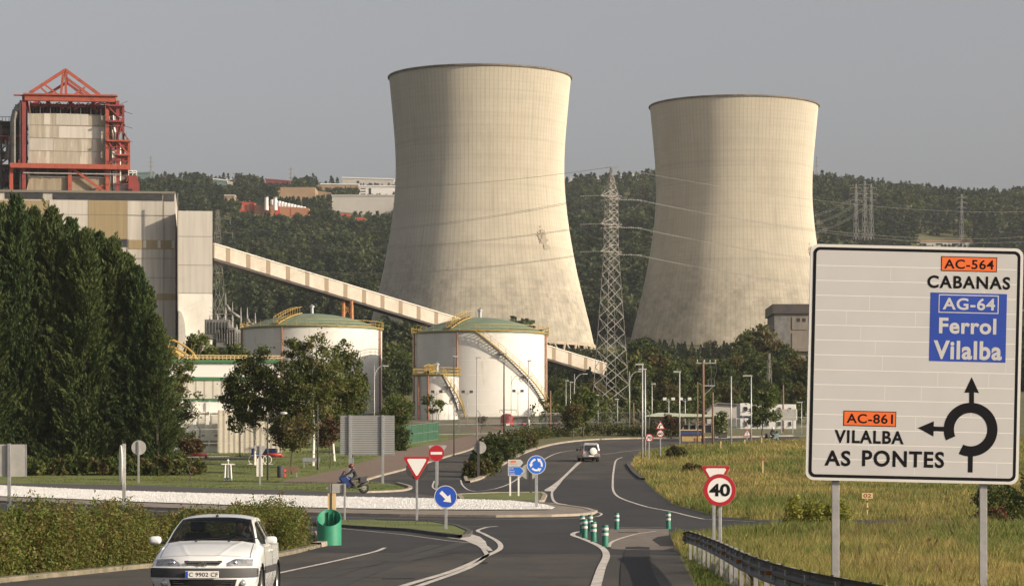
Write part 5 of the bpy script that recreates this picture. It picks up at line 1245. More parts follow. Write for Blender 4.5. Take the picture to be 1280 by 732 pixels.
def cabins():
    d = 402.; X = lambda p: P(p, 0, d)[0]; Z = lambda r: P(0, r, d)[2]
    for (a, b, r0, r1, lab, side) in ((925, 952, 503.5, 521, 'upper white site cabin with two dark windows left of the roadside tree', 1), (925, 952, 522.2, 540, 'lower white site cabin with two dark windows left of the roadside tree', 1), (953, 995, 505, 521, 'upper white site cabin behind the grey roadside panel', 0), (953, 995, 522.2, 540, 'lower white site cabin behind the grey roadside panel', 0)):
        x, y, z = P((a+b)/2, r1, d); t = thing('site_cabin', lab, 'cabin', (x, y, z), 0, 'white site cabins')
        obj('body', MB().box(X(a), X(b), d, d+6, Z(r1), Z(r0)), 'far_white', t, world=True, bevel=.05)
        for q in ((930, 934), (943.5, 947.5)) if side else ((957, 961), (972, 976), (986, 989)):
            f = obj('window', MB().box(X(q[0]), X(q[1]), d-.1, d-.003, Z(r0+9.5), Z(r0+4.5)), 'window_dark', t, world=True); obj('sill', MB().box(X(q[0])-.06, X(q[1])+.06, d-.2, d-.103, Z(r0+10.2), Z(r0+9.6)), 'steel_grey', f, world=True)
        obj('floor_rail', MB().box(X(a), X(b), d-.12, d-.003, Z(r1-.1), Z(r1-1.6)), 'navy' if r1 < 530 else 'steel_grey', t, world=True)
    d2 = 415.; X2 = lambda p: P(p, 0, d2)[0]; Z2 = lambda r: P(0, r, d2)[2]; x, y, z = P(905, 540, d2)
    t = thing('white_shed', 'white shed with a sloping roof and grey gable left of the site cabins', 'building', (x, y, z))
    obj('wall', MB().prism([(X2(884), Z2(542)), (X2(924.5), Z2(542)), (X2(924.5), Z2(506)), (X2(897), Z2(504)), (X2(884), Z2(515))], d2, d2+8), 'pale_wall', t, world=True)
    obj('roof', MB().prism([(X2(882), Z2(516)), (X2(882), Z2(514)), (X2(896), Z2(502.6)), (X2(925), Z2(504.5)), (X2(925), Z2(506)), (X2(897), Z2(504.2))], d2-.4, d2+8.4), 'steel_grey', t, world=True)
    obj('door', MB().box(X2(912), X2(920), d2-.1, d2-.003, Z2(541), Z2(522)), 'steel_grey', t, world=True)
cabins()
# ------------------------------------------------------------------ trees that can be told apart
G_WEEP = [(.085, .105, .024), (.11, .125, .03), (.065, .085, .019), (.125, .12, .036)]
CG = 'conifers in the dark row on the left'
CL = ['leftmost tall conifer of the dark row, cut by the photo edge', 'tall pointed conifer second from the left in the dark row', 'tall conifer third from the left in the dark row', 'conifer in the middle of the dark row, below the plant roof corner', 'conifer just right of the middle of the dark row', 'lower conifer third from the right end of the dark row', 'lower conifer second from the right end of the dark row', 'lowest conifer at the right end of the dark row beside the broadleaf tree']
CL = ['leftmost conifer of the dark row, mostly cut by the photo edge', 'conifer second from the left in the dark row', 'tallest pointed conifer near the left end of the dark row', 'conifer right behind the tallest pointed one', 'conifer fourth from the photo edge with a blunt top', 'conifer of the dark row below the tan facade panel', 'conifer in the middle of the dark row', 'conifer just right of the middle of the dark row', 'conifer of the dark row below the dark window strip', 'conifer fourth from the right end of the dark row', 'conifer third from the right end of the dark row', 'conifer second from the right end of the dark row', 'lowest conifer at the right end of the dark row']
cproto = []
for i, (px, rt) in enumerate(((-24, 256), (-2, 258), (21, 247), (43, 261), (66, 261), (88, 276), (106, 287), (124, 293), (141, 298), (158, 316), (172, 332), (185, 356), (196, 390))):
    d = (248, 256, 250, 259, 251, 257, 250, 258, 252, 257, 251, 255, 250)[i]; x, d, z = GD(px, d); h = (grow(d)-rt-11)*d/F
    if i < 6: c = conifer('conifer', CL[i], (x, d, z), h, 3.55, 100+i, CG, (G_CON, G_CON2, G_CON3, G_CON, G_CON2, G_CON3)[i]); cproto.append((c, h))
    else:
        c0, h0 = cproto[(i*5) % 6]; k = h/h0; dup(c0, (x, d, z), i*1.3, (min(1, k*1.12), min(1, k*1.12), k), CL[i])
def tree_px(name, label, px, rbase, blobs_px, nclump, nleaf, leaf, cs, cols, seed, trunk=.15, bark='bark', clear=1.5, droop=.1, group=None, cat='tree', **k):
    x, d, z = G(px, rbase); s = F/d
    bl = [((a-px)/s, e, (rbase-b)/s, c/s, c/s*.9, f/s) for a, b, c, f, e in blobs_px]
    top = max(b[2]+b[5] for b in bl)
    return broadleaf(name, label, cat, (x, d, z), top, bl, nclump, nleaf, leaf, cs, cols, seed, trunk, bark, clear, droop, group, **k)
tree_px('broadleaf_tree', 'broad weeping green tree in front of the right end of the conifer row', 194, 578, [(190, 500, 44, 70, 0), (172, 465, 32, 42, 1), (210, 480, 34, 55, -1), (226, 520, 20, 38, -.5), (160, 530, 26, 45, 0), (205, 438, 20, 26, 0), (188, 545, 34, 34, 0), (238, 490, 13, 22, 0), (232, 455, 12, 18, .5)], 385, 63, .14, .46, G_WEEP, 11, .22, droop=.5)
BG = 'trees on the lawn before the left domed tank'
tree_px('birch_tree', 'dark leafy birch at the left edge of the lawn group', 318, 581, [(314, 488, 32, 42, 0), (300, 510, 24, 32, 0), (328, 462, 22, 28, 0), (338, 515, 22, 28, .5), (292, 492, 16, 22, 0)], 257, 55, .14, .46, G_MID, 12, .14, 'birch_bark', 3, .35, BG)
tree_px('birch_tree', 'largest birch of the lawn group with a leaning white trunk', 391, 582, [(372, 462, 30, 40, 0), (385, 500, 34, 36, 0), (355, 478, 24, 30, 0), (398, 452, 24, 28, .6), (392, 432, 15, 18, 0), (352, 505, 22, 26, 0), (408, 480, 22, 30, 0)], 350, 55, .14, .46, G_WEEP, 13, .16, 'birch_bark', 3, .35, BG)
tree_px('birch_tree', 'tall birch with bare twig ends at the right of the lawn group', 418, 576, [(420, 478, 24, 42, 0), (436, 470, 20, 34, .4), (408, 505, 22, 30, 0), (448, 496, 15, 22, 0), (428, 445, 13, 20, 0), (425, 515, 22, 22, 0)], 244, 49, .14, .46, G_MID, 14, .14, 'birch_bark', 3, .3, BG)
tree_px('birch_tree', 'slim birch behind the right of the lawn group with a short white trunk', 438, 572, [(440, 505, 16, 34, 0), (446, 480, 12, 20, 0), (432, 520, 15, 22, 0)], 104, 44, .14, .46, G_DARK, 15, .12, 'birch_bark', 3, .3, BG)
tree_px('round_tree', 'small round clipped tree standing before the birches by the path', 365, 592, [(366, 540, 25, 22, 0), (352, 545, 14, 14, 0), (380, 540, 14, 16, 0)], 93, 35, .14, .46, G_OLIVE, 16, .09, 'bark', 1.8, .1)
tree_px('young_tree', 'young red leaved tree alone on the lawn left of the exercise bars', 238, 601, [(238, 556, 16, 10, 0), (246, 558, 10, 7, 0), (230, 552, 9, 7, 0)], 60, 26, .12, .24, G_RED, 17, .05, 'bark', 1.4, .1, cat='young tree')
tree_px('young_tree', 'reddish brown young tree at the left end of the big grey sign back', 412, 585, [(412, 540, 15, 16, 0), (404, 548, 9, 9, 0), (420, 535, 8, 10, 0)], 80, 30, .14, .3, G_RED, 18, .06, 'bark', 1.4, .1, cat='young tree')
tree_px('broadleaf_tree', 'bright green leafy tree behind the right end of the grey sign back', 497, 560, [(496, 515, 18, 22, 0), (486, 525, 13, 16, 0), (506, 512, 10, 14, 0), (497, 500, 10, 10, 0)], 128, 44, .14, .46, G_LIGHT, 19, .09)
tree_px('conical_shrub', 'dense dark egg shaped shrub at the end of the green fence', 502, 563, [(502, 547, 9, 15, 0)], 50, 31, .14, .46, G_DARK, 20, .06, 'bark', .2, cat='shrub')
tree_px('sapling', 'thin young tree with sparse leaves in front of the small white tank', 541, 549, [(541, 505, 12, 12, 0), (534, 498, 7, 8, 0), (550, 508, 7, 9, 0)], 26, 24, .17, .35, G_MID, 21, .06, 'bark', 2.5, .1, cat='young tree', ntips=12)
tree_px('sapling', 'tiny brownish bush by the wire fence below the domed tank', 602, 541, [(602, 526, 6, 6, 0)], 24, 26, .15, .35, G_RED, 22, .05, 'bark', .8, cat='shrub')
tree_px('broadleaf_tree', 'green roadside tree just right of the domed tank', 729, 546, [(728, 510, 18, 22, 0), (720, 520, 12, 14, 0), (738, 505, 11, 15, 0), (730, 495, 10, 10, 0)], 120, 34, .2, .48, G_LIGHT, 23, .1)
tree_px('broadleaf_tree', 'brownish leafed roadside tree left of the lattice pylon', 716, 547, [(716, 522, 12, 14, 0), (710, 515, 8, 9, 0), (722, 512, 8, 9, 0)], 69, 39, .14, .46, G_OLIVE, 24, .08)
tree_px('broadleaf_tree', 'loose light green tree before the white site cabins', 953, 549, [(952, 510, 17, 20, 0), (962, 498, 13, 14, 0), (946, 522, 12, 12, 0), (966, 515, 12, 14, 0), (950, 497, 8, 8, 0)], 75, 32, .19, .48, G_LIGHT, 25, .09)
tree_px('sapling', 'small bright green bush tree in front of the gatehouse glazing', 901, 551, [(900, 530, 8, 12, 0), (903, 522, 6, 8, 0)], 34, 30, .16, .4, G_LIGHT, 26, .05, cat='young tree', clear=1)
tree_px('round_tree', 'reddish brown small tree against the gatehouse wall', 839, 548, [(838, 527, 10, 8, 0), (846, 528, 7, 6, 0)], 40, 28, .16, .4, G_RED, 27, .06, cat='young tree', clear=.8)
tree_px('broadleaf_tree', 'green tree between the white building and the plant wing', 240, 560, [(238, 430, 14, 16, 8), (228, 436, 10, 10, 8), (250, 440, 11, 10, 8), (262, 444, 10, 7, 8), (284, 438, 12, 10, 9)], 80, 34, .24, .6, G_MID, 28, .15)
# trees of the belt below the cooling towers
WB = 'trees of the wooded belt below the farther cooling tower'
protos = []
for i, (cols, hh) in enumerate(((G_DARK, 12), (G_MID, 11), (G_DARK, 13), (G_OLIVE, 10))):
    bl = [(0, 0, hh*.55, hh*.30, hh*.30, hh*.36), (hh*.15, .3, hh*.45, hh*.22, hh*.22, hh*.26), (-hh*.15, -.4, hh*.62, hh*.2, hh*.2, hh*.24), (.2, .1, hh*.8, hh*.14, hh*.14, hh*.18), (-.3, .2, hh*.3, hh*.25, hh*.25, hh*.22)]
    protos.append((hh, bl, cols))
made = {}
rr = np.random.default_rng(77)
belt = [(690, 535, 6), (703, 520, 6), (716, 500, 5.5), (742, 530, 5.5), (775, 560, 9), (790, 520, 11), (804, 560, 13), (818, 540, 11), (830, 560, 10), (842, 530, 9), (856, 540, 9), (868, 560, 9), (880, 540, 9), (893, 560, 9), (905, 530, 9), (918, 550, 10), (930, 600, 12), (938, 640, 14), (945, 540, 10), (955, 620, 15), (960, 570, 10), (972, 545, 9), (985, 600, 11), (998, 560, 10), (1012, 540, 10), (700, 470, 5), (728, 475, 5.5), (757, 470, 5), (781, 480, 6), (797, 470, 5.5), (812, 480, 6), (832, 475, 6.5), (850, 480, 6), (872, 470, 6), (890, 480, 6.5), (911, 475, 6), (935, 480, 7), (958, 470, 6.5), (980, 480, 7), (1000, 470, 6), (480, 545, 9), (490, 590, 12), (500, 560, 10), (465, 600, 11), (508, 620, 12)]
for i, (px, d, h) in enumerate(belt):
    x, d, z = GD(px, d); k = i % 4; hh, bl, cols = protos[k]
    sp = 'wooded belt below the farther cooling tower' if px > 690 else 'gap between the two domed tanks'
    kind = ('dark', 'mid green', 'dark tall', 'olive')[k]
    lab = f'{kind} broadleaf tree in the {sp}'; grp = WB+' - '+kind if px > 690 else 'trees in the gap between the domed tanks - '+kind
    if k not in made:
        made[k] = broadleaf('woodland_tree', lab, 'tree', (x, d, z), hh, bl, 150, 30, .34, .75, cols, 500+k, .18, 'bark', 2, .15, grp); made[k].scale = (h/hh,)*3
    else: dup(made[k], (x, d, z), rr.uniform(0, 6), h/hh, lab, grp)

# ------------------------------------------------------------------ hedges and bushes
HC = [(.105, .135, .027), (.135, .150, .032), (.080, .110, .022), (.16, .120, .036), (.11, .075, .028), (.12, .15, .03), (.15, .16, .04)]
edge = sorted(poly_px([(-120, 742), (0, 728), (100, 718), (190, 709), (330, 698), (395, 684)]), key=lambda q: q[1])
ex = lambda d: float(np.interp(d, [e[1] for e in edge], [e[0] for e in edge]))
HG = 'hedge bushes along the near kerb on the left'
hl = ['brownish green hedge bush at the left photo edge', 'brownish green hedge bush second from the left photo edge', 'tall brownish hedge bush below the side-on round sign', 'hedge bush just left of the white car', 'low hedge bush showing above the roof of the white car, left half', 'low hedge bush with a loose branch above the roof of the white car', 'dense hedge bush between the white car and the green nose marker']
for i, (d, ln, h, wd) in enumerate(((51.5, 4.2, 1.46, 1.5), (55.6, 3.9, 1.42, 1.5), (61.0, 3.8, 1.36, 1.3), (66.0, 4.3, 1.32, 1.5), (71.7, 4.2, 1.05, 1.1), (77, 3.4, 1.10, .9), (86, 5.2, 1.28, 1.7))):
    x = ex(d)-.95; a = math.atan2(3.0, ex(d+1.5)-ex(d-1.5)); z = tz1(x, d)
    shrub('hedge_bush', hl[i], 'hedge bush', (x, d, z), (ln, wd, h), 40+i, HC, 620, 62, .036, HG, .85, rz=a)
# hedge along the far road
def hedge_row(name, label, pts, w, h, cols, seed, step=5.0, leaf=.14):
    line = densify(smooth_line(poly_px(pts), 6), step); c0 = line[0]; r = np.random.default_rng(seed)
    t = thing(name, label, 'hedge', (c0[0], c0[1], tz1(*c0)), 0)
    L = sum(math.dist(a, b) for a, b in zip(line[:-1], line[1:])); nc = int(L*9); k = r.uniform(0, len(line)-1.001, nc); i = k.astype(int); f = (k-i)[:, None]
    A = np.array(line); c = A[i]*(1-f)+A[i+1]*f; c = c+r.uniform(-w/2, w/2, (nc, 2)); hh = h*(.78+.22*np.sin(k*2.1+seed)+.1*r.normal(size=nc))
    z = tz(c[:, 0], c[:, 1])+hh*r.random(nc)**.6; cen = np.stack([c[:, 0], c[:, 1], z], -1)-np.array(t.location)
    idx = np.repeat(np.arange(nc), 22); Pt = cen[idx]+r.normal(size=(len(idx), 3))*.26
    V, Fa = leaf_faces(Pt, leaf, r, .6, -.2); np_mesh('foliage', V, Fa, 'leaf', t, tint_of(len(idx), cols, r, .25, 4, r.integers(0, 1 << 20, nc)[idx])); return t
hedge_row('hedge', 'long low clipped hedge along the outside of the far road bend', [(640, 552), (665, 549), (700, 545.5), (760, 544), (808, 545), (850, 546)], 2.2, 1.35, [(.07, .085, .02), (.09, .085, .025), (.05, .07, .017)], 61)
for i, (px, row, w, h, lab, cols) in enumerate(((598, 596, 2.2, 1.5, 'rounded yellow green bush at the nose of the left exit road', G_OLIVE), (607, 590, 2.6, 2.6, 'bushy dark shrub behind the nose of the left exit road', G_DARK), (621, 578, 3.4, 3.0, 'tallest dark conifer shrub between the left exit and the far road', G_DARK), (634, 570, 3.4, 2.6, 'dark conifer shrub at the start of the long hedge', G_DARK), (648, 561, 4.0, 2.0, 'olive bush joining the dark shrubs to the long hedge', G_OLIVE))):
    x, d, z = G(px, row); shrub('shrub', lab, 'shrub', (x, d, z), (w, 2.2, h), 70+i, cols, 90, 40, .13, 'shrubs between the left exit and the far road', .6)
for i, (px, row, w, h, lab, cols) in enumerate(((846, 575, 1.7, 1.3, 'small dark round bush in the grass right of the lamp posts', G_OLIVE), (868, 592, 1.6, .8, 'low olive bush in the grass behind the forty sign', G_OLIVE), (1022, 660, 2.6, 1.5, 'yellow green broom bush below the left post of the road sign', [(.23, .23, .035), (.14, .16, .03), (.26, .25, .04)]), (1268, 655, 3.4, 2.6, 'dark bush cut by the right photo edge below the road sign', G_DARK), (1238, 662, 1.2, .9, 'reddish dock plant beside the right post of the road sign', G_RED))):
    x, d, z = G(px, row); shrub('bush', lab, 'bush', (x, d, z), (w, w*.8, h), 90+i, cols, int(40+30*w), 36, .085 if d < 150 else .13, 'bushes in the roadside grass', .4)
hedge_row('shrub_belt', 'dark uneven shrubs behind the plant fence below the wooded belt', [(690, 533), (740, 531), (800, 530), (860, 529.5), (930, 529), (1000, 529), (1040, 529)], 7, 4.2, G_DARK+G_MID, 66, 6.0, .24)
shrub('undergrowth', 'wild dark undergrowth below the conifer row', 'undergrowth', GD(80, 243), (24, 4, 1.6), 120, G_MID+G_OLIVE, 420, 34, .2, None, .7)

# ------------------------------------------------------------------ road signs
def post(t, x, y, h, w=.04, m='galv', h0=-.4, label=None):
    return obj('post', MB().box(x-w, x+w, y-w*.55, y+w*.55, h0, h), m, t, bevel=.006, label=label)
def circ(n, r, cx, cz, a0=0): return [(cx+r*math.cos(a0+2*math.pi*k/n), cz+r*math.sin(a0+2*math.pi*k/n)) for k in range(n)]
def round_plate(t, cx, cz, r, kind, y=0):
    edge = obj('panel', MB().disc(cx, cz, r, y-.012, y+.02, 48), 'galv_dull', t)
    face = {'limit': 'white', 'blue': 'sign_blue', 'blue2': 'sign_cyan', 'noentry': 'sign_red'}[kind]
    if kind == 'limit':
        obj('face', MB().disc(cx, cz, r*.985, y-.015, y-.012, 48), 'plate_white', t); obj('border', MB().ring(cx, cz, r*.755, r*.985, y-.019, y-.0152, n=56), 'sign_red', t)
    elif kind == 'noentry':
        obj('face', MB().disc(cx, cz, r*.985, y-.015, y-.012, 48), 'sign_red', t); obj('symbol', MB().box(cx-r*.72, cx+r*.72, y-.019, y-.0152, cz-r*.16, cz+r*.16), 'plate_white', t)
    else:
        obj('face', MB().disc(cx, cz, r*.985, y-.015, y-.012, 48), face, t); obj('border', MB().ring(cx, cz, r*.93, r*.985, y-.019, y-.0152, n=56), 'sign_border', t)
def tri_plate(t, cx, cz, side, up, y=0, symbol=None, back=False):
    hgt = side*.866; s = 1 if up else -1
    def tri(k): # rounded triangle shrunk by k
        o = []; c = [(-side/2, -hgt/3*s), (side/2, -hgt/3*s), (0, hgt*2/3*s)]; rad = side*.06
        for i in range(3):
            p = Vector(c[i])*k; a = (Vector(c[i-1])*k-p).normalized(); b = (Vector(c[(i+1) % 3])*k-p).normalized(); A = p+a*rad*1.73; B = p+b*rad*1.73
            for q in (0, .25, .5, .75, 1): m = A.lerp(p, q).lerp(p.lerp(B, q), q); o.append((cx+m.x, cz+m.y))
        return o if up else o[::-1]
    obj('panel', MB().prism(tri(1), y-.012, y+.02), 'sign_grey' if back else 'galv_dull', t)
    if not back:
        obj('border', MB().prism(tri(.985), y-.015, y-.0122), 'sign_red', t); obj('face', MB().prism(tri(.73), y-.019, y-.0152), 'plate_white', t)
        if symbol == 'bend': obj('symbol', MB().path([(cx-side*.08, y-.023, cz-side*.16), (cx-side*.08, y-.023, cz+side*.02), (cx-side*.02, y-.023, cz+side*.10), (cx+side*.06, y-.023, cz+side*.13)], side*.04, 6).merge(MB().prism([(cx+side*.05, cz+side*.06), (cx+side*.16, cz+side*.14), (cx+side*.05, cz+side*.21)], y-.03, y-.0195)), 'sign_black', t)
        if symbol == 'junction': obj('symbol', MB().box(cx-side*.03, cx+side*.03, y-.024, y-.0195, cz-side*.16, cz+side*.2).box(cx-side*.11, cx-side*.031, y-.024, y-.0195, cz-side*.02, cz+side*.03).merge(MB().prism([(cx-side*.08, cz+side*.18), (cx+side*.08, cz+side*.18), (cx, cz+side*.32)], y-.024, y-.0195)), 'sign_black', t)
def sign_at(name, label, cat, px, row_foot, d=None, group=None, rz=0):
    if d: x, d, z = GD(px, d)
    else: x, d, z = G(px, row_foot)
    return thing(name, label, cat, (x, d, z), rz, group), F/d, (lambda row: (grow(d)-row)*d/F)

# big direction sign
def direction_sign():
    d = 44.; s = F/d; x, y, z = P(1143, 455, d); zg = tz1(x, d)
    t = thing('direction_sign', 'huge white roundabout direction sign on two grey posts at the right of the photo', 'road sign', (x, d, zg))
    ang = R(1.3); zc = z-zg; W = 266/s/2; Hh = 294.5/s/2
    rot = Matrix.Translation((0, 0, zc)) @ Matrix.Rotation(ang, 4, 'Y')
    def U(px, row): # photograph position -> unrolled sheet coordinates
        a, b = (px-1143)/s, (455-row)/s; c, q = math.cos(ang), math.sin(ang); return (a*c-b*q, a*q+b*c)
    def rr(w, h, r, n=10):
        o = []
        for cx, cz, a0 in ((w-r, -h+r, -90), (w-r, h-r, 0), (-w+r, h-r, 90), (-w+r, -h+r, 180)):
            o += [(cx+r*math.cos(R(a0+90*k/n)), cz+r*math.sin(R(a0+90*k/n))) for k in range(n+1)]
        return o
    def put(nm, mb, m, **k): return obj(nm, mb.xf(rot), m, t, **k)
    put('panel', MB().prism(rr(W, Hh, .125), -.02, .03), 'sign_border')
    fr = rr(W-.045, Hh-.045, .10); fi = rr(W-.092, Hh-.092, .06); n = len(fr)
    put('face', MB().prism(rr(W-.090, Hh-.090, .06), -.024, -.0202), 'sign_white')
    mb = MB(); mb.add([(a, -.0245, b) for a, b in fr]+[(a, -.0245, b) for a, b in fi]+[(a, -.0205, b) for a, b in fr]+[(a, -.0205, b) for a, b in fi], [(k, (k+1) % n, n+(k+1) % n, n+k) for k in range(n)]+[((k+1) % n, k, 2*n+k, 2*n+(k+1) % n) for k in range(n)])
    put('border', mb, 'sign_black')
    # slat joints of the sheet
    for k in range(1, 15):
        zz = -Hh+.1+(2*Hh-.2)*k/15; r_ = np.random.default_rng(k); xa = -W+.1
        put('slat_joint', MB().box(xa, W-.1, -.0246, -.0242, zz-.0045, zz+.0045), 'sign_joint')
        for q in range(2): xx = r_.uniform(-W+.2, W-.2); put('sheet_seam', MB().box(xx, xx+.004, -.0246, -.0242, zz-2*Hh/15+.03, zz-.006), 'sign_joint')
    def rect(nm, a, b, c, e, m, y): 
        cx, cz = U((a+b)/2, (c+e)/2); w = (b-a)/s/2; h = (e-c)/s/2; return put(nm, MB().box(cx-w, cx+w, y-.0015, y, cz-h, cz+h), m)
    def word(txt, a, b, c, e, m, y=-.0275, bold=.012, sp=1.08, skew=0):
        cx, cz = U((a+b)/2, (c+e)/2); w = (b-a)/s/2; h = (e-c)/s/2; return put('lettering', text_mb(txt, cx-w, cx+w, cz-h, cz+h, y, bold, sp), m)
    rect('route_box', 1176, 1246, 321, 339.5, 'sign_black', -.0250); rect('route_box', 1177, 1245, 322, 338.5, 'sign_orange', -.0268); word('AC-564', 1180, 1242, 324.5, 336.5, 'sign_black', -.0295, .02)
    word('CABANAS', 1159, 1262.5, 345, 361, 'sign_black', bold=.028, sp=1.15)
    rect('destination_box', 1162, 1257.5, 366.5, 452, 'sign_cyan2', -.0252)
    rect('route_outline', 1173, 1248, 368.5, 391.5, 'sign_white', -.0272); rect('route_box', 1174.3, 1246.7, 369.8, 390.2, 'sign_cyan2', -.0290)
    word('AG-64', 1178, 1243.5, 372.5, 387.5, 'sign_white', -.0312, .022); word('Ferrol', 1173.5, 1245, 397.5, 417.5, 'sign_white', -.029, .03); word('Vilalba', 1166.5, 1252, 426, 449.5, 'sign_white', -.029, .03)
    rect('route_box', 1054, 1120, 513.5, 532.5, 'sign_black', -.0250); rect('route_box', 1055, 1119, 514.5, 531.5, 'sign_orange', -.0268); word('AC-861', 1058, 1116, 517, 529, 'sign_black', -.0295, .02)
    word('VILALBA', 1043, 1129.5, 537.5, 554, 'sign_black', bold=.028, sp=1.12); word('AS', 1030.5, 1063, 562.5, 582, 'sign_black', bold=.026, sp=1.12); word('PONTES', 1077.5, 1180, 563, 583.5, 'sign_black', bold=.026, sp=1.12)
    cx, cz = U(1213, 536.5)
    put('roundabout_symbol', MB().ring(cx, cz, 20.8/s, 33.6/s, -.027, -.0245, -115, 205-0, n=64), 'sign_black')
    def arrow(nm, poly):
        put(nm, MB().prism([U(*p) for p in poly], -.0272, -.0247), 'sign_black')
    arrow('arrow', [(1211.2, 504), (1217.2, 504), (1217.2, 490), (1223.5, 491), (1214.3, 471), (1205, 490.5), (1211.2, 490.3)])
    arrow('arrow', [(1181, 539), (1181, 533), (1167, 532.6), (1167, 526), (1147, 534.5), (1166.5, 545), (1166.8, 538.6)])
    arrow('road_stem', [(1209.5, 590), (1215.5, 590), (1215.8, 568), (1209.8, 568)])
    for px, m in ((1045, 1), (1230, 1)):
        a = (px-1143)/s; post(t, a, .085, zc+Hh-.25, .058, 'galv_dull')
    for k in (.25, .5, .75): put('bracket', MB().box(-W*.86, W*.86, .031, .05, -Hh+2*Hh*k-.04, -Hh+2*Hh*k+.04), 'galv')
M['sign_joint'] = mat('sign_joint', (.74, .72, .68), .5)
M['sign_cyan2'] = mat('sign_cyan2', (.014, .055, .36), .5, col2=(.012, .048, .32), nscale=2)
direction_sign()

# speed limit and the yield sign behind it
t, s, hz = sign_at('speed_limit_sign', 'round red bordered white sign reading 40 beside the guardrail', 'road sign', 899.2, 0, 72)
cz = hz(612); r = 20.2/s; round_plate(t, .01, cz, r, 'limit'); obj('number', text_mb('40', (.01-13.2/s), .01+13/s, cz-8/s, cz+8/s, -.0195, .03), 'sign_black', t); post(t, .02, .055, cz+.2, .042)
t, s, hz = sign_at('yield_sign', 'yield sign partly hidden behind the round 40 sign', 'road sign', 892.3, 0, 80); tri_plate(t, 2.5/s, hz(592.8), 38/s, False); post(t, 0, .055, hz(586), .042)
# yield sign and keep right arrow on the near splitter island
t, s, hz = sign_at('yield_sign', 'red and white yield sign on the near grass traffic island', 'road sign', 521, 653); tri_plate(t, 0, hz(580.5), 36/s, False); post(t, 0, .05, hz(572), .055)
t, s, hz = sign_at('keep_right_sign', 'round blue sign with a white arrow pointing down to the right', 'road sign', 557, 664); cz = hz(620.5); r = 14.4/s; round_plate(t, 0, cz, r, 'blue')
a = Matrix.Rotation(R(45), 4, 'Y'); q = r
mb = MB().prism([(-.60*q, -.16*q), (.12*q, -.16*q), (.12*q, -.44*q), (.68*q, 0), (.12*q, .44*q), (.12*q, .16*q), (-.60*q, .16*q)], -.0195, -.0155).xf(Matrix.Translation((0, 0, cz)) @ a); obj('arrow', mb, 'plate_white', t); post(t, .01, .05, cz+.2, .06)
# roundabout sign
t, s, hz = sign_at('roundabout_sign', 'round blue roundabout sign with three white curved arrows on the white stones', 'road sign', 670.5, 637); cz = hz(580.5); r = 12/s; round_plate(t, 0, cz, r, 'blue2')
for k in range(3):
    a0 = 100+120*k; mb = MB().ring(0, cz, r*.46, r*.66, -.0195, -.0155, a0, a0+72, n=14); e = R(a0+72); u = Vector((math.cos(e), math.sin(e))); v = Vector((-u.y, u.x))
    tri = [u*r*.34, u*r*.78, u*r*.56+v*r*.36]; mb.prism([(p.x, cz+p.y) for p in tri], -.0198, -.0157); obj('arrow', mb, 'plate_white', t)
post(t, 0, .05, cz+.2, .08)
# no entry with a triangle back behind
t, s, hz = sign_at('no_entry_sign', 'round red no entry sign with white bar at the left exit road', 'road sign', 545.5, 611); cz = hz(566); round_plate(t, 0, cz, 9.9/s, 'noentry'); post(t, 0, .06, cz+.2, .08)
t, s, hz = sign_at('traffic_sign', 'grey back of a triangular sign behind the red no entry sign', 'road sign', 547, 606); tri_plate(t, 0, hz(563), 24/s, False, back=True); post(t, 0, -.06, hz(558), .07)
t, s, hz = sign_at('traffic_sign', 'dark round sign back half hidden behind the near yield sign', 'road sign', 521, 642); obj('panel', MB().disc(0, hz(585), 13.5/s, -.012, .012, 40), 'dark_grey', t); post(t, 0, -.05, hz(580), .06, 'galv_dull')
t, s, hz = sign_at('traffic_sign', 'grey round sign back beside the bushes at the left exit nose', 'road sign', 600, 597); obj('panel', MB().disc(0, hz(559), 7.8/s, -.012, .012, 40), 'sign_grey', t); post(t, -2/s, -.06, hz(552), .11, 'dark_grey')
t, s, hz = sign_at('traffic_sign', 'grey round sign back on the lawn below the broad weeping tree', 'road sign', 173.5, 603.5); obj('panel', MB().disc(0, hz(559), 9.2/s, -.012, .012, 40), 'sign_grey', t); post(t, -.2/s, -.06, hz(551), .075, 'galv')
t, s, hz = sign_at('traffic_sign', 'grey round sign back beside the blue roundabout sign', 'road sign', 663.5, 617); obj('panel', MB().disc(-2/s, hz(589), 10/s, -.012, .012, 40), 'sign_grey', t); post(t, 0, -.06, hz(580), .09, 'dark_grey'); 
t, s, hz = sign_at('traffic_sign', 'round sign seen almost edge on above the left hedge', 'road sign', 153.5, 0, 90); m = Matrix.Rotation(R(-78), 4, 'Z'); obj('panel', MB().disc(0, hz(581), 25/s, -.02, .02, 40).xf(Matrix.Translation((-.06, 0, 0)) @ m), 'white', t); post(t, .04, 0, hz(554), .055, 'galv_dull')
t, s, hz = sign_at('traffic_sign', 'grey rectangular sign back at the left photo edge above the hedge', 'road sign', 12, 0, 92); obj('panel', MB().box(-28/s, 21/s, -.02, .02, hz(595.5), hz(555)), 'sign_grey', t, bevel=.01); obj('rim', MB().box(20.2/s, 21.4/s, -.025, .025, hz(595.5), hz(555)), 'galv', t); post(t, 0, -.08, hz(554), .055, 'galv')
t, s, hz = sign_at('traffic_sign', 'dark grey back of an inverted triangular sign on the lawn by the lamp post', 'road sign', 325, 606); tri_plate(t, 0, hz(562), 17.5/s, False, back=True); post(t, 0, -.06, hz(555), .07); obj('marker_strip', MB().box(-4.3/s, -1.5/s, -.1, .0, hz(595), hz(573)).box(1.2/s, 3.4/s, -.1, 0, hz(595), hz(573)), 'white_dirty', t)
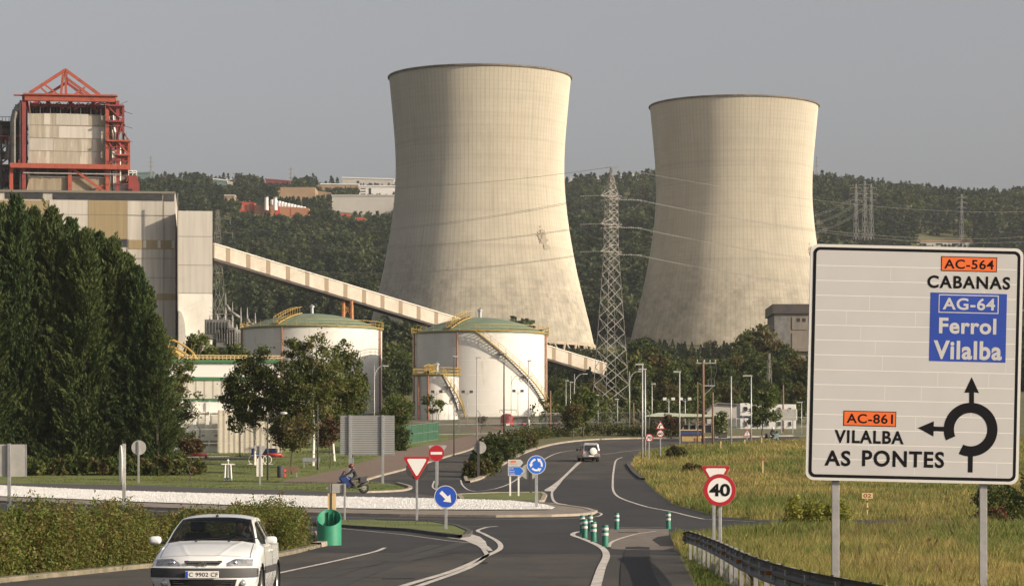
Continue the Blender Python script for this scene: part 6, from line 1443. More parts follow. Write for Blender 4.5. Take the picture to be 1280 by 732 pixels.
# big ribbed sign back
t, s, hz = sign_at('traffic_sign', 'large ribbed grey back of a direction sign on posts beside the motorcycle', 'road sign', 459, 604)
obj('panel', MB().box(-33.7/s, 34/s, -.03, .06, hz(568.5), hz(519)), 'ribbed_sign', t, bevel=.01)
for px in (437.5, 478.5): post(t, (px-459)/s, -.12, hz(518.5), .10, 'galv')
post(t, (440.5-459)/s, .3, hz(560), .09, 'galv')
# blue and white direction boards
t, s, hz = sign_at('destination_board', 'small white and blue arrow boards on two white posts beside the roundabout sign', 'road sign', 643, 621.5)
def flag(nm, a, b, c, e, m, tipw):
    zc = hz((c+e)/2); hh = (e-c)/2/s; x0, x1 = (a-643)/s, (b-643)/s; pl = lambda g: [(x0+g, zc-hh+g), (x1-tipw/s, zc-hh+g), (x1-g, zc), (x1-tipw/s, zc+hh-g), (x0+g, zc+hh-g)]
    obj(nm, MB().prism(pl(0), -.03, .02), 'sign_border', t); obj('board_face', MB().prism(pl(.045), -.034, -.0305), m, t); return zc
zc = flag('upper_board', 635, 654, 574, 581.7, 'sign_white', 3.2); obj('route_box', MB().box(-4.8/s, 1.8/s, -.037, -.0345, zc+.2/s, zc+2.6/s), 'sign_orange', t); obj('lettering', MB().box(-5/s, 3.2/s, -.037, -.0345, zc-2.1/s, zc-1.1/s), 'sign_grey', t)
zc = flag('lower_board', 635, 655.6, 582.3, 594.2, 'sign_cyan', 5.5)
for i, (w0, w1) in enumerate(((-6.8, -1.2), (-6.8, .0), (-6.8, 1))): obj('lettering', text_mb(('AG-64', 'Ferrol', 'Vilalba')[i], w0/s, w1/s, zc+(2.0-3.3*i)/s, zc+(4.3-3.3*i)/s, -.0365, .03), 'sign_white', t)
for px in (637.7, 648.2): post(t, (px-643)/s, .06, hz(575), .055, 'white')
# grey arrow sign back on cream posts behind the nose marker
t, s, hz = sign_at('traffic_sign', 'grey back of an arrow board with cream post covers by the green nose marker', 'road sign', 419, 650)
zc = hz(609.8); hh = 5.8/s; obj('panel', MB().prism([(-11.5/s, zc), (-6/s, zc-hh), (13.5/s, zc-hh), (13.5/s, zc+hh), (-6/s, zc+hh)], -.02, .02), 'sign_grey', t)
post(t, -4.6/s, -.08, hz(604), .03, 'dark_grey'); post(t, 12/s, -.08, hz(604), .05, 'galv_dull')
obj('post_cover', MB().box(-9.2/s, -5.4/s, -.06, .10, hz(644), hz(616)).box(-3.6/s, .9/s, -.06, .10, hz(644), hz(616)), 'cream', t)
# distant signs by the far bend
t, s, hz = sign_at('speed_limit_sign', 'far round red bordered sign reading 70 beside the lamp posts', 'road sign', 811.5, 577); cz = hz(546.8); round_plate(t, 0, cz, 5.1/s, 'limit'); obj('number', text_mb('70', -3/s, 3/s, cz-2.1/s, cz+2.1/s, -.0195, .03), 'sign_black', t); post(t, 0, .05, cz, .06)
t, s, hz = sign_at('speed_limit_sign', 'far road sign post with a bend warning triangle above a round 60 limit', 'road sign', 825.5, 572); cz = hz(541.6); round_plate(t, 0, cz, 4.7/s, 'limit'); obj('number', text_mb('60', -2.7/s, 2.7/s, cz-1.9/s, cz+1.9/s, -.0195, .03), 'sign_black', t); tri_plate(t, 0, hz(532.5), 12/s, True, symbol='bend'); post(t, 0, .05, hz(526), .06)
t, s, hz = sign_at('warning_sign', 'triangular junction warning sign in the far grass before the cabins', 'road sign', 934, 552); tri_plate(t, 0, hz(541.5), 10.5/s, True, symbol='junction'); post(t, 0, .05, hz(540), .06)
t, s, hz = sign_at('traffic_sign', 'pale back of a triangular sign at the start of the long hedge', 'road sign', 663.5, 546); tri_plate(t, .1, hz(538), 13/s, True, back=True); post(t, -2/s, -.06, hz(524), .1, 'white')
t, s, hz = sign_at('traffic_sign', 'grey rectangular sign panel behind the light green roadside tree', 'road sign', 985, 541); obj('panel', MB().box(-14/s, 11/s, -.03, .03, hz(525), hz(511)), 'sign_grey', t); obj('rim', MB().box(10.4/s, 11.4/s, -.04, .04, hz(525), hz(511)), 'white', t); post(t, -8/s, .08, hz(513), .08); post(t, 6/s, .08, hz(513), .08)
# marker posts in the grass
def marker(px, rf, rt, label, plate=None, cap=False):
    t, s, hz = sign_at('marker_post', label, 'marker post', px, rf, group='yellow marker posts in the grass')
    obj('post', MB().box(-.055 if plate is None else -.03, .055 if plate is None else .03, -.04, .04, -.3, hz(rt)), 'cream', t, bevel=.01)
    if plate:
        obj('plate', MB().box(-6.8/s, 6.8/s, -.06, -.042, hz(rt+7), hz(rt)), 'cream', t); obj('number', text_mb(plate, -5/s, 5/s, hz(rt+5.8), hz(rt+1.1), -.064, .02), 'red_dark', t)
        for k in range(2): obj('band', MB().box(-.034, .034, -.044, .044, hz(rt+12+9*k), hz(rt+9.5+9*k)), 'red_dark', t)
    if cap: obj('cap', MB().box(-2.8/s, 2.8/s, -.07, .07, hz(rt+3.2), hz(rt)), 'rust', t, bevel=.01)
marker(1084, 647, 615.5, 'yellow marker post with a plate reading 02 in the grass under the road sign', '02'); marker(953.5, 595, 572, 'yellow marker post with a rusty cap alone in the grass left of the road sign', None, True)
marker(901, 564, 551, 'small yellow marker post in the far grass below the wooden poles'); marker(931, 558.5, 549, 'small yellow marker post in the far grass just left of the warning triangle'); marker(952, 556, 546.5, 'small yellow marker post in the far grass right of the warning triangle')

# ------------------------------------------------------------------ bollards, nose marker, guardrail
def bollard():
    t = thing('bollard', '', 'bollard', (0, 0, 0), 0, 'green bollards'); r = .105
    mb = MB(); mb.lathe([(r*1.25, -.05), (r*1.25, .02), (r, .05), (r, .74), (r*.9, .765), (.01, .77)], 24); obj('body', mb, 'bollard_green', t, True, auto=40)
    for z0 in (.40, .585): mb = MB(); mb.lathe([(r+.001, z0), (r+.004, z0+.004), (r+.004, z0+.086), (r+.001, z0+.09)], 24); obj('reflective_band', mb, 'bollard_band', t, True)
    return t
bp = None
for px, row, h, lab in ((756.5, 683.5, 28, 'nearest green bollard with two white bands at the tip of the paved area'), (742, 677.5, 26, 'second nearest green bollard, just left of the nearest one'), (731, 673, 25, 'third green bollard from the front of the tight cluster'), (728, 667.5, 24, 'rear left green bollard of the tight cluster'), (738, 664.5, 22, 'farthest green bollard of the tight cluster'), (771, 662, 21.5, 'lone green bollard on the back edge of the paved area'), (835.5, 661, 21.5, 'lone green bollard close to the end of the guardrail')):
    x, d, z = G(px, row); k = h*d/F/.77
    if bp is None: bp = bollard(); bp.location = (x, d, z); bp['label'] = lab; bp.scale = (1, 1, k)
    else: dup(bp, (x, d, z), row, (1, 1, k), lab)
def nose_marker():
    x, d, z = G(411.5, 681.5); s = F/d; t = thing('nose_marker', 'green curved plastic nose marker with an open slanted top at the hedge end', 'road marker', (x, d, z)); r = 15.3/s; mb = MB(); n = 48; h0, h1 = 24.5/s, 45.5/s
    for rr_, k in ((r, 0), (r-.03, 1)):
        for i in range(n):
            a = 2*math.pi*i/n; zz = h0+(h1-h0)*(.5+.5*math.sin(a)); mb.v += [(rr_*math.cos(a), rr_*math.sin(a), -.05), (rr_*math.cos(a), rr_*math.sin(a), zz)]
    for i in range(n):
        a, b = 2*i, 2*((i+1) % n); c, e = a+2*n, b+2*n
        mb.f += [(a, b, b+1, a+1), (c, c+1, e+1, e), (a+1, b+1, e+1, c+1)]
    obj('shell', mb, 'hopper_green', t, True, auto=50)
    obj('base', MB().lathe([(r-.031, .02), (.01, .02)], n), 'hopper_green', t)
    obj('inner_rib', MB().box(-.05, -.02, r-.12, r-.035, .05, h1*.93).box(.12, .15, r-.14, r-.05, .05, h1*.9), 'hopper_green', t)
nose_marker()
def guardrail():
    pts = [(4.55, 76), (4.50, 70), (4.34, 63), (4.1, 55), (3.86, 48), (3.72, 42), (3.72, 37), (3.86, 33), (4.1, 29), (4.5, 24), (5.1, 18)]
    L = densify(smooth_line(pts, 6), .35); t = thing('guardrail', 'steel w-beam guardrail curving along the right road edge', 'guardrail', (L[0][0], L[0][1], 0))
    sec = [(-.045, .155), (.0, .145), (.035, .10), (.035, .06), (-.03, .02), (-.03, -.02), (.035, -.06), (.035, -.10), (0, -.145), (-.045, -.155)]
    prof2 = [(-a-.03, b) for a, b in sec]; loop = prof2+[(a+.004, b*.985) for a, b in prof2[::-1]]
    mb = MB(); n = len(loop); l0 = Vector(t.location)
    for i, p in enumerate(L):
        a = Vector(L[max(i-1, 0)]); b = Vector(L[min(i+1, len(L)-1)]); tt = (b-a).normalized(); nn = Vector((-tt.y, tt.x))*-1
        hz_ = .60 if i > 5 else .60-.02*(5-i)
        for u, v in loop: q = Vector(p)+nn*u; mb.v.append((q.x-l0.x, q.y-l0.y, hz_+v))
    for i in range(len(L)-1):
        for k in range(n): mb.f.append((n*i+k, n*i+(k+1) % n, n*(i+1)+(k+1) % n, n*(i+1)+k))
    mb.f += [tuple(range(n)), tuple((len(L)-1)*n+k for k in range(n-1, -1, -1))]
    obj('beam', mb, 'rail_steel', t, True, auto=40)
    acc = 0; last = L[0]; cnt = 0
    for i, p in enumerate(L[1:], 1):
        acc += math.dist(p, last); last = p
        if acc >= 2.0:
            acc = 0; a = Vector(L[i-1]); tt = (Vector(p)-a).normalized(); nn = Vector((tt.y, -tt.x)); q = Vector(p)-nn*.16 if False else Vector(p)+nn*.10
            q = Vector(p)+Vector((.10, 0)); obj('post', MB().box(q.x-.03-l0.x, q.x+.04-l0.x, q.y-.06-l0.y, q.y+.06-l0.y, -.3, .735), 'galv_dull', t)
            for zz in (.60,): obj('spacer', MB().box(p[0]-.0-l0.x, q.x-.03-l0.x, q.y-.05-l0.y, q.y+.05-l0.y, .50, .70), 'galv', t)
            w = Vector(p)+nn*-.045
            obj('bolt', MB().tube((p[0]-l0.x-.035, p[1]-l0.y, .753), (p[0]-l0.x-.035, p[1]-l0.y, .775), .02, .02, 6), 'dark', t)
            if cnt % 3 == 0: obj('reflector', MB().box(p[0]-l0.x-.085, p[0]-l0.x-.004, p[1]-l0.y-.035, p[1]-l0.y-.003, .57, .63), 'amber', t)
            cnt += 1
guardrail()

# ------------------------------------------------------------------ lamp posts and utility poles
LG = 'street lamp posts'
def lamp_post(label, px, rf, rt, head='flat', d=None, side=-1, w=.085, reach=.7, m='lamp_grey', group=LG):
    t, s, hz = sign_at('lamp_post', label, 'lamp post', px, rf, d, group); h = hz(rt)
    mb = MB(); mb.tube((0, 0, -.3), (0, 0, h), w, w*.7, 10); obj('pole', mb, m, t, True)
    if head == 'flat':
        obj('lamp_head', MB().box(-.12 if side > 0 else -reach, reach if side > 0 else .12, -.16, .16, h-.02, h+.12), 'lamp_grey', t, bevel=.03)
    elif head == 'arm':
        mb = MB(); pts = [(0, 0, h-.1)]+[(side*reach*math.sin(a), 0, h-.1+.5*(1-math.cos(a))) for a in np.linspace(.2, 1.4, 6)]; mb.path(pts, .04, 6); obj('arm', mb, m, t, True); e = pts[-1]
        mb = MB(); mb.lathe([(.02, 0), (.12, .1), (.14, .4), (.05, .62)], 10, (e[0]-(0.62 if side < 0 else 0), 0, e[2]), 'X', cap=True); obj('lamp_head', mb, 'lamp_grey', t, True)
    elif head == 'curve':
        mb = MB(); pts = [(0, 0, h-1.6)]+[(side*reach*(1-math.cos(a)), 0, h-1.6+1.6*math.sin(a)) for a in np.linspace(.2, 1.5, 8)]; mb.path(pts, .04, 6); obj('arm', mb, m, t, True); e = pts[-1]
        obj('lamp_head', MB().box(min(e[0], e[0]+side*.7), max(e[0], e[0]+side*.7), -.12, .12, e[2]-.08, e[2]+.06), 'lamp_grey', t, bevel=.03)
    elif head == 'twin':
        for sg in (-1, 1):
            obj('arm', MB().tube((0, 0, h-.5), (sg*.55, 0, h-.1), .03, .03, 6), m, t); obj('floodlight', MB().box(sg*.6-.25, sg*.6+.25, -.2, .2, h-.22, h+.16), 'dark_grey' if m != 'lamp_grey' else 'far_white', t, bevel=.03)
    return t
lamp_post('pair of tall grey lamp posts by the far road, the left and nearer one', 803, 576, 456, 'flat'); lamp_post('pair of tall grey lamp posts by the far road, the right one', 806.5, 570.5, 462, 'flat')
lamp_post('tall grey lamp post left of the ochre kiosk', 849.5, 559, 465, 'flat'); lamp_post('tall grey lamp post just right of the junction warning triangle', 939, 552, 470, 'flat', None, -1, .085, 1.0)
lamp_post('plain grey lamp post in front of the white shed, without a visible arm', 914, 556, 470, None); lamp_post('short lamp post with a white head left of the gatehouse roof', 815, 545, 480, 'flat', 390, 1, .07, .5)
lamp_post('twin head lamp post rising above the gatehouse roof, left one', 836, 540, 498, 'twin', 400, 1, .07); lamp_post('twin head lamp post rising above the gatehouse roof, right one', 856.5, 540, 498, 'twin', 405, 1, .07)
lamp_post('grey lamp post with a short flat head in front of the domed tank centre', 596, 563, 447, 'flat', None, 1, .07, .45, 'galv_dull'); lamp_post('grey lamp post with a short flat head before the right half of the domed tank', 660.5, 546, 451, 'flat', None, 1, .075, .4, 'galv_dull')
lamp_post('dark lamp post at the left edge of the domed tank shadow', 567.5, 570, 446, 'flat', None, 1, .06, .4, 'dark_grey'); lamp_post('thin curved lamp post right of the tall black pole', 639, 545, 469, 'curve', 400, 1, .05, 1.0, 'galv_dull')
for px, rt, lab in ((584, 489, 'twin floodlight post before the domed tank left of centre'), (647.5, 488, 'twin floodlight post before the domed tank right of centre'), (546, 489, 'twin floodlight post in front of the small white tank')): lamp_post(lab, px, 543, rt, 'twin', 420, 1, .06, .5, 'galv_dull', 'floodlight posts')
lamp_post('curved lamp post right of the domed tank, tallest of the group there', 718, 545, 467, 'curve', 395, 1, .05, 1.2); lamp_post('straight thin lamp post left of the curved one beside the domed tank', 707.5, 545, 476, 'flat', 400, 1, .05, .4); lamp_post('straight thin lamp post second from the curved one beside the domed tank', 713, 545, 478, 'flat', 400, 1, .05, .4)
lamp_post('lamp post with a bright head before the left leg of the pylon', 747.5, 543, 494, 'flat', 385, -1, .05, .4); lamp_post('lamp post with a small head between the pylon legs', 772, 543, 499, 'flat', 385, -1, .05, .4); lamp_post('curved lamp post reaching right from behind the pylon', 787, 545, 464, 'curve', 400, 1, .06, 1.2)
lamp_post('dark lamp post with a short arm on the lawn beside the round clipped tree', 334.5, 600, 521, 'arm', None, 1, .085, 1.0, 'dark_grey'); lamp_post('dark lamp post beside the reddish young tree on the lawn', 397, 587, 505, None, None, 1, .085, 1.0, 'dark_grey')
lamp_post('lamp post with a curved arm between the birch and the domed tank', 468, 560, 457, 'curve', 330, 1, .05, 1.0); lamp_post('tall dark slim pole standing before the domed tank', 630, 546, 452, None, None, 1, .11, 1, 'steel_dark'); lamp_post('lamp post at the left of the road sign edge before the fence', 1002, 546, 503, 'flat', 370, -1, .06, .6)
def utility_pole(label, px, rf, rt, d=None, cross=True, w=.16):
    t, s, hz = sign_at('utility_pole', label, 'utility pole', px, rf, d, 'wooden utility poles'); h = hz(rt); mb = MB(); mb.tube((0, 0, -.4), (0, 0, h), w*1.15, w*.8, 10); obj('pole', mb, 'wood_pole', t, True)
    if cross:
        obj('crossarm', MB().box(-.75, 1.45, -.06, .06, h-.25, h-.12), 'galv_dull', t)
        for x in (-.65, .1, .75, 1.35): mb = MB(); mb.lathe([(.03, h-.12), (.08, h), (.05, h+.06), (.08, h+.12), (.02, h+.22)], 8, (x, 0, 0)); obj('insulator', mb, 'insulator', t)
        obj('lower_arm', MB().box(.1, 1.3, -.06, .06, h-2.75, h-2.6), 'galv_dull', t); obj('brace', MB().tube((.1, 0, h-3.7), (1.1, 0, h-2.75), .04, .04, 4), 'galv_dull', t)
        for x in (.5, .85, 1.2): mb = MB(); mb.lathe([(.08, h-2.6), (.11, h-2.4), (.06, h-2.3), (.1, h-2.15), (.04, h-2.0)], 8, (x, 0, 0)); obj('fuse', mb, 'dark_grey', t)
        mb = MB()
        for x0, x1 in ((.75, .85), (1.35, 1.2)): mb.path([(x0, 0, h), (x0+.15, 0, h-1), (x1, 0, h-2)], .02, 4)
        obj('drop_wire', mb, 'cable', t)
    return t
utility_pole('tall wooden utility pole with crossarm and insulators behind the ochre kiosk', 879, 559, 451.5, None, True); utility_pole('shorter bare wooden pole right of the pole with crossarm', 891, 557, 490, None, False, .12)
utility_pole('thin bare pole left of the pole with crossarm', 872, 557, 477, None, False, .07); utility_pole('reddish wooden pole behind the grey panel before the cabins', 979, 545, 481, 385, False, .13); utility_pole('short wooden pole at the right end of the long hedge', 792, 546, 503, 390, False, .1); utility_pole('wooden pole at the right edge of the domed tank', 688, 546, 488, 395, False, .13)

# ------------------------------------------------------------------ fences, yard details
def wire_fence(name, label, pts, h, post_step, m_post='old_concrete', bent=True, panel='netting'):
    line = densify(poly_px(pts), post_step); c0 = line[0]; t = thing(name, label, 'fence', (c0[0], c0[1], tz1(*c0)), 0); l0 = Vector(t.location)
    mb = MB(); 
    for p, q in zip(line[:-1], line[1:]):
        a, b = tz1(*p), tz1(*q); mb.add([(p[0]-l0.x, p[1]-l0.y, a-l0.z), (q[0]-l0.x, q[1]-l0.y, b-l0.z), (q[0]-l0.x, q[1]-l0.y, b-l0.z+h), (p[0]-l0.x, p[1]-l0.y, a-l0.z+h)], [(0, 1, 2, 3)])
    obj('netting' if panel == 'netting' else 'panel', mb, panel, t)
    wr = MB()
    for p, q in zip(line[:-1], line[1:]):
        for k in (.02, .5, 1.0): wr.tube((p[0]-l0.x, p[1]-l0.y, tz1(*p)-l0.z+h*k), (q[0]-l0.x, q[1]-l0.y, tz1(*q)-l0.z+h*k), .018, .018, 4)
    obj('wire', wr, 'galv_dull', t)
    for p in line:
        zz = tz1(*p)-l0.z; x, y = p[0]-l0.x, p[1]-l0.y; mb = MB(); mb.tube((x, y, zz-.3), (x, y, zz+h+.05), .07, .07, 4)
        if bent: mb.tube((x, y, zz+h+.05), (x-.35, y-.1, zz+h+.45), .05, .05, 4)
        obj('post', mb, m_post, t)
    return t
wire_fence('wire_fence', 'chain link fence with bent concrete posts along the plant yard behind the long hedge', [(548, 543), (600, 542), (660, 541), (730, 539.5), (800, 539.5), (812, 541)], 2.6, 3.0, 'steel_grey')
wire_fence('wire_fence', 'chain link fence behind the far grass in front of the white cabins', [(893, 548), (930, 547), (970, 545.5), (1010, 544.5), (1060, 543)], 2.4, 3.0, 'steel_grey')
wire_fence('lawn_fence', 'thin dark fence with bent posts before the white building', [(196, 573), (250, 571), (300, 570), (350, 569)], 2.8, 3.6, 'dark_grey')
wire_fence('green_fence', 'dark green sheet fence running beside the footpath', [(425, 566), (460, 562), (500, 556), (548, 549)], 2.1, 3.0, 'green_trim', False, 'green_fence')
def put_box(name, label, cat, px0, px1, r0, r1, d, depth, m, extra=None, group=None):
    x, y, _ = P((px0+px1)/2, r1, d); z = P(0, r1, d)[2]; s = F/d; t = thing(name, label, cat, (x, y, z), 0, group); w = (px1-px0)/s/2; h = (r1-r0)/s
    obj('body', MB().box(-w, w, 0, depth, -.3, h), m, t, bevel=.04)
    if extra: extra(t, w, h)
    return t
def kiosk_extra(t, w, h): obj('roof', MB().box(-w-.1, w+.1, -.15, 3.2, h+.002, h+.55), 'navy', t); obj('roof_trim', MB().box(-w-.15, w+.15, -.2, 3.25, h+.56, h+.66), 'cream', t); obj('door', MB().box(w*.35, w*.7, -.04, -.003, 0, h*.8), 'rust', t)
put_box('kiosk', 'ochre box kiosk with a navy roof edge at the roadside', 'kiosk', 852, 876, 543.5, 560, 335, 3, 'box_ochre', kiosk_extra)
def cont_extra(t, w, h): obj('lid', MB().box(-w-.08, w+.08, -.08, 1.3, h+.002, h+.12), 'dark_grey', t); obj('beacon', MB().box(.1, w*.8, .2, .7, h+.13, h+.5), 'cream', t); [obj('wheel', MB().lathe([(.18, -.08), (.18, .08)], 12, (q*w*.8, -.05, .1), 'X', cap=True), 'rubber', t) for q in (-1, 1)]
put_box('waste_container', 'dark wheeled waste container between the wooden poles and the shed', 'waste container', 895.5, 909, 541, 552, 350, 1.2, 'dark_grey', cont_extra)
def shed_extra(t, w, h): obj('roof', MB().prism([(-w-.3, h), (w+.5, h+.15), (w+.5, h+.35), (-w-.3, h+.2)], -.5, 3.5), 'pale_wall', t); [obj('post', MB().box(q*w-.06, q*w+.06, -.4, -.28, -.3, h), 'galv_dull', t) for q in (-1, 1)]; obj('pump', MB().lathe([(.3, -.3), (.3, h*.5), (.15, h*.6)], 12, (w*.3, -.3, 0)), 'red_paint', t)
put_box('pump_shed', 'low grey pump shed with red pumps at the right foot of the domed tank', 'shed', 676, 703, 519, 538, 425, 3, 'steel_grey', shed_extra); put_box('pump_shed', 'low grey pump shed with red pumps before the domed tank centre', 'shed', 641, 662, 521, 538, 425, 3, 'steel_grey', shed_extra)
def vessel(label, px, r0, r1, d, rad):
    x, y, z = P(px, r1, d); h = (r1-r0)*d/F; t = thing('fire_vessel', label, 'pressure tank', (x, y, z)); mb = MB(); mb.lathe([(rad*.3, .3), (rad, .8), (rad, h-.5), (rad*.6, h-.15), (.02, h)], 20); obj('tank', mb, 'red_paint', t, True)
    for k in range(3): obj('leg', MB().tube((rad*.8*math.cos(k*2.1), rad*.8*math.sin(k*2.1), -.3), (rad*.8*math.cos(k*2.1), rad*.8*math.sin(k*2.1), 1.2), .08, .08, 6), 'red_dark', t)
    obj('label_plate', MB().box(-.1, rad*.5, -rad-.05, -rad*.9, h*.25, h*.4), 'white', t); obj('railing', MB().path([(-rad*1.1, 0, h), (-rad*1.1, 0, h+.5), (rad*1.5, 0, h+.5), (rad*1.5, 0, h)], .05, 6), 'galv_dull', t)
vessel('bright red upright pressure vessel before the domed tank', 633.5, 516, 538, 424, .95)
def low_wall(label, px0, px1, r0, r1, d, m, name='low_wall', cat='wall', group=None):
    x, y, z = P((px0+px1)/2, r1, d); w = (px1-px0)*d/F/2; h = (r1-r0)*d/F; o = obj(name, MB().box(-w, w, 0, .3, -.8, h), m, bevel=.03); o.location = (x, y, z); tag(o, label, cat, group); return o
low_wall('low beige concrete bund wall before the domed tank', 574, 690, 524, 541, 440, 'old_concrete'); low_wall('beige concrete bund wall before the small white tank', 470, 556, 527, 544, 442, 'old_concrete')
def red_pipe(label, pts, d, r=.17):
    A = Vector(P(*pts[0], d)); o = obj('red_pipe', MB().path([Vector(P(*p, d))-A for p in pts], r, 8), 'red_paint', smooth=True); o.location = A; tag(o, label, 'pipe', 'red fire pipes')
red_pipe('red fire pipe along the bund wall below the domed tank', [(570, 543), (570, 536.5), (600, 536), (628, 536), (628, 533)], 405); red_pipe('red fire pipe behind the fence right of the domed tank', [(692, 536), (720, 536.5), (790, 537)], 405); red_pipe('red pipe behind the fence at the foot of the white building', [(232, 572), (232, 568), (258, 568), (258, 572)], 281); red_pipe('red pipe bend right of the birch trunks at the corrugated wall', [(330, 571), (330, 568), (352, 568), (352, 571)], 282)
put_box('blue_sign_board', 'small dark blue board behind the fence of the white building', 'sign board', 223, 229, 544, 549, 288, .05, 'navy', lambda t, w, h: obj('post', MB().box(-.04, .04, .06, .12, -2.6, h), 'dark_grey', t))
# lawn furniture
def exercise_bars():
    x, d, z = G(285, 601); s = F/d; t = thing('exercise_station', 'white outdoor exercise station with a cross bar on the lawn', 'exercise equipment', (x, d, z)); h = 21/s
    for a in (-1, 1): obj('leg', MB().tube((a*4.6/s, 0, -.2), (a*3.2/s, 0, h), .07, .06, 8), 'white', t)
    obj('cross_bar', MB().tube((-8.5/s, 0, h), (8.5/s, 0, h), .055, .055, 8), 'white', t); obj('centre_post', MB().tube((0, .1, 0), (0, .1, h+.25), .09, .07, 8), 'galv', t)
    obj('top_knob', MB().lathe([(.02, h+.2), (.12, h+.3), (.02, h+.42)], 10), 'white', t); obj('pedal', MB().box(-.25, .25, -.2, .2, .2, .27), 'green_trim', t); obj('base_plate', MB().box(-.5, .5, -.3, .3, 0, .04), 'soil', t)
exercise_bars()
def litter_bin(label, px, row, m, w, h):
    x, d, z = G(px, row); t = thing('litter_bin', label, 'litter bin', (x, d, z), 0, 'litter bins on the lawn'); mb = MB(); mb.lathe([(w*.9, 0), (w, .1), (w, h*.85), (w*1.05, h*.86)], 16); obj('body', mb, m, t, True, auto=40); mb = MB(); mb.lathe([(w*1.06, h*.86), (w*1.0, h*.95), (.02, h)], 16); obj('lid', mb, 'dark_grey' if m != 'red_paint' else 'red_paint', t, True)
litter_bin('black litter bin beside the round clipped tree', 350.5, 596.5, 'dark_grey', .27, 1.0); litter_bin('red litter bin just right of the black one by the round clipped tree', 354.8, 596, 'red_paint', .2, .68)
def bench(label, px, row, m):
    x, d, z = G(px, row); t = thing('lawn_bench', label, 'bench', (x, d, z)); obj('seat', MB().box(-.8, .8, -.22, .22, .42, .47), m, t); obj('backrest', MB().box(-.8, .8, .2, .25, .55, .9), m, t)
    for a in (-.65, .65): obj('leg', MB().box(a-.04, a+.04, -.2, .24, -.1, .42), 'galv', t)
bench('pale bench on the lawn under the tall birch', 389, 584, 'galv'); bench('small wooden bench by the litter bins', 361, 596, 'wood_pole')
def bike_rack():
    x, d, z = G(316, 580); t = thing('bike_rack', 'white hoop bicycle rack before the corrugated wall', 'bike rack', (x, d, z))
    for k in range(4): obj('hoop', MB().path([(k*.45+.4*math.cos(a), 0, .42+.42*math.sin(a)) for a in np.linspace(0, 2*math.pi, 17)], .035, 6), 'white', t)
    obj('base_rail', MB().box(-.5, 1.9, -.05, .05, -.1, .04), 'white', t)
bike_rack()
put_box('parked_van', 'blue low vehicle body behind the lawn fence', 'vehicle', 314, 345, 560, 568, 286, 2, 'bike_blue', lambda t, w, h: (obj('cab_window', MB().box(-w*.6, w*.1, -.05, -.003, h*.5, h*.85), 'window_dark', t), obj('wheel', MB().lathe([(.3, -.1), (.3, .1)], 14, (w*.5, -.1, .15), 'Y', cap=True), 'rubber', t)))
# ------------------------------------------------------------------ people
def skin_mesh(name, joints, bones, m, parent, sub=2):
    keys = list(joints); me = bpy.data.meshes.new(name); me.from_pydata([joints[k][:3] for k in keys], [(keys.index(a), keys.index(b)) for a, b in bones], [])
    o = bpy.data.objects.new(name, me); C.objects.link(o); o.modifiers.new('skin', 'SKIN'); sd = o.modifiers.new('sub', 'SUBSURF'); sd.levels = sd.render_levels = sub
    for i, k in enumerate(keys):
        r = joints[k][3]; sv = me.skin_vertices[0].data[i]; sv.radius = (r, r) if not isinstance(r, tuple) else r; sv.use_root = (i == 0)
    ev = bpy.data.meshes.new_from_object(o.evaluated_get(bpy.context.evaluated_depsgraph_get()))
    bpy.data.objects.remove(o); bpy.data.meshes.remove(me); ev.name = name; ev.polygons.foreach_set('use_smooth', [True]*len(ev.polygons)); ev.materials.clear(); ev.materials.append(M[m])
    q = bpy.data.objects.new(name, ev); C.objects.link(q); q.parent = parent; return q
def head_mb(c, look, s=1.0):
    # a head with brow, nose, jaw and ears; faces -Y before turning by look
    c = Vector(c); mb = MB(); rows = 14; cols = 20
    for i in range(rows+1):
        a = -math.pi/2+math.pi*i/rows; z = math.sin(a)*.122
        for j in range(cols):
            b = 2*math.pi*j/cols; w = math.cos(a); x = math.cos(b)*w*.078; y = math.sin(b)*w*.098
            if z < -.03: k = (-.03-z)/.09; x *= 1-.30*k; y = y*(1-.25*k)-.012*k
            f = max(0, -math.sin(b))**6
            if f > .2:
                y -= .026*f*math.exp(-((z+.015)/.022)**2) * (1 if abs(x) < .02 else .2); y -= .008*f*math.exp(-((z-.035)/.012)**2); y += .008*math.exp(-((z-.012)/.012)**2)*(1 if abs(x) > .02 else 0); y -= .007*f*math.exp(-((z+.065)/.014)**2)
            mb.v.append((x*s, y*s, z*s))
    for i in range(rows):
        for j in range(cols): mb.f.append((i*cols+j, i*cols+(j+1) % cols, (i+1)*cols+(j+1) % cols, (i+1)*cols+j))
    for sg in (-1, 1): mb.merge(MB().lathe([(.002, 0), (.028, .004), (.03, .012), (.012, .016)], 12, (sg*.078-.006, .01, 0), 'X'))
    return mb.xf(Matrix.Translation(c) @ Matrix.Rotation(look, 4, 'Z'))
def hand(mb, w, p, d, curl=.5, sg=1):
    # palm from wrist w towards d, four fingers and a thumb, in the mesh of the body
    w = Vector(w); d = Vector(d).normalized(); side = d.cross(Vector(p)).normalized()*sg; nrm = side.cross(d).normalized()
    for k, (l, o) in enumerate(((.070, -.030), (.080, -.010), (.074, .011), (.058, .030))):
        b = w+d*.085+side*o; a1 = (d+nrm*curl*.6).normalized(); a2 = (d+nrm*curl*1.8).normalized(); m = b+a1*l*.5
        mb.tube(w+side*o*.5, b, .017, .012, 6); mb.tube(b, m, .0105, .0095, 6); mb.tube(m, m+a2*l*.5, .0095, .007, 6)
    b = w+d*.03-side*.03; m = b+(d*.7-side*.7).normalized()*.035; mb.tube(b, m, .013, .011, 6); mb.tube(m, m+(d+nrm*.4).normalized()*.03, .011, .008, 6)
    return mb
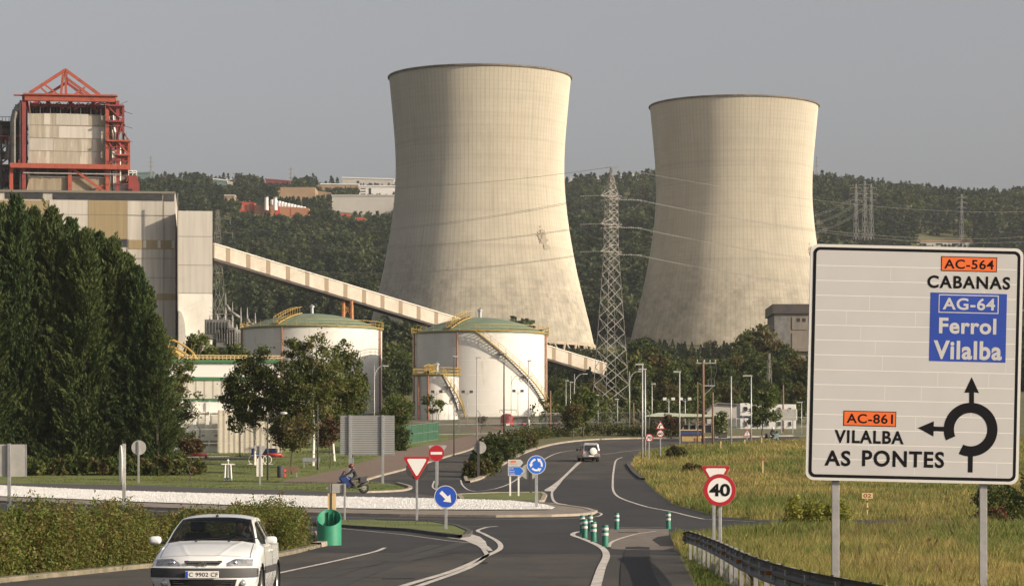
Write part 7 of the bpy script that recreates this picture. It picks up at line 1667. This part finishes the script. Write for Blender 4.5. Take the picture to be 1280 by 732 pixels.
def add_to(o, mb):
    me = o.data; bm = bmesh.new(); bm.from_mesh(me); vs = [bm.verts.new(v) for v in mb.v]
    for f in mb.f:
        try: q = bm.faces.new([vs[i] for i in f]); q.smooth = True
        except ValueError: pass
    bm.to_mesh(me); bm.free()
def person(label, loc, J, B, skin_bits, m='cloth_dark', group=None):
    t = thing('person', label, 'person', loc); body = skin_mesh('body', J, B, m, t); return t, body

# ------------------------------------------------------------------ white hatchback
def hatchback():
    x0, d0 = -4.80, 44.0; t = thing('white_car', 'white hatchback with black bumper strip and plate C 9902 CF driving towards the camera', 'car', (x0, d0, tz1(x0, d0)), R(-.8))
    K = np.array([ # y, z, half width, edge drop, edge sweep
        (.14, .19, .70, .00, .20), (.03, .30, .77, .00, .24), (.00, .43, .82, .00, .26), (.012, .578, .825, .00, .26), (.05, .60, .80, .00, .25), (.15, .735, .765, .03, .24),
        (.34, .825, .755, .075, .16), (.75, .925, .745, .075, .09), (1.12, .99, .725, .05, .10), (1.56, 1.20, .645, .035, .10), (1.95, 1.352, .575, .045, .07), (2.5, 1.398, .565, .055, .0),
        (3.1, 1.375, .56, .055, -.02), (3.55, 1.25, .56, .05, -.06), (3.88, 1.03, .63, .04, -.10), (4.06, .90, .73, .03, -.16), (4.16, .62, .80, 0, -.2), (4.10, .25, .76, 0, -.2)])
    nu, nv = 340, 120; kk = np.arange(len(K)).astype(float); u = np.linspace(0, len(K)-1, nu)
    # denser where the face of the car is
    u = np.concatenate([np.linspace(0, 6, 200), np.linspace(6, len(K)-1, 141)[1:]]); nu = len(u)
    Q = np.zeros((nu, 5))
    for c in range(5):
        y = K[:, c]; mm = _pchip(kk, y); i = np.clip(u.astype(int), 0, len(K)-2); tt = u-i
        Q[:, c] = (1+2*tt)*(1-tt)**2*y[i]+tt*(1-tt)**2*mm[i]+tt*tt*(3-2*tt)*y[i+1]+tt*tt*(tt-1)*mm[i+1]
    v = np.linspace(-1, 1, nv); X = Q[:, 2:3]*v[None]; av = np.abs(v)[None]
    Y = Q[:, 0:1]+Q[:, 4:5]*av**2.6; Z = Q[:, 1:2]-Q[:, 3:4]*av**3
    # hood creases and the sunken grille
    cre = np.exp(-((np.abs(X)-(.20+.30*np.clip((u-5)/3, 0, 1)[:, None]))/.035)**2)*((u > 5.2) & (u < 8))[:, None]; Z = Z+.006*cre
    V = np.stack([X, Y, Z], -1)
    i, j = np.meshgrid(np.arange(nu-1), np.arange(nv-1), indexing='ij'); a = (i*nv+j); Fa = np.stack([a, a+1, a+nv+1, a+nv], -1)
    xc = (X[:-1, :-1]+X[1:, 1:])/2; zc = (Z[:-1, :-1]+Z[1:, 1:])/2; uc = ((u[:-1]+u[1:])/2)[:, None]+0*xc; vc = ((v[:-1]+v[1:])/2)[None]+0*xc; ax = np.abs(xc)
    reg = np.zeros(xc.shape, int)
    reg[(uc > 8.06) & (uc < 9.93) & (np.abs(vc) < .935)] = 1
    reg[(uc > 13.05) & (uc < 13.95) & (np.abs(vc) < .86)] = 2
    reg[(uc > 2.03) & (uc < 3.02)] = 3
    lo = .602+.0*ax; hi = .722-.012*np.clip((ax-.5)/.2, 0, 1); hi = np.minimum(hi, .640+(ax-.34)*.55)
    reg[(uc > 3.6) & (uc < 5.4) & (ax > .36) & (ax < .755) & (zc > lo+.004) & (zc < hi)] = 4
    reg[(uc > 4.0) & (uc < 5.0) & (ax < .295+.0*ax) & (zc > .622) & (zc < .690) & (ax < .22+(zc-.60)*1.1)] = 5
    reg[(uc < 2) & (ax < .50+(zc-.3)*.3) & (zc > .285) & (zc < .405)] = 8
    reg[(uc > 15.2) & (uc < 15.9) & (ax > .45)] = 6
    reg[(uc > 9.93) & (uc < 10.02) | (uc > 7.98) & (uc < 8.06) & (np.abs(vc) < .96)] = 0
    seal = ((uc > 7.93) & (uc < 9.97) & (np.abs(vc) < .965)) & (reg == 0); reg[seal] = 7
    gap = (reg == 0) & (((np.abs(np.abs(vc)-.925) < .007) & (uc > 5.35) & (uc < 7.9)) | ((np.abs(uc-5.33) < .022) & (np.abs(vc) < .925))); reg[gap] = 9
    names = {0: ('body_shell', 'car_paint'), 1: ('windscreen', 'glass'), 2: ('rear_window', 'glass'), 3: ('bumper_strip', 'car_trim'), 5: ('grille', 'dark'), 7: ('windscreen_seal', 'dark'), 8: ('lower_intake', 'dark'), 9: ('panel_gap', 'dark_grey')}
    def emit(nm, mk, m, parent=t, off=0.0):
        Fs = Fa[mk]; ids, inv = np.unique(Fs, return_inverse=True); VV = V.reshape(-1, 3)[ids].copy()
        if off: VV[:, 1] -= off
        return np_mesh(nm, VV, inv.reshape(-1, 4), m, parent, smooth=True)
    for k, (nm, m) in names.items(): emit(nm, reg == k, m, off=.018 if k == 3 else 0)
    for sg in (-1, 1):
        h = emit('headlight', (reg == 4) & (np.sign(xc) == sg), 'headlight', off=.004)
        emit('tail_light', (reg == 6) & (np.sign(xc) == sg), 'taillight', off=-.006)
        mb = MB(); mb.lathe([(.045, .0), (.05, -.004), (.02, -.012), (.002, -.012)], 16, (sg*.48, .155, .655), 'Y'); obj('reflector', mb, 'chrome', h, True)
        mb = MB(); mb.lathe([(.06, .0), (.063, -.006), (.02, -.02), (.002, -.02)], 18, (sg*.60, .13, .345), 'Y'); obj('fog_light', mb, 'headlight', t, True)
    # sides
    ny = 90; E = V[:, -1]; us = np.linspace(5.0, 15.3, ny); col = []
    ex_, ey_, ez_ = (np.interp(us, u, E[:, c]) for c in range(3)); ey_ = np.maximum.accumulate(ey_)
    zb = np.interp(ey_, [.35, .9, 1.25, 3.5, 3.9, 4.1], [.69, .82, .925, .975, .97, .88]); nr = 22; S = np.zeros((ny, nr, 3))
    for n_ in range(ny):
        zt, xt = ez_[n_], ex_[n_]; b = min(zb[n_], zt-.02); fl = np.interp(ey_[n_], [.3, .6, 3.6, 4.0], [.79, .815, .815, .79]); wm = np.interp(ey_[n_], [.3, .7, 3.5, 4.0], [.81, .852, .852, .81])
        cz = [zt, b, b-.05, .66, .50, .36, .19]; cx = [xt, min(fl, xt+.02+(zt-b)*.48), fl+.01, wm, wm, wm-.005, .79]; cz = [min(cz[:q+1]) for q in range(7)]
        pz = np.concatenate([np.linspace(0, 1, 8), np.linspace(1, 6, nr-7)[1:]]); S[n_, :, 2] = np.interp(pz, range(7), cz); S[n_, :, 0] = np.interp(pz, range(7), cx); S[n_, :, 1] = ey_[n_]
    def side_part(nm, mask_fn, m, sg, off=0):
        W = S.copy(); W[:, :, 0] *= sg; W[:, :, 0] += sg*off; i, j = np.meshgrid(np.arange(ny-1), np.arange(nr-1), indexing='ij'); a = (i*nr+j).ravel(); Fq = np.stack([a, a+1, a+nr+1, a+nr], -1)
        cc = W.reshape(-1, 3)[Fq].mean(1); mk = mask_fn(cc, (j.ravel()))
        if mk.sum() == 0: return
        ids, inv = np.unique(Fq[mk], return_inverse=True); return np_mesh(nm, W.reshape(-1, 3)[ids], inv.reshape(-1, 4), m, t, smooth=True)
    WH = ((.82, .285), (3.36, .285))
    seam = lambda c, j: ((np.abs(c[:, 1]-1.30) < .022) | (np.abs(c[:, 1]-2.50) < .022)) & (c[:, 2] < .90) & (c[:, 2] > .27)
    arch = lambda c: np.min([np.hypot(c[:, 1]-a, c[:, 2]-b) for a, b in WH], 0) < .345
    win = lambda c, j: (j >= 1) & (j < 7) & (c[:, 1] > 1.42) & (c[:, 1] < 3.52) & (np.abs(c[:, 1]-2.52) > .045)
    strip = lambda c, j: (c[:, 2] > .47) & (c[:, 2] < .56) & (c[:, 1] > 1.2) & (c[:, 1] < 2.98)
    for sg in (-1, 1):
        side_part('body_side', lambda c, j: ~arch(c) & ~win(c, j) & (j != 7) & ~seam(c, j), 'car_paint', sg); side_part('panel_gap', lambda c, j: seam(c, j) & ~arch(c) & (j != 7), 'dark_grey', sg); side_part('side_window', lambda c, j: win(c, j), 'glass', sg)
        side_part('window_trim', lambda c, j: (j == 7), 'car_paint', sg); side_part('rubbing_strip', lambda c, j: strip(c, j) & ~arch(c), 'car_trim', sg, .014)
        obj('door_handle', MB().box(sg*.85-.015, sg*.85+.02, 2.22, 2.40, .80, .83), 'car_paint', t, bevel=.006)
        # corner pieces between the face and the sides
        Ef = V[u <= 5.0][:, -1]; n2 = 24; zz = np.linspace(Ef[0, 2], Ef[-1, 2], n2); A = np.stack([np.interp(zz, Ef[:, 2], Ef[:, c]) for c in range(3)], -1); Bq = np.stack([np.interp(zz, S[0, ::-1, 2], S[0, ::-1, c]) for c in range(3)], -1)
        A[:, 0] *= sg; Bq[:, 0] *= sg; mb = MB(); mb.v = [tuple(p) for p in A]+[tuple(p) for p in Bq]; mb.f = [(k, k+1, n2+k+1, n2+k) for k in range(n2-1)]; obj('fender_corner', mb, 'car_paint', t, True)
        mb = MB(); kz = [k for k in range(n2) if .43 <= zz[k] <= .575]; mb.v = [(A[k][0]+sg*.012, A[k][1]-.012, A[k][2]) for k in kz]+[(Bq[k][0]+sg*.012, Bq[k][1]+.06, Bq[k][2]) for k in kz]; n3 = len(kz); mb.f = [(k, k+1, n3+k+1, n3+k) for k in range(n3-1)]; obj('bumper_strip', mb, 'car_trim', t, True)
        m_ = obj('mirror', MB().box(-.095, .095, -.06, .075, -.062, .066), 'car_paint', t, True, bevel=.045); m_.location = (sg*.925, 1.42, .985)
        obj('mirror_arm', MB().box(min(sg*.76, sg*.86), max(sg*.76, sg*.86), 1.41, 1.46, .93, .97), 'car_trim', t, bevel=.008); obj('mirror_glass', MB().disc(0, 0, .068, .076, .079, 20), 'chrome', m_)
        for wy, wz in WH:
            w = obj('wheel', MB().lathe([(.20, -.075), (.265, -.08), (.285, -.06), (.29, 0), (.285, .06), (.265, .08), (.20, .075)], 36, (sg*.76, wy, wz), 'X'), 'rubber', t, True, auto=50)
            mb = MB(); mb.lathe([(.20, .072), (.195, .05), (.16, .045), (.05, .06), (.01, .062)], 30, (0, 0, 0), 'X')
            if sg < 0: mb.v = [(-a, b, c) for a, b, c in mb.v]
            mb.v = [(a+sg*.76, b+wy, c+wz) for a, b, c in mb.v]; obj('rim', mb, 'alloy', w, True)
            mb = MB(); mb.lathe([(.345, -.03), (.345, .16)], 24, (sg*.70, wy, wz), 'X'); mb.lathe([(.345, 0), (.01, 0)], 24, (sg*.52, wy, wz), 'X'); obj('wheel_housing', mb, 'dark', t)
    # grille, plate and emblem
    for zz in (.636, .662): obj('grille_bar', MB().box(-.26-(zz-.636)*.8, .26+(zz-.636)*.8, .045, .09, zz-.007, zz+.007), 'chrome', t, bevel=.003)
    for k in range(2):
        z0 = .632+.028*k; mb = MB(); mb.prism([(-.062, z0-.012), (-.062, z0-.030), (0, z0+.012), (.062, z0-.030), (.062, z0-.012), (0, z0+.034)], .022, .04); obj('emblem', mb, 'chrome', t)
    pl = obj('licence_plate', MB().box(-.26, .26, -.040, -.028, .425, .535), 'white', t, bevel=.004); obj('country_strip', MB().box(-.255, -.215, -.0425, -.0403, .43, .53), 'sign_blue', pl); obj('lettering', text_mb('C 9902 CF', -.20, .25, .447, .513, -.0425, .008, 1.05), 'sign_black', pl)
    for k in range(3): obj('intake_bar', MB().box(-.46, .46, .035, .07, .300+.034*k, .309+.034*k), 'car_trim', t)
    for sg, a in ((-1, 0), (1, .1)):
        A = Vector((sg*.02-.32+.1, 1.155, 1.0)) if sg < 0 else Vector((.30, 1.155, .997)); mb = MB(); mb.tube(A, A+Vector((.46, .06, .028)), .010, .007, 5); obj('wiper', mb, 'dark', t)
    mb = MB(); mb.tube((0, 2.0, 1.36), (0, 2.22, 1.60), .006, .004, 5); mb.lathe([(.03, 1.352), (.018, 1.39)], 10, (0, 2.0, 0)); obj('aerial', mb, 'dark', t)
    for x in (-.22, .3): obj('washer_jet', MB().box(x-.02, x+.02, .98, 1.01, .972, .985), 'dark', t)
    # cabin
    obj('floor', MB().box(-.76, .76, .45, 3.95, .19, .24), 'dark', t); obj('dashboard', MB().box(-.68, .68, 1.18, 1.62, .55, .955), 'dark_grey', t, bevel=.05); obj('bulkhead', MB().box(-.72, .72, 1.08, 1.17, .24, .90), 'dark', t); obj('headliner', MB().box(-.5, .5, 2.05, 3.4, 1.29, 1.31), 'dark_grey', t)
    for x in (-.37, .37):
        s_ = obj('seat', MB().box(x-.25, x+.25, 1.95, 2.45, .40, .58), 'seat_cloth', t, bevel=.05); obj('backrest', MB().prism([(0, 0)]*0 or [(x-.25, .5), (x+.25, .5), (x+.22, 1.10), (x-.22, 1.10)], 2.38, 2.52), 'seat_cloth', s_, bevel=.05); obj('headrest', MB().box(x-.12, x+.12, 2.40, 2.50, 1.11, 1.27), 'seat_cloth', s_, bevel=.03)
    obj('rear_seat', MB().box(-.62, .62, 3.0, 3.2, .4, 1.02), 'seat_cloth', t, bevel=.05); mb = MB(); mb.v = [(a, b, c) for a, b, c in MB().ring(0, 0, .165, .19, -.012, .012, n=32).v]; mb.f = MB().ring(0, 0, .165, .19, -.012, .012, n=32).f
    mb.xf(Matrix.Translation((.37, 1.78, .90)) @ Matrix.Rotation(R(-25), 4, 'X')); obj('steering_wheel', mb, 'dark', t)
    # the driver, one hand at the side of the face
    px_, py_ = .37, 2.22; J = {'pelvis': (px_, py_+.02, .64, .13), 'waist': (px_, py_+.04, .78, .12), 'chest': (px_, py_, .97, .135), 'neck0': (px_+.01, py_-.03, 1.07, .062), 'neck': (px_+.015, py_-.06, 1.13, .052),
         'shl': (px_-.17, py_-.02, 1.02, .062), 'ell': (px_-.20, py_-.22, .86, .045), 'wrl': (px_-.10, py_-.40, .97, .032), 'shr': (px_+.17, py_-.02, 1.02, .062), 'elr': (px_+.27, py_-.16, .93, .046), 'wrr': (px_+.165, py_-.20, 1.12, .031),
         'hipl': (px_-.09, py_-.10, .62, .10), 'knl': (px_-.12, py_-.52, .66, .07), 'hipr': (px_+.09, py_-.10, .62, .10), 'knr': (px_+.12, py_-.52, .66, .07)}
    Bn = [('pelvis', 'waist'), ('waist', 'chest'), ('chest', 'neck0'), ('neck0', 'neck'), ('chest', 'shl'), ('shl', 'ell'), ('ell', 'wrl'), ('chest', 'shr'), ('shr', 'elr'), ('elr', 'wrr'), ('pelvis', 'hipl'), ('hipl', 'knl'), ('pelvis', 'hipr'), ('hipr', 'knr')]
    tp = thing('person', 'driver behind the windscreen of the white car, one hand raised to the face', 'person', t.location, R(-.8)); body = skin_mesh('body', J, Bn, 'cloth_grey', tp)
    hb = head_mb((px_-.005, py_-.09, 1.20), R(8)); hb.merge(MB()); hand(hb, J['wrr'][:3], (1, 0, 0), (-.25, .02, 1), .5, 1); hand(hb, J['wrl'][:3], (0, 1, 0), (.4, -.5, .2), 1.0, 1)
    add_to(body, hb); body.data.materials.append(M['skin']); nsk = len(hb.f)
    for p in body.data.polygons[-nsk:]: p.material_index = 1
    hm = MB(); 
    for i in range(9):
        a = R(5+85*i/8)
        for j in range(20):
            b = 2*math.pi*j/20; front = max(0, -math.sin(b)); z = math.sin(a)*.132-.028*(1-front)*(1-i/8)+.03*front*(1-i/8); hm.v.append((px_-.005+math.cos(b)*math.cos(a)*.088, py_-.085+math.sin(b)*math.cos(a)*.107, 1.215+z))
    for i in range(8):
        for j in range(20): hm.f.append((i*20+j, i*20+(j+1) % 20, (i+1)*20+(j+1) % 20, (i+1)*20+j))
    obj('hair', hm, 'hair', tp, True)
hatchback()

# ------------------------------------------------------------------ distant off-roader
def offroader():
    x, d, z = G(739, 577); t = thing('off_road_car', 'silver white off-road car seen from behind with a white spare wheel cover', 'car', (x, d, z), R(7)); w = .84
    prf = [(.0, .42), (4.1, .42), (4.2, .62), (4.15, .98), (3.0, 1.08), (.06, 1.08), (-.03, .8)]
    def sideprism(pts, ww, taper=0.): # polygon in YZ, extruded across X
        n = len(pts); zt = max(p[1] for p in pts); zb_ = min(p[1] for p in pts); f = lambda q: ww-taper*(q-zb_)/(zt-zb_)
        return MB().add([(-f(b), a, b) for a, b in pts]+[(f(b), a, b) for a, b in pts], [tuple(range(n)), tuple(range(2*n-1, n-1, -1))]+[((k+1) % n, k, n+k, n+(k+1) % n) for k in range(n)])
    obj('body', sideprism(prf, w), 'silver', t, bevel=.06); obj('cabin', sideprism([(.05, 1.083), (2.95, 1.083), (2.35, 1.70), (.16, 1.74)], w-.02, .13), 'silver', t, bevel=.05)
    obj('roof', MB().box(-.64, .64, .22, 2.3, 1.742, 1.80), 'white', t, bevel=.03); obj('rear_window', MB().prism([(-.62, 1.17), (.62, 1.17), (.56, 1.62), (-.56, 1.62)], .0, .12).xf(Matrix.Translation((0, -.005, 0))), 'window_dark', t)
    for sg in (-1, 1):
        obj('side_window', MB().box(sg*.79-.03, sg*.79+.03, .4, 1.5, 1.18, 1.58), 'window_dark', t); obj('side_window', MB().box(sg*.79-.03, sg*.79+.03, 1.6, 2.4, 1.18, 1.52), 'window_dark', t)
        obj('tail_light', MB().box(sg*.79-.07, sg*.79+.04, -.06, .05, .78, 1.04), 'taillight', t, bevel=.02); obj('mirror', MB().box(sg*.98-.10, sg*.98+.10, 2.6, 2.7, 1.14, 1.30), 'dark_grey', t, bevel=.03)
        obj('roof_rail', MB().tube((sg*.58, .4, 1.85), (sg*.58, 2.1, 1.85), .025, .025, 6), 'dark_grey', t)
        for wy in (.75, 3.35): wv = obj('wheel', MB().lathe([(.22, -.12), (.34, -.12), (.37, -.08), (.37, .08), (.34, .12), (.22, .12)], 24, (sg*.72, wy, .37), 'X', cap=True), 'rubber', t); obj('rim', MB().lathe([(.2, 0), (.02, .03)] if sg > 0 else [(.2, 0), (.02, -.03)], 18, (sg*.845, wy, .37), 'X'), 'alloy', wv)
    obj('spare_wheel', MB().lathe([(.02, -.24), (.28, -.24), (.34, -.2), (.36, -.1), (.34, -.02)], 28, (.16, -.03, 1.02), 'Y'), 'white', t, True, auto=40)
    obj('bumper', MB().box(-.84, .84, -.16, .0, .46, .66), 'steel_grey', t, bevel=.04); obj('licence_plate', MB().box(-.26, .26, -.185, -.165, .52, .63), 'white', t); obj('underbody', MB().box(-.7, .7, .1, 4, .28, .45), 'dark', t)
offroader()

# ------------------------------------------------------------------ motorcycle and rider
def motorcycle(label, loc, rz=0):
    t = thing('motorcycle', label, 'motorcycle', loc, rz)
    for x, nm in ((-.70, 'front'), (.72, 'rear')):
        w = obj('wheel', MB().lathe([(.22, -.05), (.30, -.06), (.325, 0), (.30, .06), (.22, .05)], 28, (x, 0, .325), 'Y'), 'rubber', t, True); mb = MB(); mb.lathe([(.22, -.03), (.23, 0), (.22, .03)], 28, (x, 0, .325), 'Y')
        for k in range(6): mb.tube((x, 0, .325), (x+.22*math.cos(k*1.047), 0, .325+.22*math.sin(k*1.047)), .02, .015, 5)
        obj('rim', mb, 'steel_dark', w); obj('brake_disc', MB().lathe([(.13, -.055), (.13, -.065), (.05, -.065)], 20, (x, 0, .325), 'Y'), 'silver', w)
    for sg in (-1, 1): obj('fork', MB().tube((-.70, sg*.09, .325), (-.42, sg*.09, .95), .03, .028, 8), 'silver', t)
    obj('mudguard', MB().lathe([(.345, -.07), (.365, 0), (.345, .07)], 16, (-.70, 0, .325), 'Y', -150+180, -20+180) if False else MB().box(-.95, -.45, -.06, .06, .64, .68), 'bike_blue', t, bevel=.02)
    obj('fairing', MB().prism([(-.80, .86), (-.56, .60), (-.30, .40), (.02, .42), (.0, .74), (-.36, 1.04), (-.64, 1.12)], -.19, .19), 'bike_blue', t, bevel=.05); obj('windshield', MB().prism([(-.66, 1.05), (-.56, 1.09), (-.44, 1.34), (-.50, 1.35)], -.15, .15), 'window_dark', t, bevel=.02)
    obj('headlight', MB().lathe([(.09, 0), (.075, -.05), (.02, -.06)], 14, (-.74, 0, .92), 'X', cap=True), 'headlight', t); obj('fuel_tank', MB().prism([(-.36, .78), (.05, .76), (.10, .88), (-.05, 1.00), (-.32, .99)], -.15, .15), 'bike_blue', t, bevel=.06)
    obj('engine', MB().prism([(-.34, .32), (.18, .30), (.24, .52), (.12, .72), (-.30, .70)], -.17, .17), 'steel_dark', t, bevel=.04); obj('seat', MB().prism([(.05, .80), (.62, .86), (.86, .97), (.84, 1.02), (.50, .93), (.08, .88)], -.13, .13), 'seat_cloth', t, bevel=.03)
    obj('tail', MB().prism([(.40, .74), (.95, .98), (.90, 1.04), (.45, .86)], -.11, .11), 'dark_grey', t, bevel=.02); obj('exhaust', MB().tube((.30, -.20, .40), (.92, -.22, .62), .065, .075, 10), 'steel_dark', t, True); obj('pannier', MB().box(.42, .86, -.32, -.14, .62, .98), 'dark_grey', t, bevel=.04); obj('pannier', MB().box(.42, .86, .14, .32, .62, .98), 'dark_grey', t, bevel=.04); obj('swingarm', MB().box(.15, .76, -.11, -.07, .30, .36).box(.15, .76, .07, .11, .30, .36), 'steel_grey', t)
    obj('handlebar', MB().tube((-.38, -.38, 1.08), (-.42, 0, 1.04), .016, .016, 6).tube((-.38, .38, 1.08), (-.42, 0, 1.04), .016, .016, 6), 'dark', t)
    for sg in (-1, 1): obj('mirror', MB().tube((-.42, sg*.30, 1.08), (-.46, sg*.40, 1.27), .008, .008, 5).merge(MB().box(-.48, -.45, sg*.40-.06, sg*.40+.06, 1.25, 1.33)), 'dark', t)
    obj('tail_light', MB().box(.94, .97, -.06, .06, .96, 1.01), 'taillight', t); obj('number_plate', MB().box(.98, .99, -.09, .09, .66, .80), 'white', t)
    return t
M['helmet_red'] = mat('helmet_red', (.16, .02, .02), .35, col2=(.03, .03, .03), nscale=5, lo=.5, hi=.55)
def rider(label, loc, rz, helmet):
    J = {'pelvis': (.28, 0, .98, .15), 'waist': (.20, 0, 1.14, .135), 'chest': (.08, 0, 1.34, .165), 'neck': (.0, 0, 1.48, .065), 'headn': (-.03, 0, 1.58, .085)}; Bn = [('pelvis', 'waist'), ('waist', 'chest'), ('chest', 'neck'), ('neck', 'headn')]
    for sg, k in ((-1, 'r'), (1, 'l')):
        J |= {'sh'+k: (.05, sg*.20, 1.40, .075), 'el'+k: (-.14, sg*.32, 1.20, .055), 'wr'+k: (-.33, sg*.34, 1.12, .042), 'hp'+k: (.22, sg*.13, .94, .12), 'kn'+k: (-.14, sg*.22, .78, .085), 'an'+k: (.16, sg*.22, .44, .055), 'to'+k: (-.04, sg*.22, .38, .045)}
        Bn += [('chest', 'sh'+k), ('sh'+k, 'el'+k), ('el'+k, 'wr'+k), ('pelvis', 'hp'+k), ('hp'+k, 'kn'+k), ('kn'+k, 'an'+k), ('an'+k, 'to'+k)]
    t = thing('person', label, 'person', loc, rz); b = skin_mesh('body', J, Bn, 'cloth_dark', t); hb = MB()
    for sg in (-1, 1): hand(hb, (-.33, sg*.34, 1.12), (0, 0, 1), (-.6, .05*sg, -.25), 1.1, sg)
    add_to(b, hb)
    mb = MB(); rows, cols = 12, 20
    for i in range(rows+1):
        a = -math.pi/2+math.pi*i/rows
        for j in range(cols): q = 2*math.pi*j/cols; mb.v.append((-.04+math.cos(q)*math.cos(a)*.155-(.03 if math.sin(a) < -.2 and math.cos(q) < 0 else 0), math.sin(q)*math.cos(a)*.13, 1.64+math.sin(a)*.15))
    for i in range(rows):
        for j in range(cols): mb.f.append((i*cols+j, i*cols+(j+1) % cols, (i+1)*cols+(j+1) % cols, (i+1)*cols+j))
    h = obj('helmet', mb, helmet, t, True); obj('visor', MB().lathe([(.135, -.04), (.14, 0), (.135, .05)], 16, (-.065, 0, 1.63), 'Z', 120, 240), 'window_dark', h, True); return t
x, d, z = G(440, 616.5); z += .015
m1 = motorcycle('blue and black motorcycle ridden along the far side of the roundabout', (x, d, z), R(12)); m1.scale = (1.16,)*3
rd = rider('rider in dark clothing with a red helmet on the blue motorcycle', (x, d, z), R(12), 'helmet_red'); rd.scale = (1.16,)*3
x, d, z = G(966, 552.5); m2 = copy_tree(m1); m2.location = (x, d, z); m2.rotation_euler = (0, 0, R(200)); m2['label'] = 'dark small motorcycle half hidden in the far grass before the cabins'; m2.scale = (1, 1, 1)
for c in m2.children:
    if c.type == 'MESH' and c.data.materials and c.data.materials[0].name == 'bike_blue': c.data = c.data.copy(); c.data.materials[0] = M['far_teal']
rd2 = rider('person in dark clothes with a pale helmet on the far parked motorcycle', (x, d, z), R(200), 'white')

# ------------------------------------------------------------------ air
def haze():
    mb = MB().box(-3600, 3600, -320, 3400, -420, 480); m = bpy.data.materials.new('haze'); m.use_nodes = True; nt = m.node_tree; nt.nodes.remove(nt.nodes['Principled BSDF'])
    v = nt.nodes.new('ShaderNodeVolumePrincipled'); v.inputs['Color'].default_value = (.80, .84, .90, 1); v.inputs['Density'].default_value = HAZE; v.inputs['Anisotropy'].default_value = .2
    nt.links.new(v.outputs[0], nt.nodes['Material Output'].inputs['Volume']); o = obj('haze', mb, m); o['kind'] = 'stuff'; o['label'] = 'thin evening haze in the air over the valley'; o['category'] = 'haze'
HAZE = 0.000065
if HAZE: haze()
